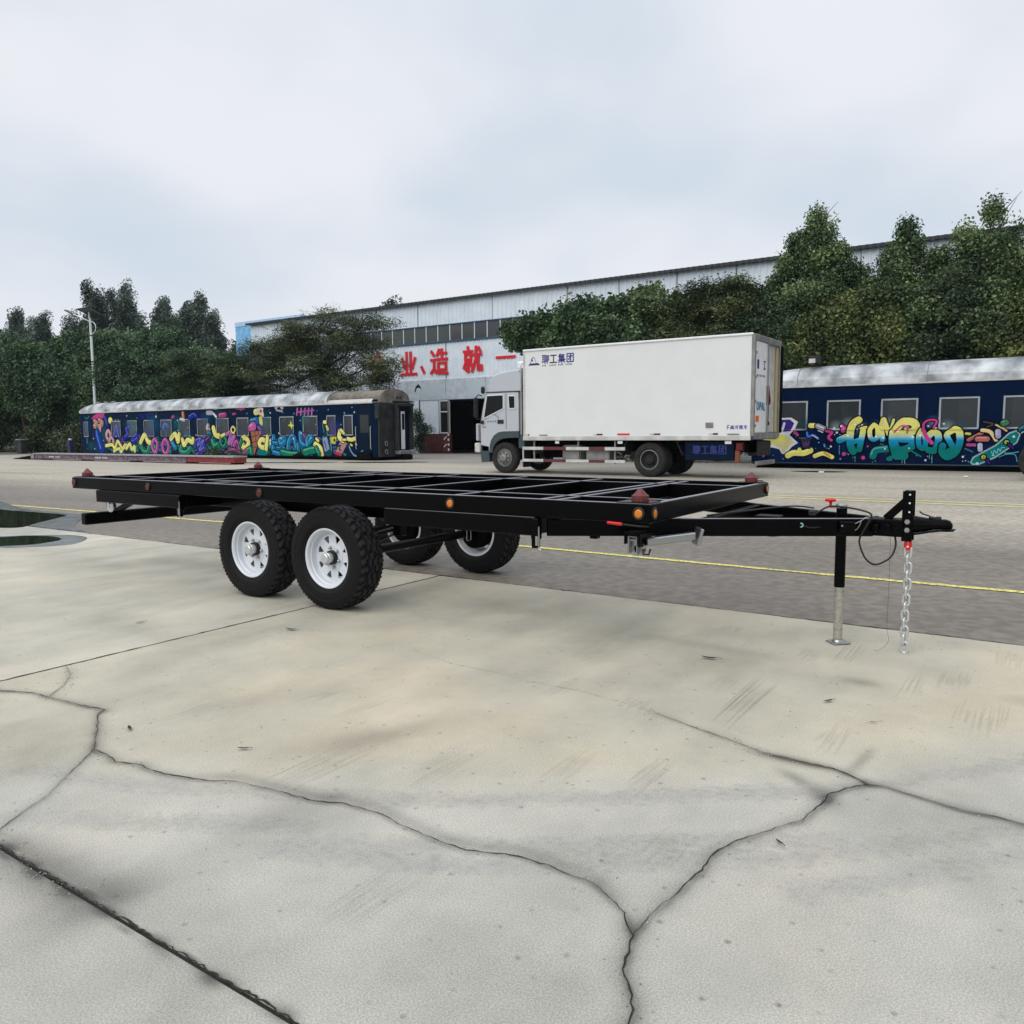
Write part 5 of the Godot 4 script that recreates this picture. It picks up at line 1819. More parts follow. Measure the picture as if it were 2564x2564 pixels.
func trees() -> void:
	var broad := leaf_cluster("broad", 1)
	var small := leaf_cluster("small", 2)
	var pinnate := leaf_cluster("spray", 3)
	var poplar := leaf_cluster("poplar", 4)
	var G := "trees between the workshop and the coaches"
	# the feathery tree in the middle, spreading over the coach roof
	tree("feathery_tree", "wide feathery brown-green tree hanging over the right end of the left coach", Vector3(-37.0, 0, -34.2), 6.4, 0.22, pinnate,
		[[-5.2, 6.3, 0.3, 2.4, 1.5, 1.7], [-2.6, 7.0, 0.0, 2.2, 1.4, 1.8], [0.2, 7.3, 0.2, 2.3, 1.3, 1.8], [2.6, 7.4, 0.3, 1.7, 1.0, 1.4], [4.6, 7.8, 0.4, 1.5, 0.5, 0.9], [3.9, 6.0, 0.4, 2.0, 1.3, 1.5], [5.5, 5.2, 0.5, 1.4, 1.0, 1.2], [0.6, 5.4, 0.6, 2.4, 1.4, 1.6], [-3.2, 5.0, 0.8, 2.6, 1.4, 1.7], [-6.2, 4.7, 0.8, 2.2, 1.3, 1.6], [2.4, 4.4, 0.6, 2.0, 0.8, 1.2], [5.9, 4.2, 1.0, 1.0, 0.7, 0.9]],
		3000, 21, Color(0.030, 0.044, 0.022), Color(0.130, 0.150, 0.070), G, 0.95, -0.12)
	# dense dark trees behind the left coach
	var dk0 := Color(0.022, 0.048, 0.024)
	var dk1 := Color(0.100, 0.160, 0.075)
	tree("dense_tree", "dense deep-green tree draping over the middle of the left coach roof", Vector3(-46.5, 0, -33.8), 5.5, 0.2, pinnate,
		[[-1.6, 5.6, 0.4, 2.4, 1.5, 1.8], [1.2, 5.8, 0.3, 2.3, 1.3, 1.7], [0, 4.4, 1.0, 3.0, 1.1, 1.7], [2.9, 4.6, 0.9, 1.8, 1.1, 1.5], [-2.8, 4.3, 1.0, 1.9, 1.0, 1.5]], 3400, 22, dk0, Color(0.110, 0.145, 0.06), G, 1.0, -0.2)
	tree("dense_tree", "tall dark tree with light leaf tips just right of the street lamp", Vector3(-53.6, 0, -34.2), 6.5, 0.24, broad,
		[[-1.8, 7.2, 0, 2.4, 1.6, 2.0], [1.2, 7.3, 0.2, 2.6, 1.5, 2.0], [-2.2, 5.2, 0.8, 2.4, 1.5, 1.9], [0.6, 5.4, 0.9, 2.6, 1.5, 1.9], [3.3, 6.0, 0.4, 2.0, 1.5, 1.8], [0, 3.9, 1.4, 3.4, 0.9, 1.7], [-3.4, 3.6, 0.8, 2.0, 1.2, 1.6]], 4200, 23, dk0, Color(0.130, 0.205, 0.115), G, 1.0, -0.2)
	tree("dense_tree", "broad dark tree crowding the left end of the left coach behind the lamp", Vector3(-61.0, 0, -35.5), 6.5, 0.24, broad,
		[[-1.5, 7.4, 0, 2.8, 1.8, 2.2], [2.0, 7.2, 0, 2.5, 1.8, 2.0], [-2.6, 5.0, 0.6, 2.8, 1.8, 2.0], [1.4, 4.8, 0.9, 2.8, 1.7, 1.9], [-0.5, 2.7, 1.2, 3.6, 1.5, 1.8], [3.2, 2.6, 1.0, 2.0, 1.4, 1.6]], 4200, 24, dk0, dk1, G, 1.25, -0.25)
	# trees along the left edge of the yard
	var E := "dark trees at the left edge of the yard"
	tree("yard_tree", "dark tree with a forked pale trunk left of the coach", Vector3(-71.6, 0, -33.2), 4.4, 0.30, broad,
		[[-2.0, 5.8, 0.4, 3.0, 2.2, 2.4], [2.2, 5.6, 0.2, 3.0, 2.0, 2.2], [0.4, 7.0, -0.4, 3.0, 1.6, 2.2], [4.6, 4.4, 0.4, 2.4, 1.5, 1.8], [-4.6, 4.4, 0.6, 2.6, 1.8, 2.0]], 3800, 25, dk0, Color(0.080, 0.135, 0.060), E, 1.45, -0.25)
	tree("yard_tree", "round dark-green tree at the far left edge of the photo", Vector3(-81.0, 0, -33.0), 4.0, 0.30, small,
		[[0, 5.4, 0, 3.6, 2.6, 2.8], [-3.6, 4.6, 0.2, 3.2, 2.6, 2.6], [3.0, 3.8, 0.8, 3.0, 2.2, 2.2], [-2.0, 2.6, 1.0, 4.0, 2.0, 2.2], [-7.5, 5.0, 0, 3.4, 3.0, 2.6]], 4200, 26, Color(0.018, 0.045, 0.020), Color(0.070, 0.135, 0.052), E, 1.9, -0.3)
	tree("yard_tree", "dark tree in front of the poplars behind the forked trunk", Vector3(-76.0, 0, -40.0), 6.0, 0.30, broad,
		[[0, 8.0, 0, 4.0, 2.6, 3.0], [4.5, 7.4, 0, 3.4, 2.6, 2.8], [-4.5, 7.6, 0, 3.6, 2.8, 2.8], [0, 4.8, 1.0, 6.5, 2.6, 2.6]], 3800, 27, dk0, dk1, E, 1.7, -0.25)
	tree("yard_tree", "shadowy tree filling the gap under the poplars at far left", Vector3(-92.0, 0, -40.0), 6.0, 0.32, broad,
		[[0, 8.6, 0, 5.0, 3.2, 3.2], [6.0, 7.4, 0, 3.6, 3.0, 2.8], [-6.0, 8.2, 0, 4.5, 3.4, 2.8], [0, 4.6, 1.0, 8.0, 3.0, 2.6]], 3800, 28, dk0, dk1, E, 1.9, -0.25)
	# the row of poplars beyond
	var P := "poplars beyond the yard"
	var r := rng(77)
	var words := ["outermost tall poplar spire at the far left", "second poplar spire from the left edge", "slim poplar standing apart left of the street lamp", "short poplar tip just left of the street lamp", "poplar tip directly behind the street lamp", "tallest poplar spire, right of the street lamp", "poplar spire just right of the tallest one", "rounded poplar between two gaps of sky", "poplar with loose upright top right of centre in its row", "fan-topped poplar near the right end of its row", "lower poplar at the right end of its row", "last low poplar before the blue clad block"]
	var list := [[-134, 20.4], [-129.5, 19.4], [-123.5, 19.4], [-117.5, 17.8], [-113.5, 18.0], [-105.2, 21.0], [-100.2, 21.0], [-95.0, 18.6], [-90.3, 18.0], [-87.0, 17.6], [-83.6, 15.6], [-79.8, 13.8]]
	for i in list.size():
		var h: float = list[i][1]
		var bl := []
		var m := 4
		for k in m:
			bl.append([r.randf_range(-1.6, 1.6), h * (0.70 - 0.06 * k) , r.randf_range(-1.5, 1.5), r.randf_range(1.0, 1.5), h * 0.24, 1.2])
		for k in 5:
			bl.append([r.randf_range(-2.2, 2.2), h * (0.93 - 0.05 * k), r.randf_range(-1.0, 1.0), 0.55, h * 0.08, 0.55])
		bl.append([0, h * 0.40, 0, 2.8, h * 0.24, 2.2])
		tree("poplar", words[i], Vector3(list[i][0], 0, -60.0 + r.randf_range(-3, 3)), h * 0.9, 0.3, poplar, bl, 1700, 200 + i, Color(0.034, 0.056, 0.042), Color(0.125, 0.165, 0.135), P, 1.2, -0.12)
	tree("poplar", "small poplar tip peeping over the middle of the workshop roof", Vector3(-58.2, 0, -64.0), 13.2, 0.3, poplar, [[0, 13.6, 0, 0.7, 1.6, 0.7], [0.8, 12.2, 0, 0.9, 1.4, 0.8], [-0.7, 11.6, 0, 0.8, 1.6, 0.8], [0, 8, 0, 2.4, 3.0, 2.0]], 900, 230, Color(0.03, 0.05, 0.034), Color(0.085, 0.11, 0.08), P, 1.3, -0.15)
	var wd := holder("distant_woods", self)
	tag(wd, "dark mass of distant woods behind the poplars", "woods", "", "stuff")
	crown(wd, poplar, [[-150, 6, -70, 22, 9, 5], [-120, 6, -68, 22, 8.5, 5], [-95, 5, -66, 20, 8, 4], [-75, 4, -64, 14, 6.5, 4], [-170, 7, -60, 14, 10, 6], [-115, 3, -55, 24, 6, 4]], 9000, 301, Color(0.020, 0.036, 0.024), Color(0.05, 0.075, 0.05), 2.0, -0.4)

	# the right-hand mass
	var R := "trees behind the truck and the right coach"
	var g0 := Color(0.026, 0.052, 0.024)
	var g1 := Color(0.13, 0.20, 0.085)
	tree("broad_tree", "broad bright-leaved tree rising behind the front half of the truck box", Vector3(-19.6, 0, -34.5), 5.5, 0.22, broad,
		[[-0.6, 6.3, 0.3, 1.9, 1.1, 1.6], [1.2, 6.6, 0.2, 1.9, 1.0, 1.5], [-2.3, 6.2, 0.5, 1.1, 0.6, 0.9], [-1.2, 5.6, 0.5, 1.5, 0.7, 1.2], [0.8, 5.0, 0.6, 2.3, 1.4, 1.6], [2.4, 5.6, 0.4, 1.8, 1.5, 1.6]], 3000, 31, g0, Color(0.115, 0.180, 0.085), R, 1.05, -0.15)
	tree("broad_tree", "shaggy dark tree rising behind the middle of the truck box", Vector3(-16.6, 0, -35.2), 6.0, 0.22, broad,
		[[0, 6.7, 0, 1.8, 1.0, 1.5], [-1.8, 6.1, 0.3, 1.6, 1.0, 1.5], [1.8, 6.4, 0.1, 1.7, 1.1, 1.5], [0, 4.8, 0.8, 3.2, 1.7, 1.8], [0.6, 7.5, 0, 0.8, 0.5, 0.6]], 2600, 32, g0, Color(0.115, 0.155, 0.065), R, 1.0, -0.12)
	tree("broad_tree", "brownish feathery tree rising behind the rear of the truck box", Vector3(-12.3, 0, -34.8), 6.2, 0.22, pinnate,
		[[0, 6.9, 0, 1.8, 1.0, 1.5], [-1.7, 6.2, 0.3, 1.7, 1.1, 1.5], [-0.9, 7.6, 0.1, 0.7, 0.4, 0.6], [0.8, 7.7, 0.1, 0.5, 0.4, 0.5], [1.5, 6.3, 0.3, 1.7, 1.4, 1.5], [0, 4.8, 0.8, 3.0, 1.8, 1.8], [0.5, 3.4, 1.4, 2.8, 1.2, 1.4]], 3000, 33, Color(0.030, 0.044, 0.020), Color(0.125, 0.145, 0.062), R, 1.0, -0.12)
	var words2 := ["pointed tree whose tip stands above the roofline just right of the truck", "second pointed tree whose tip crosses the roofline right of the truck", "tallest pointed tree at the right edge of the photo", "pointed tree beyond the right edge of the coach"]
	var sp := [[-8.35, 10.3], [-5.1, 9.4], [-1.95, 9.6], [1.6, 9.4]]
	for i in 4:
		var h: float = sp[i][1]
		var e := [0.0, 0.35, -0.3, 0.2][i] as float
		var bl := [[e * 0.4, h - 0.6, 0.0, 0.20, 0.7, 0.20], [-0.55 + e, h - 1.5, 0.1, 0.42, 0.6, 0.4], [0.40, h - 1.3, 0.0, 0.26, 0.55, 0.3], [0.95 + e, h - 2.1, 0.1, 0.34, 0.7, 0.35], [-0.95, h - 2.2, 0.1, 0.30, 0.55, 0.35], [0.05, h - 2.2, 0.1, 0.85, 0.9, 0.8], [-1.2 + e, h - 3.1, 0.1, 0.75, 0.8, 0.7], [1.35, h - 3.0, 0.1, 0.55, 0.75, 0.5], [0.1, h - 3.4, 0.2, 1.3, 1.0, 1.1], [1.7 + e, h - 4.0, 0.2, 0.9, 0.8, 0.8], [-1.6, h - 4.2, 0.2, 1.0, 0.9, 0.9], [0.0, h - 5.0, 0.4, 2.0, 1.4, 1.4], [0.0, h - 6.8, 0.6, 2.1, 1.5, 1.4]]
		tree("pointed_tree", words2[i], Vector3(sp[i][0], 0, -34.6), h - 1.4, 0.16, small, bl, 4200, 40 + i, Color(0.032, 0.062, 0.026), Color(0.155, 0.215, 0.095), R, 0.95, -0.22)
	var low := [[-6.6, -33.0, 6.6, "yellow-green tree low between two pointed trees above the coach roof"], [-3.4, -33.4, 6.7, "olive-green tree filling the space between the two pointed trees at right"], [0.2, -33.0, 6.4, "yellowish tree low at the right edge above the coach roof"], [-10.2, -33.3, 6.3, "dark low tree beside the open rear of the truck"], [3.5, -33.5, 5.5, "low olive tree beyond the right end of the view"]]
	for i in low.size():
		var q: Array = low[i]
		var h: float = q[2]
		var yel := i in [0, 2]
		tree("low_tree", q[3], Vector3(q[0], 0, q[1]), h * 0.7, 0.14, small, [[0, h - 1.0, 0, 1.6, 1.1, 1.2], [-0.9, h - 1.7, 0.2, 1.2, 1.1, 1.1], [1.0, h - 1.9, 0.2, 1.2, 1.2, 1.1], [0, h - 3.0, 0.3, 2.0, 1.4, 1.2], [0, 1.8, 0.2, 1.9, 1.4, 1.0]], 3000, 60 + i, Color(0.036, 0.058, 0.020) if yel else Color(0.022, 0.042, 0.022), Color(0.165, 0.190, 0.062) if yel else Color(0.115, 0.165, 0.070), R, 1.0, -0.22)
	# undergrowth along the far side and by the coach ends
	var ug := holder("undergrowth", self)
	tag(ug, "tangle of dark undergrowth beside the left coach and under the trees", "undergrowth", "", "stuff")
	crown(ug, small, [[-59.5, 0.9, -32, 2.6, 1.3, 1.6], [-63.5, 0.8, -32.6, 2.6, 1.1, 1.6], [-67.5, 0.9, -32.6, 2.6, 1.2, 1.6], [-76.5, 0.9, -32, 4, 1.3, 1.6], [-86, 1.0, -31, 6, 1.6, 2.0], [-98, 1.4, -34, 8, 2.2, 3], [-112, 1.6, -38, 10, 2.6, 3]], 5200, 302, Color(0.022, 0.036, 0.018), Color(0.075, 0.088, 0.042), 1.5, -0.3)
	crown(ug, small, [[-41, 0.5, -33.0, 7, 0.6, 0.6], [-15, 0.8, -32.5, 6, 1.2, 0.8], [-39, 0.12, -28.2, 0.9, 0.22, 0.25], [-37.6, 0.1, -28.3, 0.7, 0.2, 0.2]], 1400, 303, Color(0.022, 0.04, 0.018), Color(0.06, 0.09, 0.036), 1.0, -0.3)
	var vn := thing("climbing_plant", "green creeper growing on the white pillar beside the coach end", "plant", Vector3(-33.8, 0, -39.6))
	crown(vn, small, [[0.3, 1.5, 0, 0.6, 0.3, 0.3], [-0.1, 0.7, 0, 0.3, 0.7, 0.3], [-0.2, 2.2, 0, 0.25, 0.7, 0.25]], 110, 304, Color(0.02, 0.045, 0.03), Color(0.05, 0.09, 0.05), 0.9, -0.9, "foliage")


# ------------------------------------------------------------------ the trailer frame in front
func tread_shape(grooves: Sh) -> Sh:
	# all-terrain tread as relief: zigzag grooves round the tyre, slots across the shoulders
	var s := Sh.new()
	var n := 288
	var cols := [-0.112, -0.100, -0.088, -0.076, -0.064, -0.057, -0.050, -0.043, -0.034, -0.024, -0.014, -0.007, 0.0, 0.007, 0.014, 0.024, 0.034, 0.043, 0.050, 0.057, 0.064, 0.076, 0.088, 0.100, 0.112]
	var rows := []
	for i in n:
		var th := TAU * i / n
		var row := []
		for a in cols:
			row.append(tread_point(th, a, i))
		rows.append(row)
	for i in n:
		var j := (i + 1) % n
		var mid := Vector3(cos(TAU * (i + 0.5) / n), sin(TAU * (i + 0.5) / n), 0)
		for k in cols.size() - 1:
			var low := 0
			for q in [rows[i][k], rows[j][k], rows[j][k + 1], rows[i][k + 1]]:
				var a: float = q.z
				if Vector2(q.x, q.y).length() < 0.388 - 0.012 * pow(absf(a) / 0.112, 4.0) - 0.007:
					low += 1
			(s if low == 0 else grooves).face(rows[i][k], rows[j][k], rows[j][k + 1], rows[i][k + 1], mid * 0.3 + Vector3(0, 0, (cols[k] + cols[k + 1]) * 0.5))
	return s


func tread_point(th: float, a: float, i: int) -> Vector3:
	var R := 0.388 - 0.012 * pow(absf(a) / 0.112, 4.0)
	var cut := false
	var zig := 0.008 * (1.0 if (i % 12) < 6 else -1.0)
	for g in [-0.052, 0.0, 0.052]:
		if absf(a - g - zig) < 0.0075:
			cut = true
	var ph := (i + int(signf(a) * 3.0 + absf(a) * 60.0)) % 8
	if ph < 2 and ((absf(a) > 0.066 and absf(a) < 0.101) or (absf(a) > 0.012 and absf(a) < 0.046 and (i / 8) % 2 == 0)):
		cut = true
	if absf(a) > 0.105:
		R -= 0.006
	if cut:
		R -= 0.009
	return Vector3(R * cos(th), R * sin(th), a)


func trailer_wheel() -> Node3D:
	# axis along z, outer face towards +z
	var o := Node3D.new()
	o.name = "wheel"
	var t := Sh.new()
	for sg in [-1.0, 1.0]:
		var pr := [Vector2(0.085, 0.214), Vector2(0.100, 0.226), Vector2(0.108, 0.245), Vector2(0.118, 0.262), Vector2(0.1215, 0.29), Vector2(0.1205, 0.315), Vector2(0.1225, 0.318), Vector2(0.1215, 0.335), Vector2(0.1165, 0.358), Vector2(0.112, 0.370)]
		var q := []
		for p in pr:
			q.append(Vector2(p.x * sg, p.y))
		if sg > 0:
			q.reverse()
		t.lathe(q, Vector3.ZERO, Vector3.BACK, 56)
	# shoulder lugs that reach down the sidewall
	for i in 72:
		var a := TAU * (i + 0.5) / 72
		for sg in [-1.0, 1.0]:
			var B := Basis(Vector3.BACK, a)
			t.box(B * Vector3(0.366, 0, 0) + Vector3(0, 0, sg * 0.1135), Vector3(0.022 if i % 2 == 0 else 0.014, 0.017, 0.004), 0.001, B)
	var tops := tread_shape(t)
	var ty := part("tyre", t, M.rubber, o)
	part("tread", tops, M.tread, ty)  # dusty tops are paler; groove shade is painted as darker rubber
	var rim := Sh.new()
	rim.lathe([Vector2(-0.098, 0.205), Vector2(-0.100, 0.226), Vector2(-0.09, 0.226), Vector2(-0.085, 0.213), Vector2(0.085, 0.213), Vector2(0.094, 0.226), Vector2(0.102, 0.226), Vector2(0.103, 0.219), Vector2(0.096, 0.209), Vector2(0.084, 0.204), Vector2(0.074, 0.203), Vector2(0.068, 0.194), Vector2(0.046, 0.191), Vector2(0.032, 0.188), Vector2(0.026, 0.180)], Vector3.ZERO, Vector3.BACK, 64)
	rim.lathe([Vector2(0.0, 0.184), Vector2(-0.05, 0.186), Vector2(-0.075, 0.200), Vector2(-0.098, 0.205)], Vector3.ZERO, Vector3.BACK, 48)
	# the pressed disc with eight triangular windows: sixteen half-sectors, each with half a window cut from its middle edge
	for k in 8:
		for sg in [-1.0, 1.0]:
			var a0 := TAU * k / 8
			var poly := PackedVector2Array()
			var pa := func(r: float, ang: float) -> Vector2: return Vector2(r * cos(a0 + sg * ang), r * sin(a0 + sg * ang))
			poly.append(pa.call(0.052, 0.0))
			poly.append(pa.call(0.110, 0.0))
			poly.append(pa.call(0.112, 0.035))
			poly.append(pa.call(0.154, 0.165))
			poly.append(pa.call(0.161, 0.165))
			poly.append(pa.call(0.164, 0.14))
			poly.append(pa.call(0.166, 0.0))
			poly.append(pa.call(0.183, 0.0))
			for j in 4:
				poly.append(pa.call(0.183, PI / 8 * (j + 1) / 4.0))
			poly.append(pa.call(0.052, PI / 8))
			rim.extrude(poly, Transform3D(Basis(), Vector3(0, 0, 0.022)), 0.007)
	rim.lathe([Vector2(0.029, 0.102), Vector2(0.035, 0.097), Vector2(0.036, 0.088), Vector2(0.036, 0.052), Vector2(0.029, 0.052)], Vector3.ZERO, Vector3.BACK, 40)
	part("rim", rim, M.white_rim, o)
	var drum := Sh.new()
	drum.lathe([Vector2(-0.11, 0.0), Vector2(-0.11, 0.15), Vector2(-0.015, 0.15), Vector2(-0.008, 0.14), Vector2(-0.008, 0.0)], Vector3.ZERO, Vector3.BACK, 40)
	part("brake_drum", drum, M.dark, o)
	var hub := Sh.new()
	hub.lathe([Vector2(0.0, 0.056), Vector2(0.064, 0.054), Vector2(0.070, 0.0)], Vector3.ZERO, Vector3.BACK, 28)
	part("hub", hub, M.matt_black, o)
	var cap := Sh.new()
	cap.lathe([Vector2(0.064, 0.0), Vector2(0.064, 0.040), Vector2(0.095, 0.040), Vector2(0.098, 0.046), Vector2(0.104, 0.046), Vector2(0.107, 0.040), Vector2(0.122, 0.039), Vector2(0.127, 0.033), Vector2(0.128, 0.0)], Vector3.ZERO, Vector3.BACK, 28)
	part("hub_cap", cap, M.chain_zinc, o)
	for k in 6:
		var a := TAU * (k + 0.3) / 6
		var nut := Sh.new()
		nut.lathe([Vector2(0.03, 0.0), Vector2(0.03, 0.0125), Vector2(0.056, 0.011), Vector2(0.060, 0.006), Vector2(0.061, 0.0)], Vector3(0.075 * cos(a), 0.075 * sin(a), 0), Vector3.BACK, 6)
		part("lug_nut", nut, M.zinc, o)
	return o


func marker_lamp(parent: Node3D, at: Vector3, along_x: bool, lens: Material) -> void:
	var o := holder("marker_lamp", parent, at)
	if along_x:
		o.rotation.y = PI / 2
	var b := Sh.new()
	b.lathe([Vector2(0.0, 0.0), Vector2(0.0, 0.036), Vector2(0.008, 0.036), Vector2(0.012, 0.030), Vector2(0.010, 0.025), Vector2(0.006, 0.024)], Vector3.ZERO, Vector3.BACK, 24)
	part("rubber_ring", b, M.matt_black, o)
	var l := Sh.new()
	l.lathe([Vector2(0.004, 0.0245), Vector2(0.010, 0.0235), Vector2(0.0135, 0.016), Vector2(0.015, 0.0)], Vector3.ZERO, Vector3.BACK, 20)
	part("lens", l, lens, o)


func drop_leg(parent: Node3D, x: float) -> void:
	var o := holder("support_bracket", parent, Vector3(x, 0, 0))
	var s := Sh.new()
	s.box(Vector3(0, 0.735, 0.02), Vector3(0.052, 0.125, 0.05), 0.006)
	s.box(Vector3(-0.004, 0.648, 0.02), Vector3(0.040, 0.055, 0.04), 0.004)
	part("post", s, M.black, o)
	part("plate", boxs(Vector3(0.018, 0.665, 0.046), Vector3(0.018, 0.055, 0.006), 0.002), M.zinc, o)
	var p := Sh.new()
	p.tube([Vector3(0.036, 0.752, 0.05), Vector3(0.036, 0.62, 0.05)], 0.0045, 8)
	p.tube([Vector3(0.036, 0.62, 0.05), Vector3(0.052, 0.612, 0.05)], 0.0055, 8)
	part("locking_pin", p, M.zinc, o)


func stabiliser(parent: Node3D, x: float, z: float, flip: float) -> void:
	var o := holder("swing_jack", parent, Vector3(x, 0, z))
	var c := Sh.new()
	c.box(Vector3(0, 0.735, -0.05), Vector3(0.10, 0.012, 0.17), 0.003)
	c.box(Vector3(-0.046, 0.705, -0.05), Vector3(0.008, 0.07, 0.16), 0.002)
	c.box(Vector3(0.046, 0.700, -0.05), Vector3(0.008, 0.085, 0.17), 0.002)
	part("bracket", c, M.black, o)
	var t := Sh.new()
	t.box(Vector3(-0.026, 0.668, 0.0), Vector3(0.008, 0.10, 0.05), 0.003)
	t.box(Vector3(0.026, 0.668, 0.0), Vector3(0.008, 0.10, 0.05), 0.003)
	t.box(Vector3(0.0, 0.715, 0.0), Vector3(0.044, 0.008, 0.05), 0.003)
	t.box(Vector3(0.0, 0.660, -0.02), Vector3(0.044, 0.09, 0.012), 0.003)
	t.box(Vector3(0.0, 0.695, 0.015), Vector3(0.044, 0.008, 0.012), 0.002)
	part("leg_tube", t, M.zinc, o)
	var d := Sh.new()
	for q in [[0.03, 0.645, 0.036], [0.0, 0.63, 0.03]]:
		d.lathe([Vector2(0, 0), Vector2(0, q[2]), Vector2(0.008, q[2]), Vector2(0.008, 0)], Vector3(q[0], q[1], -0.02), Vector3.BACK, 20)
	part("pivot_disc", d, M.zinc, o)
	var a := Sh.new()
	a.bar(Vector3(0.05, 0.68, -0.05), Vector3(0.24 * flip, 0.70, -0.30), 0.05, 0.045, 0.006)
	part("arm", a, M.zinc, o)
	var f := Sh.new()
	f.box(Vector3(0.25 * flip, 0.695, -0.33), Vector3(0.02, 0.10, 0.14), 0.004, Basis(Vector3.UP, 0.6) * Basis(Vector3.BACK, -0.25))
	part("foot_plate", f, M.zinc, o)
	if x < 1.0:
		var big := Sh.new()
		big.lathe([Vector2(0, 0), Vector2(0, 0.055), Vector2(0.01, 0.055), Vector2(0.012, 0.012), Vector2(0.02, 0.01), Vector2(0.02, 0)], Vector3(0.03, 0.632, 0.01), Vector3.BACK, 24)
		part("pivot_disc", big, M.chain_zinc, o)
	var h := Sh.new()
	h.tube([Vector3(0.055, 0.645, 0.0), Vector3(0.055, 0.617, 0.0), Vector3(0.09, 0.617, 0.0), Vector3(0.10, 0.65, 0.0)], 0.006, 6)
	part("hook", h, M.matt_black, o)


func chain(parent: Node3D, at: Vector3, n: int, sway: float) -> void:
	var o := holder("safety_chain", parent, at)
	var lk := Sh.new()
	var pts := []
	for k in 8:
		var a := PI * k / 7
		pts.append(Vector3(0.0165 * cos(a), 0.0155 + 0.0165 * sin(a), 0))
	for k in 8:
		var a := PI + PI * k / 7
		pts.append(Vector3(0.0165 * cos(a), -0.0155 + 0.0165 * sin(a), 0))
	lk.tube(pts, 0.0080, 8, true)
	var m := lk.mesh()
	for i in n:
		var l := part("link", m, M.chain_zinc, o, Vector3(sway * sin(i * 0.5), -0.0470 * i, 0))
		l.rotation = Vector3(0, (0.05 if i % 2 == 0 else 1.35), 0.06 * sin(i * 1.7))


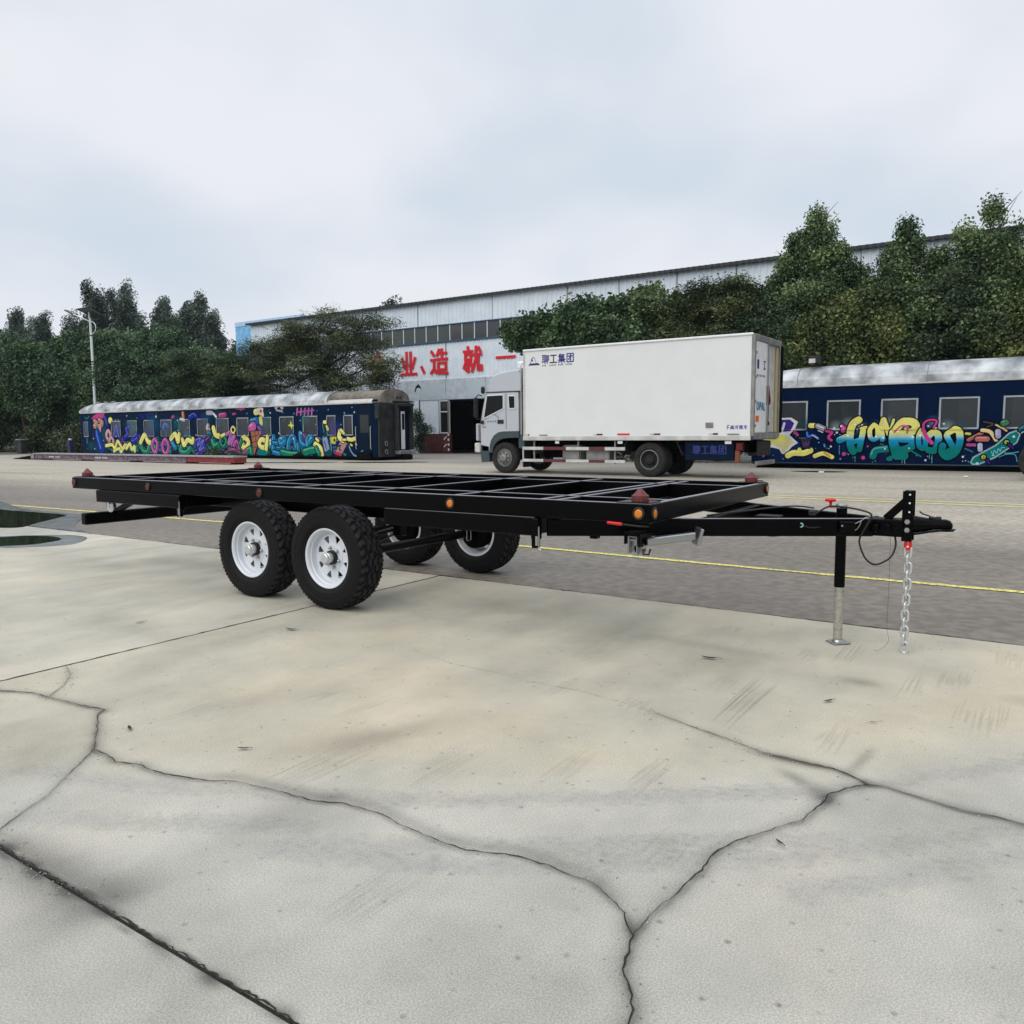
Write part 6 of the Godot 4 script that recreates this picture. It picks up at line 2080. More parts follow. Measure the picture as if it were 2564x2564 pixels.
func trailer() -> void:
	var o := thing("flatbed_trailer", "black steel flatbed trailer frame on tandem white wheels, hitch and chain at right", "trailer", Vector3(-7.814, 0, -4.010))
	var L := 6.019
	var W := 2.211
	var H := 0.909
	var B := 0.802
	# deck frame; z runs towards us, so the far side is at -W
	part("side_rail", span(0, L, B, H, -0.05, 0.0, 0.005), M.black, o)
	part("side_rail", span(0, L, B, H, -W, -W + 0.05, 0.005), M.black, o)
	part("end_beam", span(0.001, 0.05, B + 0.001, H - 0.001, -W + 0.051, -0.051, 0.004), M.black, o)
	part("end_beam", span(L - 0.05, L - 0.001, B + 0.001, H - 0.001, -W + 0.051, -0.051, 0.004), M.black, o)
	for v in [0.38, 1.765]:
		part("stringer", span(0.051, L - 0.051, B, H - 0.003, -v - 0.022, -v + 0.022, 0.004), M.black, o)
	for u in [0.79, 1.53, 2.30, 3.04, 3.83, 4.60, 5.265, 5.375]:
		part("cross_member", span(u - 0.022, u + 0.022, B + 0.003, H - 0.006, -W + 0.051, -0.051, 0.004), M.black, o)
	for u in [1.93, 2.04]:
		for z in [[-0.357, -0.051], [-W + 0.051, -1.788]]:
			part("short_member", span(u - 0.02, u + 0.02, B + 0.003, H - 0.006, z[0], z[1], 0.004), M.black, o)
	# pale strips put the sky gloss of the upper faces into colour
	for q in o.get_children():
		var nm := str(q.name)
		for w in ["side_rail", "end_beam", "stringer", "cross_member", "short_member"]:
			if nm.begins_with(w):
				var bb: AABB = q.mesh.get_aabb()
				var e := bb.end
				part("gloss_strip", span(bb.position.x + 0.006, e.x - 0.006, e.y + 0.0002, e.y + 0.0012, bb.position.z + 0.006, e.z - 0.006), M.sky_gloss, q)
	# chassis rails under the deck, outriggers and their cross beams
	for v in [0.40, 1.78]:
		part("chassis_rail", span(0.44, 5.30, 0.675, B - 0.002, -v - 0.03, -v + 0.03, 0.006), M.black, o)
	for z in [[-0.04, 0.018], [-W - 0.018, -W + 0.04]]:
		part("outrigger", span(0.445, 1.77, 0.690, B - 0.002, z[0], z[1], 0.006), M.black, o)
		var og := part("outrigger", span(4.07, 5.29, 0.690, B - 0.002, z[0], z[1], 0.006), M.black, o)
		part("gloss_strip", span(4.08, 5.28, B - 0.0018, B - 0.0008, z[1] - 0.015 if z[1] > -1.0 else z[0] + 0.002, z[1] - 0.002 if z[1] > -1.0 else z[0] + 0.015), M.sky_gloss, og)  # painted gloss along the ledge top
	for u in [0.47, 1.72, 4.10, 5.24]:
		part("bolster", span(u - 0.035, u + 0.035, 0.692, B - 0.004, -W + 0.041, -0.041, 0.005), M.black, o)
	# rear bumper tube carried low on two brackets
	var bm := part("rear_bumper", span(-0.05, 0.03, 0.435, 0.550, -W + 0.09, -0.09, 0.010), M.black, o)
	for z in [-0.42, -1.78]:
		var s := Sh.new()
		s.bar(Vector3(-0.01, 0.54, z), Vector3(0.50, 0.72, z), 0.05, 0.05, 0.005)
		part("bracket", s, M.black, bm)
	# wheels, axles, springs
	var wh := trailer_wheel()
	for u in [2.51, 3.39]:
		for side in [0, 1]:
			var w2: Node3D = wh.duplicate()
			w2.name = "wheel"
			o.add_child(w2, true)
			w2.position = Vector3(u, 0.384, -0.185 if side == 0 else -W + 0.185)
			w2.rotation.y = 0.0 if side == 0 else PI
			w2.rotation.z = 0.2 + u
		var ax := Sh.new()
		ax.tube([Vector3(u, 0.384, -0.30), Vector3(u, 0.384, -W + 0.30)], 0.038, 16)
		part("axle", ax, M.black, o)
		for v in [0.40, 1.78]:
			var sp := Sh.new()
			for k in 4:
				var hl := 0.40 - 0.07 * k
				var pts := []
				for j in 7:
					var t := -1.0 + j / 3.0
					pts.append(Vector3(u + hl * t, 0.47 - 0.012 * k + 0.09 * t * t * hl / 0.40, -v))
				for j in 6:
					sp.bar(pts[j], pts[j + 1], 0.05, 0.010)
			part("leaf_spring", sp, M.matt_black, o)
			var ub := Sh.new()
			for dx in [-0.045, 0.045]:
				ub.tube([Vector3(u + dx, 0.50, -v - 0.03), Vector3(u + dx, 0.33, -v - 0.03), Vector3(u + dx, 0.325, -v), Vector3(u + dx, 0.33, -v + 0.03), Vector3(u + dx, 0.50, -v + 0.03)], 0.006, 6)
			part("u_bolt", ub, M.zinc, o)
	wh.free()
	for v in [0.40, 1.78]:
		for u in [2.06, 2.95, 3.84]:
			part("spring_hanger", span(u - 0.04, u + 0.04, 0.55, 0.674, -v - 0.035, -v + 0.035, 0.006), M.black, o)
	var bh := Sh.new()
	bh.tube([Vector3(3.2, 0.46, -0.45), Vector3(3.45, 0.56, -0.9), Vector3(3.9, 0.62, -1.1)], 0.008, 6)
	part("brake_cable", bh, M.cable, o)
	# drawbar: two beams that meet at the coupler
	var mz := -W * 0.5
	for sg in [-1.0, 1.0]:
		var dbm := Sh.new()
		dbm.bar(Vector3(5.32, 0.737, mz - sg * 1.04), Vector3(6.97, 0.737, mz - sg * 0.072), 0.05, 0.103, 0.006)
		var db := part("drawbar_beam", dbm, M.black, o)
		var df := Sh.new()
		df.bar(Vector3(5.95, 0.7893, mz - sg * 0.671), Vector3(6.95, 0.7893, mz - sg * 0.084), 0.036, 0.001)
		part("gloss_strip", df, M.sky_gloss, db)  # painted gloss along the beam top
	part("drawbar_cross", span(6.08, 6.13, 0.690, 0.785, mz - 0.56, mz + 0.56, 0.004), M.black, o)
	var box := Sh.new()
	box.box(Vector3(7.02, 0.737, mz), Vector3(0.22, 0.100, 0.14), 0.006)
	part("drawbar_nose", box, M.black, o)
	part("top_plate", span(6.35, 6.49, 0.789, 0.797, mz + 0.20, mz + 0.32, 0.003), M.black, o)
	for x in [6.96, 7.02]:
		part("weld_boss", boxs(Vector3(x + 0.035, 0.735, mz + 0.125 - (x - 6.96) * 0.55), Vector3(0.026, 0.05, 0.016), 0.005), M.black, o)
	# coupler channel with its rows of holes (dark dots of bright steel behind), bolts, brace
	var ch := Sh.new()
	ch.box(Vector3(7.148, 0.808, mz), Vector3(0.012, 0.292, 0.075), 0.003)
	ch.box(Vector3(7.148, 0.808, mz + 0.042), Vector3(0.056, 0.292, 0.010), 0.003)
	ch.box(Vector3(7.148, 0.808, mz - 0.042), Vector3(0.056, 0.292, 0.010), 0.003)
	var chn := part("coupler_channel", ch, M.black, o)
	for y in [0.934, 0.885, 0.833]:
		var s := Sh.new()
		s.lathe([Vector2(0, 0), Vector2(0, 0.0055), Vector2(0.002, 0.0055), Vector2(0.002, 0)], Vector3(7.158, y, mz + 0.046), Vector3.BACK, 12)
		part("hole", s, M.pole, chn)
	for y in [0.777, 0.729]:
		var s := Sh.new()
		s.lathe([Vector2(0, 0), Vector2(0, 0.016), Vector2(0.012, 0.015), Vector2(0.013, 0)], Vector3(7.150, y, mz + 0.046), Vector3.BACK, 6)
		part("bolt", s, M.zinc, chn)
	var br := Sh.new()
	br.bar(Vector3(7.03, 0.785, mz), Vector3(7.135, 0.895, mz), 0.04, 0.045, 0.004)
	part("channel_brace", br, M.black, o)
	# ball coupler: tapered pressed body with a rounded nose and flared lip
	var cp := Sh.new()
	var secs := [[7.165, 0.705, 0.108, 0.042], [7.19, 0.712, 0.098, 0.042], [7.24, 0.722, 0.080, 0.040], [7.28, 0.734, 0.062, 0.036], [7.31, 0.738, 0.058, 0.035], [7.34, 0.738, 0.060, 0.034], [7.362, 0.739, 0.052, 0.028], [7.375, 0.745, 0.028, 0.014]]
	var rows := []
	for q in secs:
		var row := []
		for k in 12:
			var a := TAU * k / 12
			var yy := sin(a)
			row.append(Vector3(q[0], q[1] + q[2] * 0.5 + q[2] * 0.5 * signf(yy) * pow(absf(yy), 0.7), mz + q[3] * signf(cos(a)) * pow(absf(cos(a)), 0.7)))
		rows.append(row)
	for i in rows.size() - 1:
		for k in 12:
			cp.face(rows[i][k], rows[i + 1][k], rows[i + 1][(k + 1) % 12], rows[i][(k + 1) % 12], Vector3((secs[i][0] + secs[i + 1][0]) * 0.5, secs[i][1] + secs[i][2] * 0.5, mz))
	for k in 12:
		cp.t3(rows[7][k], rows[7][(k + 1) % 12], Vector3(7.378, 0.758, mz), Vector3.RIGHT, Vector3.RIGHT, Vector3.RIGHT)
	part("coupler_body", cp, M.black, o)
	var lip := Sh.new()
	for k in 5:
		var x0: float = [7.18, 7.22, 7.26, 7.32, 7.36][k]
		var x1: float = [7.22, 7.26, 7.32, 7.36, 7.388][k]
		var y0: float = [0.704, 0.712, 0.722, 0.733, 0.734][k]
		var y1: float = [0.712, 0.722, 0.733, 0.734, 0.738][k]
		lip.bar(Vector3(x0, y0, mz), Vector3(x1, y1, mz), 0.10, 0.007, 0.002)
	part("coupler_lip", lip, M.black, o)
	var lt := Sh.new()
	lt.bar(Vector3(7.255, 0.806, mz), Vector3(7.315, 0.792, mz), 0.03, 0.014, 0.003)
	lt.bar(Vector3(7.205, 0.836, mz), Vector3(7.222, 0.822, mz), 0.028, 0.006, 0.001)
	lt.bar(Vector3(7.222, 0.822, mz), Vector3(7.258, 0.812, mz), 0.024, 0.006, 0.001)
	lt.box(Vector3(7.302, 0.800, mz), Vector3(0.03, 0.02, 0.04), 0.004)
	part("coupler_latch", lt, M.matt_black, o)
	# jack
	var jk := holder("jack", o, Vector3(6.782, 0, mz))
	var s1 := Sh.new()
	s1.lathe([Vector2(0.352, 0.0), Vector2(0.352, 0.031), Vector2(0.835, 0.031), Vector2(0.835, 0.0)], Vector3.ZERO, Vector3.UP, 28)
	part("outer_tube", s1, M.black, jk)
	var s2 := Sh.new()
	s2.lathe([Vector2(0.02, 0.0), Vector2(0.02, 0.0265), Vector2(0.353, 0.0265), Vector2(0.353, 0.0)], Vector3.ZERO, Vector3.UP, 28)
	part("inner_tube", s2, M.raw_steel, jk)
	var ft := Sh.new()
	ft.box(Vector3(0.005, 0.008, 0.0), Vector3(0.112, 0.007, 0.10), 0.002, Basis(Vector3.UP, 0.75) * Basis(Vector3.BACK, 0.03))
	ft.lathe([Vector2(0.012, 0.0), Vector2(0.012, 0.034), Vector2(0.022, 0.028), Vector2(0.024, 0.0)], Vector3.ZERO, Vector3.UP, 20)
	part("foot", ft, M.zinc, jk)
	var cap := Sh.new()
	cap.lathe([Vector2(0.836, 0.0), Vector2(0.836, 0.034), Vector2(0.845, 0.036), Vector2(0.858, 0.034), Vector2(0.866, 0.022), Vector2(0.868, 0.0)], Vector3.ZERO, Vector3.UP, 20)
	part("gear_cap", cap, M.zinc, jk)
	part("crank_bracket", boxs(Vector3(-0.04, 0.838, 0.0), Vector3(0.05, 0.008, 0.03), 0.002), M.zinc, jk)
	var kb := Sh.new()
	kb.lathe([Vector2(0.842, 0.0), Vector2(0.842, 0.007), Vector2(0.868, 0.009), Vector2(0.872, 0.014), Vector2(0.876, 0.028), Vector2(0.884, 0.030), Vector2(0.890, 0.026), Vector2(0.892, 0.0)], Vector3(-0.066, 0, 0), Vector3.UP, 16)
	for k in 3:
		var a := TAU * k / 3 + 0.4
		kb.lathe([Vector2(0.873, 0.0), Vector2(0.873, 0.008), Vector2(0.880, 0.012), Vector2(0.888, 0.011), Vector2(0.892, 0.0)], Vector3(-0.066 + 0.024 * cos(a), 0, 0.024 * sin(a)), Vector3.UP, 10)
	part("crank_knob", kb, M.red, jk)
	part("jack_mount", boxs(Vector3(0.075, 0.748, 0.214), Vector3(0.085, 0.058, 0.014), 0.004), M.black, jk)
	part("mount_pin", boxs(Vector3(0.05, 0.752, 0.224), Vector3(0.010, 0.010, 0.008), 0.002), M.zinc, jk)
	# twist-lock cones on their plates
	for q in [[0.10, 0.10], [5.915, 0.10], [0.10, 2.11], [5.915, 2.11]]:
		var t := holder("twist_lock", o, Vector3(q[0], H, -q[1]))
		var pl := 0.12
		part("plate", boxs(Vector3(-0.01 if q[0] > 3 else 0.01, 0.003, 0.0), Vector3(0.20, 0.007, 0.16), 0.002), M.black, t)
		var s := Sh.new()
		s.facets([Vector2(0.007, 0.050), Vector2(0.040, 0.050), Vector2(0.042, 0.047), Vector2(0.043, 0.042), Vector2(0.080, 0.008), Vector2(0.082, 0.0)], Vector3.ZERO, 8, 0.2)
		part("cone", s, M.oxide, t)
		var hd := Sh.new()
		hd.bar(Vector3(0.04, 0.018, 0.0), Vector3(0.085, 0.016, -0.02), 0.016, 0.008, 0.002)
		part("lever", hd, M.oxide, t)
	# lamps: red towards the rear, amber towards the front
	for q in [[0.045, true], [1.272, true], [2.765, true], [4.638, false], [5.955, false]]:
		marker_lamp(o, Vector3(q[0], 0.857, 0.0), false, M.red_lens if q[1] else M.amber)
	marker_lamp(o, Vector3(L, 0.856, -0.053), true, M.amber)
	marker_lamp(o, Vector3(L, 0.862, -W + 0.06), true, M.amber)
	drop_leg(o, 1.755)
	drop_leg(o, 5.300)
	stabiliser(o, 5.88, -0.10, 1.0)
	stabiliser(o, 0.36, -0.16, 1.0)
	part("tie_post", span(5.495, 5.545, 0.655, B - 0.002, -0.33, -0.28, 0.004), M.black, o)
	var rh := Sh.new()
	rh.tube([Vector3(5.76, 0.797, -0.005), Vector3(5.85, 0.792, -0.005)], 0.0095, 10)
	part("red_grip", rh, M.red, o)
	var rd := Sh.new()
	rd.tube([Vector3(5.85, 0.792, -0.005), Vector3(5.95, 0.786, -0.01), Vector3(6.0, 0.785, -0.03)], 0.006, 8)
	part("jack_handle", rd, M.matt_black, o)
	# cables and loops on the drawbar
	var cb := Sh.new()
	cb.tube(curve([Vector3(6.63, 0.79, mz + 0.05), Vector3(6.66, 0.812, mz + 0.05), Vector3(6.716, 0.845, mz + 0.04), Vector3(6.80, 0.849, mz + 0.07), Vector3(6.921, 0.842, mz + 0.156), Vector3(6.976, 0.818, mz + 0.16), Vector3(6.957, 0.764, mz + 0.16), Vector3(6.930, 0.709, mz + 0.16), Vector3(6.915, 0.654, mz + 0.156), Vector3(6.947, 0.566, mz + 0.15), Vector3(6.99, 0.525, mz + 0.12), Vector3(7.03, 0.532, mz + 0.06), Vector3(7.07, 0.567, mz + 0.03), Vector3(7.088, 0.629, mz + 0.01), Vector3(7.08, 0.69, mz)]), 0.0055, 8)
	part("breakaway_cable", cb, M.cable, o)
	var lp := Sh.new()
	lp.tube(curve([Vector3(6.99, 0.81, mz + 0.12), Vector3(6.947, 0.801, mz + 0.166), Vector3(6.924, 0.782, mz + 0.168), Vector3(6.892, 0.763, mz + 0.168), Vector3(6.873, 0.744, mz + 0.168), Vector3(6.882, 0.725, mz + 0.168), Vector3(6.90, 0.730, mz + 0.168), Vector3(6.917, 0.758, mz + 0.168), Vector3(6.924, 0.782, mz + 0.168)]), 0.003, 6)
	part("wire_loop", lp, M.zinc, o)
	var ey := Sh.new()
	var pts := []
	for k in 12:
		pts.append(Vector3(6.62 + 0.011 * cos(TAU * k / 12), 0.752 + 0.011 * sin(TAU * k / 12), mz + 0.305))
	ey.tube(pts, 0.004, 6, true)
	part("cable_eye", ey, mat(Color(0.55, 0.70, 0.66), 0.5), o)
	var wr := Sh.new()
	wr.tube(curve([Vector3(6.63, 0.75, mz + 0.30), Vector3(6.67, 0.738, mz + 0.28), Vector3(6.72, 0.742, mz + 0.24), Vector3(6.76, 0.75, mz + 0.18)]), 0.004, 6)
	part("wiring", wr, M.cable, o)
	var hk := Sh.new()
	hk.tube(curve([Vector3(6.38, 0.69, mz + 0.27), Vector3(6.40, 0.675, mz + 0.27), Vector3(6.44, 0.670, mz + 0.25), Vector3(6.49, 0.675, mz + 0.22), Vector3(6.51, 0.69, mz + 0.21)]), 0.005, 6)
	part("cable_hook", hk, M.cable, o)
	var lo := Sh.new()
	lo.tube(curve([Vector3(6.08, 0.79, mz + 0.40), Vector3(6.2, 0.806, mz + 0.30), Vector3(6.42, 0.815, mz - 0.2), Vector3(6.55, 0.80, mz - 0.3)]), 0.005, 6)
	part("wiring", lo, M.cable, o)
	part("wiring_clip", boxs(Vector3(6.615, 0.80, mz + 0.02), Vector3(0.045, 0.03, 0.03), 0.006), M.cable, o)
	# shackle and chains under the channel
	var sh := Sh.new()
	sh.tube([Vector3(7.146, 0.672, mz + 0.03), Vector3(7.143, 0.635, mz + 0.03), Vector3(7.150, 0.612, mz + 0.03), Vector3(7.160, 0.612, mz + 0.03), Vector3(7.168, 0.635, mz + 0.03), Vector3(7.165, 0.672, mz + 0.03)], 0.0095, 8)
	part("red_shackle", sh, M.red, o)
	chain(o, Vector3(7.158, 0.598, mz + 0.03), 13, 0.003)
	var tg := Sh.new()
	tg.tube(curve([Vector3(7.06, 0.69, mz + 0.02), Vector3(7.062, 0.4, mz + 0.02), Vector3(7.06, 0.15, mz + 0.02), Vector3(7.075, 0.06, mz + 0.05), Vector3(7.03, 0.012, mz + 0.10), Vector3(7.0, 0.006, mz + 0.06)]), 0.0008, 5)
	part("thin_cord", tg, M.cable, o)


func curve(p: Array) -> Array:
	var out := []
	for i in p.size() - 1:
		var a: Vector3 = p[maxi(i - 1, 0)]
		var d: Vector3 = p[mini(i + 2, p.size() - 1)]
		for k in 5:
			out.append(p[i].cubic_interpolate(p[i + 1], a, d, k / 5.0))
	out.append(p[p.size() - 1])
	return out


# ------------------------------------------------------------------ small things lying about
func small_things() -> void:
	var lm := varied(Color(0.14, 0.115, 0.08), Color(0.26, 0.20, 0.13), 0.05, 0.8, 95, 0.03, 0.0, 0.0, false)
	for q in [[-4.15, -3.51, 0.045, 0.3, "curled brown dead leaf lying just in front of the front wheel"], [-5.21, -3.08, 0.032, 1.2, "small curled dead leaf lying left of the long slab joint"], [-2.72, -2.03, 0.026, 0.6, "tiny dark leaf scrap lying above the long crack"],
			[-3.34, -1.9, 0.028, -0.4, "thin dry twig-like leaf lying right of the crack corner"], [-1.57, -4.35, 0.05, 0.2, "ragged dead leaf with a stalk lying left of the jack foot"], [-0.83, -3.95, 0.03, 1.0, "small folded dead leaf lying in front of the jack"], [-0.6, -3.76, 0.014, 0.4, "tiny dark leaf crumb lying right of the folded leaf"], [-0.65, -2.47, 0.018, -0.6, "thin curled leaf stalk lying below the forked crack"]]:
		var s := Sh.new()
		var n := 6
		var l: float = q[2]
		var rows := []
		for i in n + 1:
			var t := -1.0 + 2.0 * i / n
			var w := l * 0.26 * sqrt(maxf(1.0 - t * t, 0.0)) + 0.0005
			var y := 0.004 + 0.18 * l * t * t
			rows.append([Vector3(t * l, y + 0.25 * w, -w), Vector3(t * l, y, 0), Vector3(t * l, y + 0.35 * w, w)])
		for i in n:
			for k in 2:
				s.face(rows[i][k], rows[i + 1][k], rows[i + 1][k + 1], rows[i][k + 1], Vector3(0, -1, 0))
		s.tube([Vector3(l, 0.18 * l + 0.004, 0), Vector3(l * 1.5, 0.006, 0.003)], 0.0012, 4)
		var o := part("dead_leaf", s, lm, self, Vector3(q[0], 0.003, q[1]))
		o.rotation.y = q[3]
		tag(o, q[4], "leaf", "dead leaves scattered on the concrete")
	var sc := part("paper_scrap", boxs(Vector3(0, 0.04, 0), Vector3(0.16, 0.08, 0.1), 0.02), M.pole, self, Vector3(-5.75, -0.002, -25.4))
	tag(sc, "white paper scrap lying on the yard before the right coach", "litter")
	var sc2 := part("paper_scrap", boxs(Vector3(0, 0.02, 0), Vector3(0.12, 0.04, 0.1), 0.015), M.pole, self, Vector3(-1.9, -0.002, -25.2))
	tag(sc2, "tiny white scrap lying near the dusty wheel at right", "litter")
	var bn := thing("stone_post", "square grey stone post standing beside the forked tree trunk", "post", Vector3(-65.5, 0, -30.0))
	part("shaft", boxs(Vector3(0, 0.5, 0), Vector3(0.75, 1.0, 0.5), 0.03), M.grime_end, bn)
	part("top", boxs(Vector3(0, 1.04, 0), Vector3(0.85, 0.1, 0.6), 0.03), M.grey_metal, bn)
	var bp := thing("blue_post", "short dark-blue post with a white cap left of the left coach", "post", Vector3(-57.2, 0, -29.4))
	part("shaft", boxs(Vector3(0, 0.5, 0), Vector3(0.3, 1.0, 0.3), 0.02), mat(Color(0.10, 0.12, 0.30), 0.6), bp)
	part("cap", boxs(Vector3(0, 1.06, 0), Vector3(0.2, 0.12, 0.2), 0.04), M.pole, bp)
	var kb := part("stone_kerb", span(-0.0, 30, 0, 0.14, -0.3, 0.0, 0.02), M.grey_metal, self, Vector3(-100, -0.004, -29.0))
	tag(kb, "pale stone kerb along the left edge of the yard", "kerb")
func paint_right_coach(r: Canvas):
	r.poly([-8.63,0.96,-8.23,1.12,-8.00,1.24,-7.65,1.19,-7.32,0.89,-7.53,0.75,-7.74,0.48,-7.88,0.51,-7.96,0.66,-8.22,0.73,-8.62,0.60], WHITE)
	r.poly([-8.63,0.91,-8.22,1.07,-7.97,1.19,-7.67,1.14,-7.45,0.90,-7.59,0.79,-7.77,0.57,-7.86,0.58,-7.93,0.73,-8.19,0.81,-8.63,0.69], CREAM)
	r.stroke([-8.53,0.89,-8.17,1.02,-7.85,1.04], 0.144, Color(0.75,0.78,0.30), 0)
	r.poly([-7.98,1.76,-7.57,1.77,-7.34,1.62,-7.43,1.39,-7.64,1.15,-7.94,1.21], WHITE)
	r.poly([-7.94,1.70,-7.62,1.70,-7.47,1.57,-7.59,1.30,-7.88,1.27], PURPLE)
	r.stroke([-7.81,1.57,-7.88,1.31], 0.085, WHITE, 0)
	r.stroke([-8.39,0.67,-8.52,0.42], 0.075, PINK, 0)
	r.stroke([-7.47,1.30,-7.35,1.17], 0.096, PINK, 0)
	r.stroke([-6.92,1.49,-6.78,1.49], 0.173, YELLOW, 0.035)
	r.stroke([-6.68,1.47,-6.48,1.38], 0.183, Color(0.5,0.52,0.56), 0.035)
	r.stroke([-6.69,1.48,-6.49,1.40], 0.039, WHITE, 0)
	r.stroke([-7.66,0.45,-7.48,0.54,-7.31,0.54,-7.12,0.54,-6.90,0.63], 0.205, YELLOW, 0.035)
	r.stroke([-7.27,0.66,-7.23,0.54], 0.140, YELLOW, 0)
	r.stroke([-6.75,0.44,-6.47,0.53,-6.18,0.41], 0.145, YELLOW, 0.035)
	r.stroke([-6.44,0.56,-6.25,0.42], 0.067, Color(0.8,0.55,0.25), 0)
	r.poly([-7.29,1.09,-6.85,1.09,-6.90,0.68,-7.21,0.67], Color(0.02,0.02,0.04))
	r.poly([-7.25,1.05,-6.89,1.05,-6.93,0.71,-7.17,0.71], Color(0.16,0.17,0.24))
	r.stroke([-7.28,1.06,-6.88,1.06], 0.045, Color(0.30,0.31,0.38), 0)
	r.stroke([-7.15,0.91,-7.10,0.79,-7.05,0.91,-7.01,0.79,-6.96,0.93], 0.025, Color(0.45,0.2,0.55), 0)
	r.stroke([-7.03,1.25,-6.99,1.11,-6.82,1.16,-6.66,1.04], 0.078, Color(0.25,0.45,0.85), 0.035)
	r.stroke([-6.86,1.15,-6.67,1.06], 0.028, WHITE, 0)
	r.stroke([-6.66,1.32,-6.51,1.25], 0.033, WHITE, 0)
	r.stroke([-6.39,1.30,-6.21,1.25,-6.32,1.09,-6.22,0.98], 0.093, PINK, 0.035)
	r.stroke([-6.05,1.24], 0.077, WHITE, 0.0)
	r.stroke([-6.23,0.77], 0.072, WHITE, 0.0)
	r.stroke([-6.12,1.17], 0.038, WHITE, 0.0)
	r.stroke([-6.29,0.70], 0.039, WHITE, 0.0)
	r.stroke([-6.63,0.91], 0.039, WHITE, 0.0)
	r.stroke([-5.27,0.77], 0.038, WHITE, 0.0)
	r.stroke([-5.66,0.51], 0.038, WHITE, 0.0)
	r.stroke([-5.80,0.52], 0.131, PINK, 0.0)
	r.stroke([-5.19,0.40], 0.130, PINK, 0.0)
	r.stroke([-5.06,0.78], 0.064, PINK, 0.0)
	r.stroke([-5.91,0.35], 0.061, Color(0.5,0.55,0.75), 0.0)
	r.stroke([-6.45,0.84,-6.43,0.77], 0.055, Color(0.4,0.5,0.8), 0)
	r.stroke([-5.96,0.84,-5.95,0.50], 0.019, Color(0.45,0.65,0.66), 0)
	r.stroke([-5.51,0.55,-5.51,0.38], 0.019, Color(0.45,0.65,0.66), 0)
	r.stroke([-5.45,0.55,-5.44,0.26], 0.019, Color(0.45,0.65,0.66), 0)
	r.stroke([-4.89,0.41,-4.88,0.32], 0.019, Color(0.45,0.65,0.66), 0)
	r.stroke([-4.82,0.39,-4.81,0.27], 0.019, Color(0.45,0.65,0.66), 0)
	r.stroke([-5.89,1.45,-5.79,1.35,-5.86,1.30], 0.136, PINK, 0.035)
	r.stroke([-4.89,0.46,-4.80,0.65,-4.43,0.71], 0.231, TEAL, 0.035)
	r.stroke([-4.41,0.37,-4.28,0.40], 0.149, TEAL, 0.035)
	r.stroke([-5.37,1.65,-5.53,1.54,-5.62,1.25,-5.61,0.84,-5.51,0.60], 0.240, BLACKP, 0.045)
	r.stroke([-5.22,1.29,-5.29,0.87,-5.32,0.67], 0.188, BLACKP, 0.045)
	r.stroke([-5.59,0.90,-5.30,0.99], 0.162, BLACKP, 0.045)
	r.stroke([-5.75,1.08,-5.96,0.98], 0.225, BLACKP, 0.045)
	r.stroke([-5.29,1.37,-5.13,1.41], 0.097, BLACKP, 0.045)
	r.fade([-5.37,1.65,-5.53,1.54,-5.62,1.25,-5.61,0.84,-5.51,0.60], 0.240)
	r.fade([-5.22,1.29,-5.29,0.87,-5.32,0.67], 0.188)
	r.fade([-5.59,0.90,-5.30,0.99], 0.162)
	r.fade([-5.75,1.08,-5.96,0.98], 0.225)
	r.fade([-5.29,1.37,-5.13,1.41], 0.097)
	r.stroke([-4.89,1.49,-5.01,1.32,-4.98,1.06,-4.85,1.00,-4.77,1.11,-4.79,1.39,-4.89,1.49], 0.147, BLACKP, 0.045)
	r.stroke([-4.60,1.65,-4.66,1.41,-4.62,1.01], 0.175, BLACKP, 0.045)
	r.stroke([-4.59,1.63,-4.43,1.19], 0.158, BLACKP, 0.045)
	r.stroke([-4.30,1.65,-4.41,1.20], 0.084, BLACKP, 0.045)
	r.fade([-4.89,1.49,-5.01,1.32,-4.98,1.06,-4.85,1.00,-4.77,1.11,-4.79,1.39,-4.89,1.49], 0.147)
	r.fade([-4.60,1.65,-4.66,1.41,-4.62,1.01], 0.175)
	r.fade([-4.59,1.63,-4.43,1.19], 0.158)
	r.fade([-4.30,1.65,-4.41,1.20], 0.084)
	r.stroke([-4.27,1.22,-4.28,0.92,-4.16,0.48], 0.292, BLACKP, 0.045)
	r.stroke([-4.20,1.36,-4.01,1.58,-3.70,1.54,-3.65,1.33,-3.84,1.21,-4.06,1.19], 0.244, BLACKP, 0.045)
	r.stroke([-4.05,1.03,-3.76,1.01,-3.71,0.83,-3.88,0.69,-4.08,0.65], 0.255, BLACKP, 0.045)
	r.stroke([-4.17,0.48,-3.94,0.46], 0.251, BLACKP, 0.045)
	r.fade([-4.27,1.22,-4.28,0.92,-4.16,0.48], 0.292)
	r.fade([-4.20,1.36,-4.01,1.58,-3.70,1.54,-3.65,1.33,-3.84,1.21,-4.06,1.19], 0.244)
	r.fade([-4.05,1.03,-3.76,1.01,-3.71,0.83,-3.88,0.69,-4.08,0.65], 0.255)
	r.fade([-4.17,0.48,-3.94,0.46], 0.251)
	r.stroke([-3.46,1.31,-3.54,1.12,-3.52,0.80,-3.38,0.72,-3.34,0.97,-3.42,1.26], 0.160, BLACKP, 0.045)
	r.stroke([-3.28,1.09,-3.14,1.22,-2.99,1.15,-2.99,0.85,-3.10,0.64,-3.24,0.66], 0.205, BLACKP, 0.045)
	r.fade([-3.46,1.31,-3.54,1.12,-3.52,0.80,-3.38,0.72,-3.34,0.97,-3.42,1.26], 0.160)
	r.fade([-3.28,1.09,-3.14,1.22,-2.99,1.15,-2.99,0.85,-3.10,0.64,-3.24,0.66], 0.205)
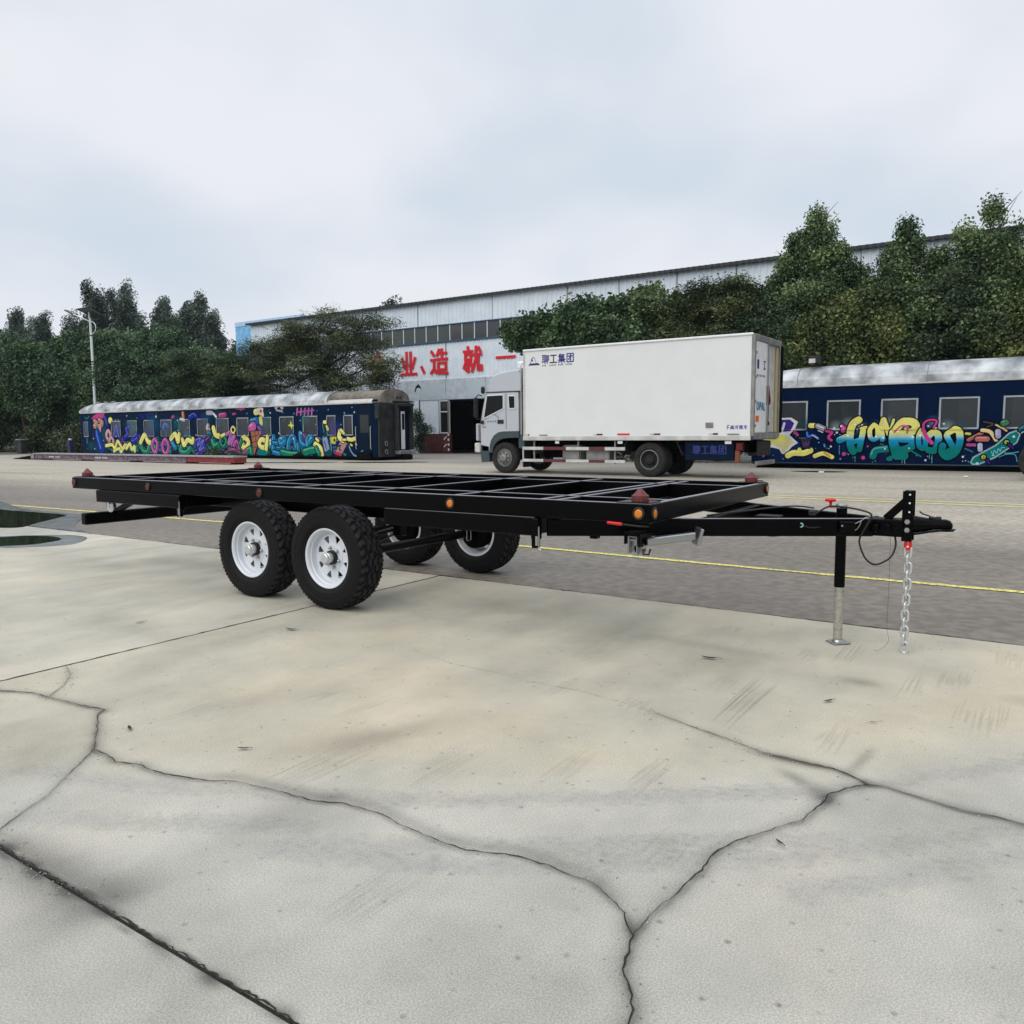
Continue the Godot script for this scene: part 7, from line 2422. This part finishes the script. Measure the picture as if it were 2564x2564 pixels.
	r.stroke([-2.52,1.32,-2.74,1.15,-2.62,0.88,-2.55,0.69,-2.67,0.64], 0.173, BLACKP, 0.045)
	r.stroke([-2.52,1.32,-2.40,1.23,-2.38,0.88,-2.50,0.57,-2.71,0.45,-2.85,0.59,-2.85,0.80], 0.207, BLACKP, 0.045)
	r.fade([-2.52,1.32,-2.74,1.15,-2.62,0.88,-2.55,0.69,-2.67,0.64], 0.173)
	r.fade([-2.52,1.32,-2.40,1.23,-2.38,0.88,-2.50,0.57,-2.71,0.45,-2.85,0.59,-2.85,0.80], 0.207)
	r.stroke([-2.55,1.11,-2.54,0.95], 0.058, BLACKP, 0)
	r.stroke([-3.42,1.31,-3.41,1.52,-3.25,1.63,-3.05,1.59,-3.13,1.38], 0.070, PINK, 0.035)
	r.stroke([-3.42,1.31,-3.31,1.07,-3.16,0.90], 0.119, PINK, 0)
	r.stroke([-4.27,1.24,-4.07,1.44,-3.88,1.42,-3.89,1.21], 0.055, Color(0.75,0.30,0.42), 0)
	r.stroke([-4.53,0.70], 0.061, WHITE, 0.0)
	r.stroke([-3.81,0.72], 0.060, WHITE, 0.0)
	r.stroke([-3.32,0.34], 0.070, WHITE, 0.0)
	r.stroke([-2.27,0.46], 0.069, WHITE, 0.0)
	r.stroke([-2.27,0.32], 0.037, WHITE, 0.0)
	r.stroke([-2.19,0.34], 0.037, WHITE, 0.0)
	r.stroke([-4.00,0.32,-4.00,0.24], 0.022, Color(0.45,0.65,0.66), 0)
	r.stroke([-3.93,0.34,-3.92,0.23], 0.022, Color(0.45,0.65,0.66), 0)
	r.stroke([-3.21,0.51,-3.21,0.39], 0.021, Color(0.45,0.65,0.66), 0)
	r.stroke([-3.14,0.49,-3.13,0.25], 0.022, Color(0.45,0.65,0.66), 0)
	r.stroke([-4.42,0.38,-4.26,0.46], 0.111, TEAL, 0)
	r.stroke([-3.73,0.63,-3.46,0.46], 0.049, TEAL, 0)
	r.stroke([-2.21,1.19,-2.11,1.18], 0.079, Color(0.8,0.78,0.35), 0.035)
	r.stroke([-2.14,0.99,-1.93,1.12,-1.79,1.20], 0.105, Color(0.62,0.36,0.33), 0.035)
	r.stroke([-1.89,1.02,-1.64,1.02], 0.162, Color(0.66,0.38,0.36), 0.035)
	r.stroke([-2.16,0.84,-1.94,0.83], 0.094, Color(0.62,0.28,0.55), 0.035)
	r.stroke([-1.82,0.83,-1.81,0.69], 0.146, Color(0.62,0.66,0.78), 0.035)
	r.stroke([-1.78,1.29,-1.57,1.24,-1.40,0.99], 0.114, Color(0.80,0.72,0.50), 0.035)
	r.stroke([-1.36,1.25,-1.35,1.11], 0.160, Color(0.58,0.58,0.72), 0.035)
	r.stroke([-1.75,1.55,-1.50,1.48,-1.66,1.39], 0.051, Color(0.30,0.24,0.26), 0.035)
	r.stroke([-1.42,1.45,-1.26,1.36,-1.14,1.27], 0.062, Color(0.80,0.68,0.48), 0.035)
	r.stroke([-1.23,1.50,-1.17,1.52], 0.180, Color(0.16,0.42,0.28), 0.035)
	r.stroke([-2.22,0.72,-2.01,0.62], 0.043, Color(0.25,0.4,0.45), 0)
	r.poly([-2.07,0.28,-2.00,0.46,-1.41,0.84,-1.07,1.21,-0.88,1.29,-0.76,1.15,-0.84,0.90,-1.03,0.73,-1.39,0.43,-1.82,0.21,-2.01,0.21], Color(0.55,0.68,0.66))
	r.poly([-2.03,0.29,-1.97,0.42,-1.39,0.80,-1.05,1.17,-0.88,1.24,-0.80,1.15,-0.87,0.92,-1.05,0.76,-1.41,0.47,-1.83,0.25,-2.00,0.25], Color(0.04,0.42,0.42))
	r.stroke([-1.51,0.65,-1.46,0.53,-1.43,0.67,-1.36,0.58,-1.33,0.72,-1.27,0.65,-1.24,0.76,-1.16,0.75], 0.021, Color(0.5,0.75,0.85), 0)
	r.stroke([-1.48,0.51,-1.42,0.51], 0.026, Color(0.5,0.75,0.85), 0)
	r.stroke([-1.71,0.46], 0.130, Color(0.70,0.68,0.22), 0.035)
	r.stroke([-1.12,0.92], 0.128, Color(0.70,0.68,0.22), 0.035)
	r.stroke([-1.61,0.37,-1.55,0.27], 0.078, PURPLE, 0.035)
	r.stroke([-1.06,0.85,-0.94,0.74], 0.066, PURPLE, 0.035)
	r.stroke([-1.87,0.26], 0.079, WHITE, 0.0)
	r.stroke([-0.94,1.09], 0.077, WHITE, 0.0)
	r.stroke([-1.70,0.45], 0.042, BLACKP, 0.0)
	r.stroke([-1.11,0.92], 0.041, BLACKP, 0.0)
	r.stroke([-1.13,0.58,-0.92,0.60,-0.80,0.63], 0.031, Color(0.30,0.58,0.62), 0)
	r.stroke([-1.30,0.46,-1.11,0.55,-0.89,0.54,-0.82,0.33], 0.026, Color(0.30,0.58,0.62), 0)
	r.stroke([-0.79,1.29,-0.71,1.38], 0.101, Color(0.04,0.40,0.46), 0.035)
	r.stroke([-0.75,1.20,-0.69,1.24], 0.030, WHITE, 0)

func paint_left_coach(l: Canvas):
	l.stroke([-53.94,2.55,-53.73,2.46,-53.43,2.60], 0.104, TEAL, 0)
	l.poly([-53.23,2.42,-52.76,2.68,-51.49,2.98,-51.58,2.46], PINK)
	l.stroke([-52.80,2.30,-52.50,2.12,-52.84,1.95,-52.19,1.94,-51.84,2.17,-52.25,2.35], 0.323, Color(0.62,0.44,0.40), 0.035)
	l.stroke([-52.52,1.89,-52.48,1.77], 0.249, TEAL, 0)
	l.stroke([-52.14,1.88,-52.20,1.65], 0.218, Color(0.80,0.58,0.48), 0)
	l.stroke([-52.51,1.48,-52.35,0.95,-52.09,0.36], 0.617, Color(0.05,0.20,0.55), 0.035)
	l.stroke([-52.63,1.42,-52.46,0.95], 0.103, Color(0.25,0.5,0.85), 0)
	l.stroke([-51.48,2.51,-51.27,1.99], 0.288, BLUE, 0.035)
	l.stroke([-51.03,2.33,-50.94,2.19,-50.71,2.33,-50.88,2.42,-51.03,2.33], 0.187, YELLOW, 0.035)
	l.stroke([-51.18,1.64,-51.01,1.50,-50.98,1.29,-51.17,1.06,-51.37,1.15,-51.45,1.35,-51.33,1.57,-51.18,1.64], 0.246, Color(0.72,0.52,0.55), 0.035)
	l.stroke([-50.86,1.21,-50.69,1.08,-50.66,0.90,-50.84,0.69,-51.04,0.77,-51.12,0.95,-51.00,1.14,-50.86,1.21], 0.231, Color(0.72,0.52,0.55), 0.035)
	l.stroke([-50.55,1.29,-50.18,1.92,-50.02,1.41,-49.84,1.12], 0.288, BLUE, 0.035)
	l.stroke([-48.70,1.85,-49.07,1.68,-48.95,1.40,-49.28,1.18], 0.309, BLUE, 0.035)
	l.stroke([-47.90,1.40,-48.32,1.17,-48.44,0.92,-47.83,1.12], 0.265, BLUE, 0.035)
	l.stroke([-51.57,0.66,-50.82,0.72,-50.53,0.49,-50.17,0.95,-49.88,0.72,-49.60,0.49,-49.17,0.72], 0.218, YELLOW, 0.035)
	l.stroke([-50.65,0.31,-50.01,0.49,-49.83,0.26,-49.37,0.72], 0.188, YELLOW, 0)
	l.stroke([-49.19,0.49,-48.76,0.78,-48.59,0.44,-48.27,0.61,-48.25,0.33], 0.227, YELLOW, 0.035)
	l.stroke([-47.55,0.95,-47.36,0.39,-46.93,0.28,-46.61,0.62], 0.306, GREENP, 0.035)
	l.stroke([-47.56,0.89,-47.08,1.34,-46.77,0.95,-46.40,0.84], 0.321, YELLOW, 0.035)
	l.stroke([-46.00,1.08,-45.79,0.88,-45.76,0.59,-45.98,0.26,-46.23,0.39,-46.32,0.67,-46.18,0.98,-46.00,1.08], 0.260, Color(0.62,0.28,0.55), 0.035)
	l.stroke([-44.88,1.06,-44.65,0.84,-44.61,0.54,-44.86,0.19,-45.13,0.32,-45.23,0.62,-45.08,0.95,-44.88,1.06], 0.256, Color(0.62,0.28,0.55), 0.035)
	l.stroke([-45.69,0.87,-45.31,0.87], 0.068, Color(0.3,0.3,0.5), 0)
	l.stroke([-45.70,0.68,-45.33,0.68], 0.068, Color(0.3,0.3,0.5), 0)
	l.stroke([-45.72,0.48,-45.34,0.49], 0.068, Color(0.3,0.3,0.5), 0)
	l.stroke([-44.33,1.06,-44.08,0.73,-43.91,0.57], 0.336, Color(0.10,0.45,0.60), 0.035)
	l.stroke([-44.32,1.11,-43.85,1.38,-43.61,0.95,-43.45,1.37], 0.309, YELLOW, 0.035)
	l.stroke([-43.28,0.63,-43.39,0.36,-42.87,0.26,-42.41,0.53], 0.346, GREENP, 0.035)
	l.stroke([-43.16,1.05,-43.01,0.74,-42.63,1.03,-42.21,0.90,-42.11,1.08], 0.291, YELLOW, 0.035)
	l.stroke([-41.77,0.95,-41.34,1.05,-41.62,0.64,-41.01,0.95,-41.47,0.38,-41.04,0.53], 0.339, Color(0.20,0.22,0.58), 0.035)
	l.stroke([-40.84,0.95,-40.49,1.15], 0.322, Color(0.22,0.10,0.35), 0.035)
	l.stroke([-40.60,1.87,-40.70,1.72,-40.54,1.61], 0.256, Color(0.7,0.62,0.66), 0.035)
	l.stroke([-40.63,1.44,-40.47,1.41], 0.257, TEAL, 0.035)
	l.stroke([-40.12,1.71,-39.98,1.36,-39.66,1.25], 0.332, YELLOW, 0.035)
	l.stroke([-40.25,0.95,-40.03,0.64,-39.77,0.74], 0.423, GREENP, 0.035)
	l.stroke([-40.05,0.28,-39.96,0.49], 0.282, TEAL, 0.035)
	l.stroke([-39.25,1.25,-39.05,1.10,-39.02,0.89,-39.22,0.65,-39.44,0.73,-39.53,0.95,-39.41,1.18,-39.25,1.25], 0.214, GREENP, 0.035)
	l.stroke([-39.41,1.25,-39.12,1.35], 0.190, YELLOW, 0.035)
	l.stroke([-38.92,1.35,-38.52,1.45,-38.80,0.80,-38.25,1.25,-38.52,0.75], 0.227, Color(0.60,0.34,0.58), 0.035)
	l.stroke([-38.08,0.95,-37.91,0.80,-37.88,0.59,-38.05,0.35,-38.24,0.44,-38.32,0.65,-38.21,0.87,-38.08,0.95], 0.212, Color(0.62,0.26,0.52), 0.035)
	l.stroke([-39.16,0.29,-38.42,0.50,-37.80,0.30], 0.139, Color(0.62,0.26,0.52), 0.035)
	l.stroke([-38.34,1.78,-38.20,1.69,-38.18,1.56,-38.31,1.42,-38.46,1.47,-38.52,1.60,-38.45,1.73,-38.34,1.78], 0.112, YELLOW, 0.035)
	l.stroke([-37.32,1.20,-37.12,1.07,-37.08,0.90,-37.27,0.70,-37.51,0.78,-37.60,0.95,-37.48,1.13,-37.32,1.20], 0.222, YELLOW, 0.035)
	l.stroke([-37.63,0.55,-37.34,0.30], 0.311, GREENP, 0.035)
	l.stroke([-47.45,2.61,-47.22,2.39,-47.01,2.60], 0.083, BLUE, 0)
	l.stroke([-46.72,2.60,-46.64,2.38,-46.35,2.40], 0.082, BLUE, 0)
	l.stroke([-46.33,2.65,-46.82,2.59], 0.068, BLUE, 0)
	l.stroke([-45.75,2.46], 0.149, WHITE, 0.0)
	l.stroke([-48.94,2.56], 0.098, WHITE, 0.0)
	l.stroke([-43.56,2.20], 0.093, WHITE, 0.0)
	l.stroke([-41.79,1.31], 0.091, WHITE, 0.0)
	l.stroke([-43.56,1.59], 0.093, WHITE, 0.0)
	l.stroke([-53.04,1.13], 0.104, WHITE, 0.0)
	l.stroke([-52.95,0.45], 0.103, WHITE, 0.0)
	l.stroke([-48.40,0.39], 0.099, WHITE, 0.0)
	l.stroke([-50.29,2.32], 0.071, WHITE, 0.0)
	l.stroke([-49.98,2.32], 0.071, WHITE, 0.0)
	l.stroke([-47.81,2.40], 0.069, WHITE, 0.0)
	l.stroke([-44.08,2.39,-43.94,2.44], 0.173, PINK, 0)
	l.stroke([-42.99,2.61,-42.97,2.37], 0.262, Color(0.68,0.44,0.28), 0.035)
	l.stroke([-43.24,2.27,-42.89,2.21], 0.172, WHITE, 0)
	l.stroke([-42.35,2.36,-41.91,2.51,-41.70,2.40], 0.287, BLUE, 0.035)
	l.stroke([-45.10,1.71,-44.80,1.97,-44.58,1.86], 0.270, Color(0.05,0.28,0.55), 0.035)
	l.stroke([-53.83,1.07,-53.87,0.86], 0.179, TEAL, 0)
	l.stroke([-40.63,2.59,-40.22,2.58], 0.255, Color(0.6,0.6,0.64), 0)
	l.stroke([-40.06,2.53,-39.83,2.35], 0.152, WHITE, 0)
	l.stroke([-39.49,2.42,-39.01,2.46], 0.278, Color(0.60,0.24,0.42), 0.035)
	l.stroke([-38.33,2.48,-38.09,2.49], 0.124, Color(0.60,0.24,0.42), 0)
	l.stroke([-37.96,2.78,-37.34,2.79], 0.148, Color(0.60,0.24,0.42), 0)
	l.stroke([-40.36,2.89,-39.88,2.80,-39.38,2.87], 0.089, Color(0.75,0.75,0.78), 0)
	l.stroke([-37.36,1.17,-37.11,1.03,-37.05,0.82,-37.30,0.59,-37.59,0.68,-37.71,0.88,-37.56,1.10,-37.36,1.17], 0.290, YELLOW, 0.035)
	l.stroke([-37.66,0.99,-37.76,0.78], 0.266, GREENP, 0.035)
	l.stroke([-37.29,0.35,-36.87,0.51,-36.80,0.25], 0.371, GREENP, 0.035)
	l.stroke([-37.54,0.30,-37.28,0.46], 0.173, PINK, 0)
	l.stroke([-36.34,2.55,-35.94,2.59,-35.83,2.38], 0.363, Color(0.75,0.74,0.55), 0.035)
	l.stroke([-35.92,2.18,-35.90,1.92], 0.284, Color(0.78,0.76,0.42), 0.035)
	l.stroke([-36.01,2.80,-35.77,2.69], 0.167, WHITE, 0)
	l.stroke([-35.90,2.59], 0.218, PINK, 0)
	l.stroke([-36.69,2.03,-36.29,2.08], 0.431, Color(0.06,0.36,0.55), 0.035)
	l.stroke([-36.76,1.67,-36.59,1.77], 0.523, Color(0.68,0.34,0.58), 0.035)
	l.stroke([-36.07,1.66,-35.89,1.45], 0.428, Color(0.24,0.10,0.48), 0.035)
	l.poly([-36.89,1.51,-35.80,1.56,-36.57,0.12,-36.65,0.12], BLACKP)
	l.poly([-36.83,1.49,-35.88,1.51,-36.56,0.20,-36.62,0.20], Color(0.58,0.38,0.30))
	l.stroke([-36.74,1.20,-36.09,1.30], 0.046, Color(0.36,0.20,0.15), 0)
	l.stroke([-36.72,0.88,-36.23,0.99], 0.046, Color(0.36,0.20,0.15), 0)
	l.stroke([-36.66,0.57,-36.37,0.67], 0.046, Color(0.36,0.20,0.15), 0)
	l.stroke([-36.48,1.51,-36.37,0.78], 0.045, Color(0.36,0.20,0.15), 0)
	l.stroke([-35.83,1.06,-35.61,0.95,-35.56,0.79,-35.77,0.60,-36.02,0.67,-36.13,0.83,-36.00,1.01,-35.83,1.06], 0.272, YELLOW, 0.035)
	l.stroke([-35.43,1.19,-35.59,0.47], 0.258, YELLOW, 0.035)
	l.stroke([-36.15,0.36,-35.67,0.31], 0.326, TEAL, 0)
	l.stroke([-35.20,0.99], 0.154, WHITE, 0.0)
	l.stroke([-35.21,0.83], 0.154, WHITE, 0.0)
	l.stroke([-34.92,1.19,-35.00,0.47], 0.320, BLUEF, 0.035)
	l.stroke([-34.98,0.88,-34.59,0.83], 0.218, BLUEF, 0.035)
	l.stroke([-34.97,0.37,-34.43,0.27], 0.257, BLUEF, 0.035)
	l.stroke([-34.00,1.14,-34.43,1.04,-34.33,0.78,-33.98,0.94], 0.279, BLUEF, 0.035)
	l.stroke([-33.81,0.48,-33.67,0.99,-33.33,1.19,-33.13,0.58], 0.304, BLUEF, 0.035)
	l.stroke([-32.99,0.48,-33.01,0.79], 0.276, BLUEF, 0.035)
	l.stroke([-32.80,1.38,-32.75,0.89,-32.39,0.69], 0.286, BLUEF, 0.035)
	l.stroke([-32.32,0.69,-31.90,1.13,-32.12,1.18,-32.31,0.94,-32.18,0.59,-31.93,0.54], 0.273, BLUEF, 0.035)
	l.stroke([-34.27,0.38,-33.67,0.28,-33.08,0.26], 0.344, GREENP, 0.035)
	l.stroke([-32.48,0.39,-32.04,0.49,-31.61,0.54], 0.412, GREENP, 0.035)
	l.stroke([-33.38,0.13,-32.93,0.26,-32.57,0.14], 0.189, Color(0.05,0.05,0.08), 0)
	l.stroke([-34.31,1.11], 0.102, WHITE, 0.0)
	l.stroke([-33.33,1.09], 0.101, WHITE, 0.0)
	l.stroke([-32.73,1.38], 0.099, WHITE, 0.0)
	l.stroke([-32.01,1.13], 0.099, WHITE, 0.0)
	l.stroke([-31.67,0.79,-31.32,0.59,-31.23,0.25], 0.307, YELLOW, 0.035)
	l.stroke([-31.61,0.59,-31.41,0.30], 0.271, GREENP, 0.035)
	l.poly([-33.50,2.06,-33.40,1.84,-33.21,1.79,-33.39,1.69,-33.42,1.54,-33.52,1.71,-33.74,1.79,-33.55,1.86], Color(0.72,0.80,0.22))
	l.stroke([-32.96,2.67,-33.02,2.33], 0.099, Color(0.66,0.40,0.62), 0)
	l.stroke([-32.66,2.66,-32.72,2.33], 0.099, Color(0.66,0.40,0.62), 0)
	l.stroke([-32.37,2.65,-32.43,2.32], 0.098, Color(0.66,0.40,0.62), 0)
	l.stroke([-32.09,2.65,-32.14,2.31], 0.098, Color(0.66,0.40,0.62), 0)
	l.stroke([-31.84,2.64,-31.89,2.31], 0.097, Color(0.66,0.40,0.62), 0)
	l.stroke([-32.97,2.48,-31.70,2.55], 0.086, Color(0.62,0.30,0.56), 0)
	l.stroke([-34.64,2.77,-34.40,2.91,-34.15,2.75], 0.228, Color(0.66,0.66,0.68), 0.035)
	l.stroke([-34.61,2.61,-34.16,2.55], 0.101, Color(0.6,0.6,0.66), 0)
	l.stroke([-37.63,2.73,-37.30,2.79], 0.158, Color(0.60,0.24,0.42), 0)
	l.stroke([-31.05,1.81,-30.97,1.37], 0.230, Color(0.02,0.26,0.28), 0.035)
	l.stroke([-30.95,1.03,-30.70,0.45], 0.548, Color(0.02,0.28,0.30), 0.035)
	l.poly([-31.15,1.08,-30.81,1.18,-30.63,0.55,-30.98,0.40], Color(0.55,0.58,0.72))
	l.stroke([-30.99,0.96,-30.87,0.55], 0.073, Color(0.2,0.2,0.5), 0)
	l.stroke([-30.98,1.93,-30.85,1.93], 0.182, YELLOW, 0.035)
	l.stroke([-30.57,1.18,-30.49,0.50], 0.060, Color(0.4,0.6,0.6), 0)
	l.poly([-29.89,0.98,-29.25,0.89,-29.79,0.14,-30.33,0.28], BLACKP)
	l.poly([-29.86,0.94,-29.34,0.86,-29.82,0.19,-30.26,0.32], Color(0.62,0.50,0.50))
	l.poly([-30.22,0.43,-29.71,0.34,-29.82,0.18,-30.29,0.30], Color(0.68,0.20,0.30))
	l.stroke([-30.00,0.69,-29.83,0.74,-29.94,0.55,-29.81,0.50], 0.060, BLACKP, 0)
	l.stroke([-29.84,1.46,-29.92,1.18,-29.65,0.98], 0.263, YELLOW, 0.035)
	l.stroke([-29.77,1.51,-29.57,1.36], 0.179, YELLOW, 0.035)
	l.stroke([-29.31,1.08,-29.05,1.03,-28.85,1.08], 0.202, YELLOW, 0.035)
	l.stroke([-29.65,1.03,-29.45,1.03], 0.131, CREAM, 0.035)
	l.poly([-30.53,1.18,-30.09,1.18,-30.20,0.79,-30.51,0.84], Color(0.72,0.70,0.24))
	l.stroke([-30.26,1.01], 0.145, BLACKP, 0)
	l.stroke([-31.59,1.08,-31.45,0.98], 0.160, YELLOW, 0.035)
	l.stroke([-30.79,1.71,-30.72,1.56], 0.169, YELLOW, 0.035)
	l.stroke([-29.23,0.70,-29.07,0.41,-28.75,0.23,-28.28,0.51], 0.083, Color(0.45,0.58,0.70), 0)
	l.stroke([-29.12,0.79,-29.03,0.75], 0.106, YELLOW, 0)
	l.stroke([-28.76,0.84,-28.71,0.79], 0.094, YELLOW, 0)
	l.stroke([-28.20,1.03,-28.06,1.17,-27.88,1.05,-28.01,0.91,-28.20,1.03], 0.152, CREAM, 0.035)
	l.stroke([-28.07,1.03], 0.152, Color(0.7,0.5,0.1), 0)
	l.stroke([-34.48,1.38], 0.102, WHITE, 0.0)
	l.stroke([-35.12,2.48], 0.102, WHITE, 0.0)
	l.stroke([-28.80,2.39], 0.094, WHITE, 0.0)
	l.stroke([-30.65,2.55], 0.072, Color(0.55,0.68,0.75), 0.0)
	l.stroke([-33.23,2.41], 0.075, Color(0.55,0.68,0.75), 0.0)
	l.stroke([-32.56,1.68], 0.074, Color(0.55,0.68,0.75), 0.0)
	l.stroke([-29.76,1.79], 0.071, Color(0.55,0.68,0.75), 0.0)
	l.stroke([-37.07,2.48], 0.078, Color(0.55,0.68,0.75), 0.0)
	l.stroke([-28.96,2.63], 0.070, Color(0.55,0.68,0.75), 0.0)
	l.stroke([-32.77,2.04], 0.075, Color(0.55,0.68,0.75), 0.0)
	l.stroke([-29.50,2.36], 0.118, Color(0.35,0.55,0.7), 0.0)
	l.stroke([-51.86,1.01], 0.073, WHITE, 0.0)
	l.stroke([-51.49,1.47], 0.072, WHITE, 0.0)
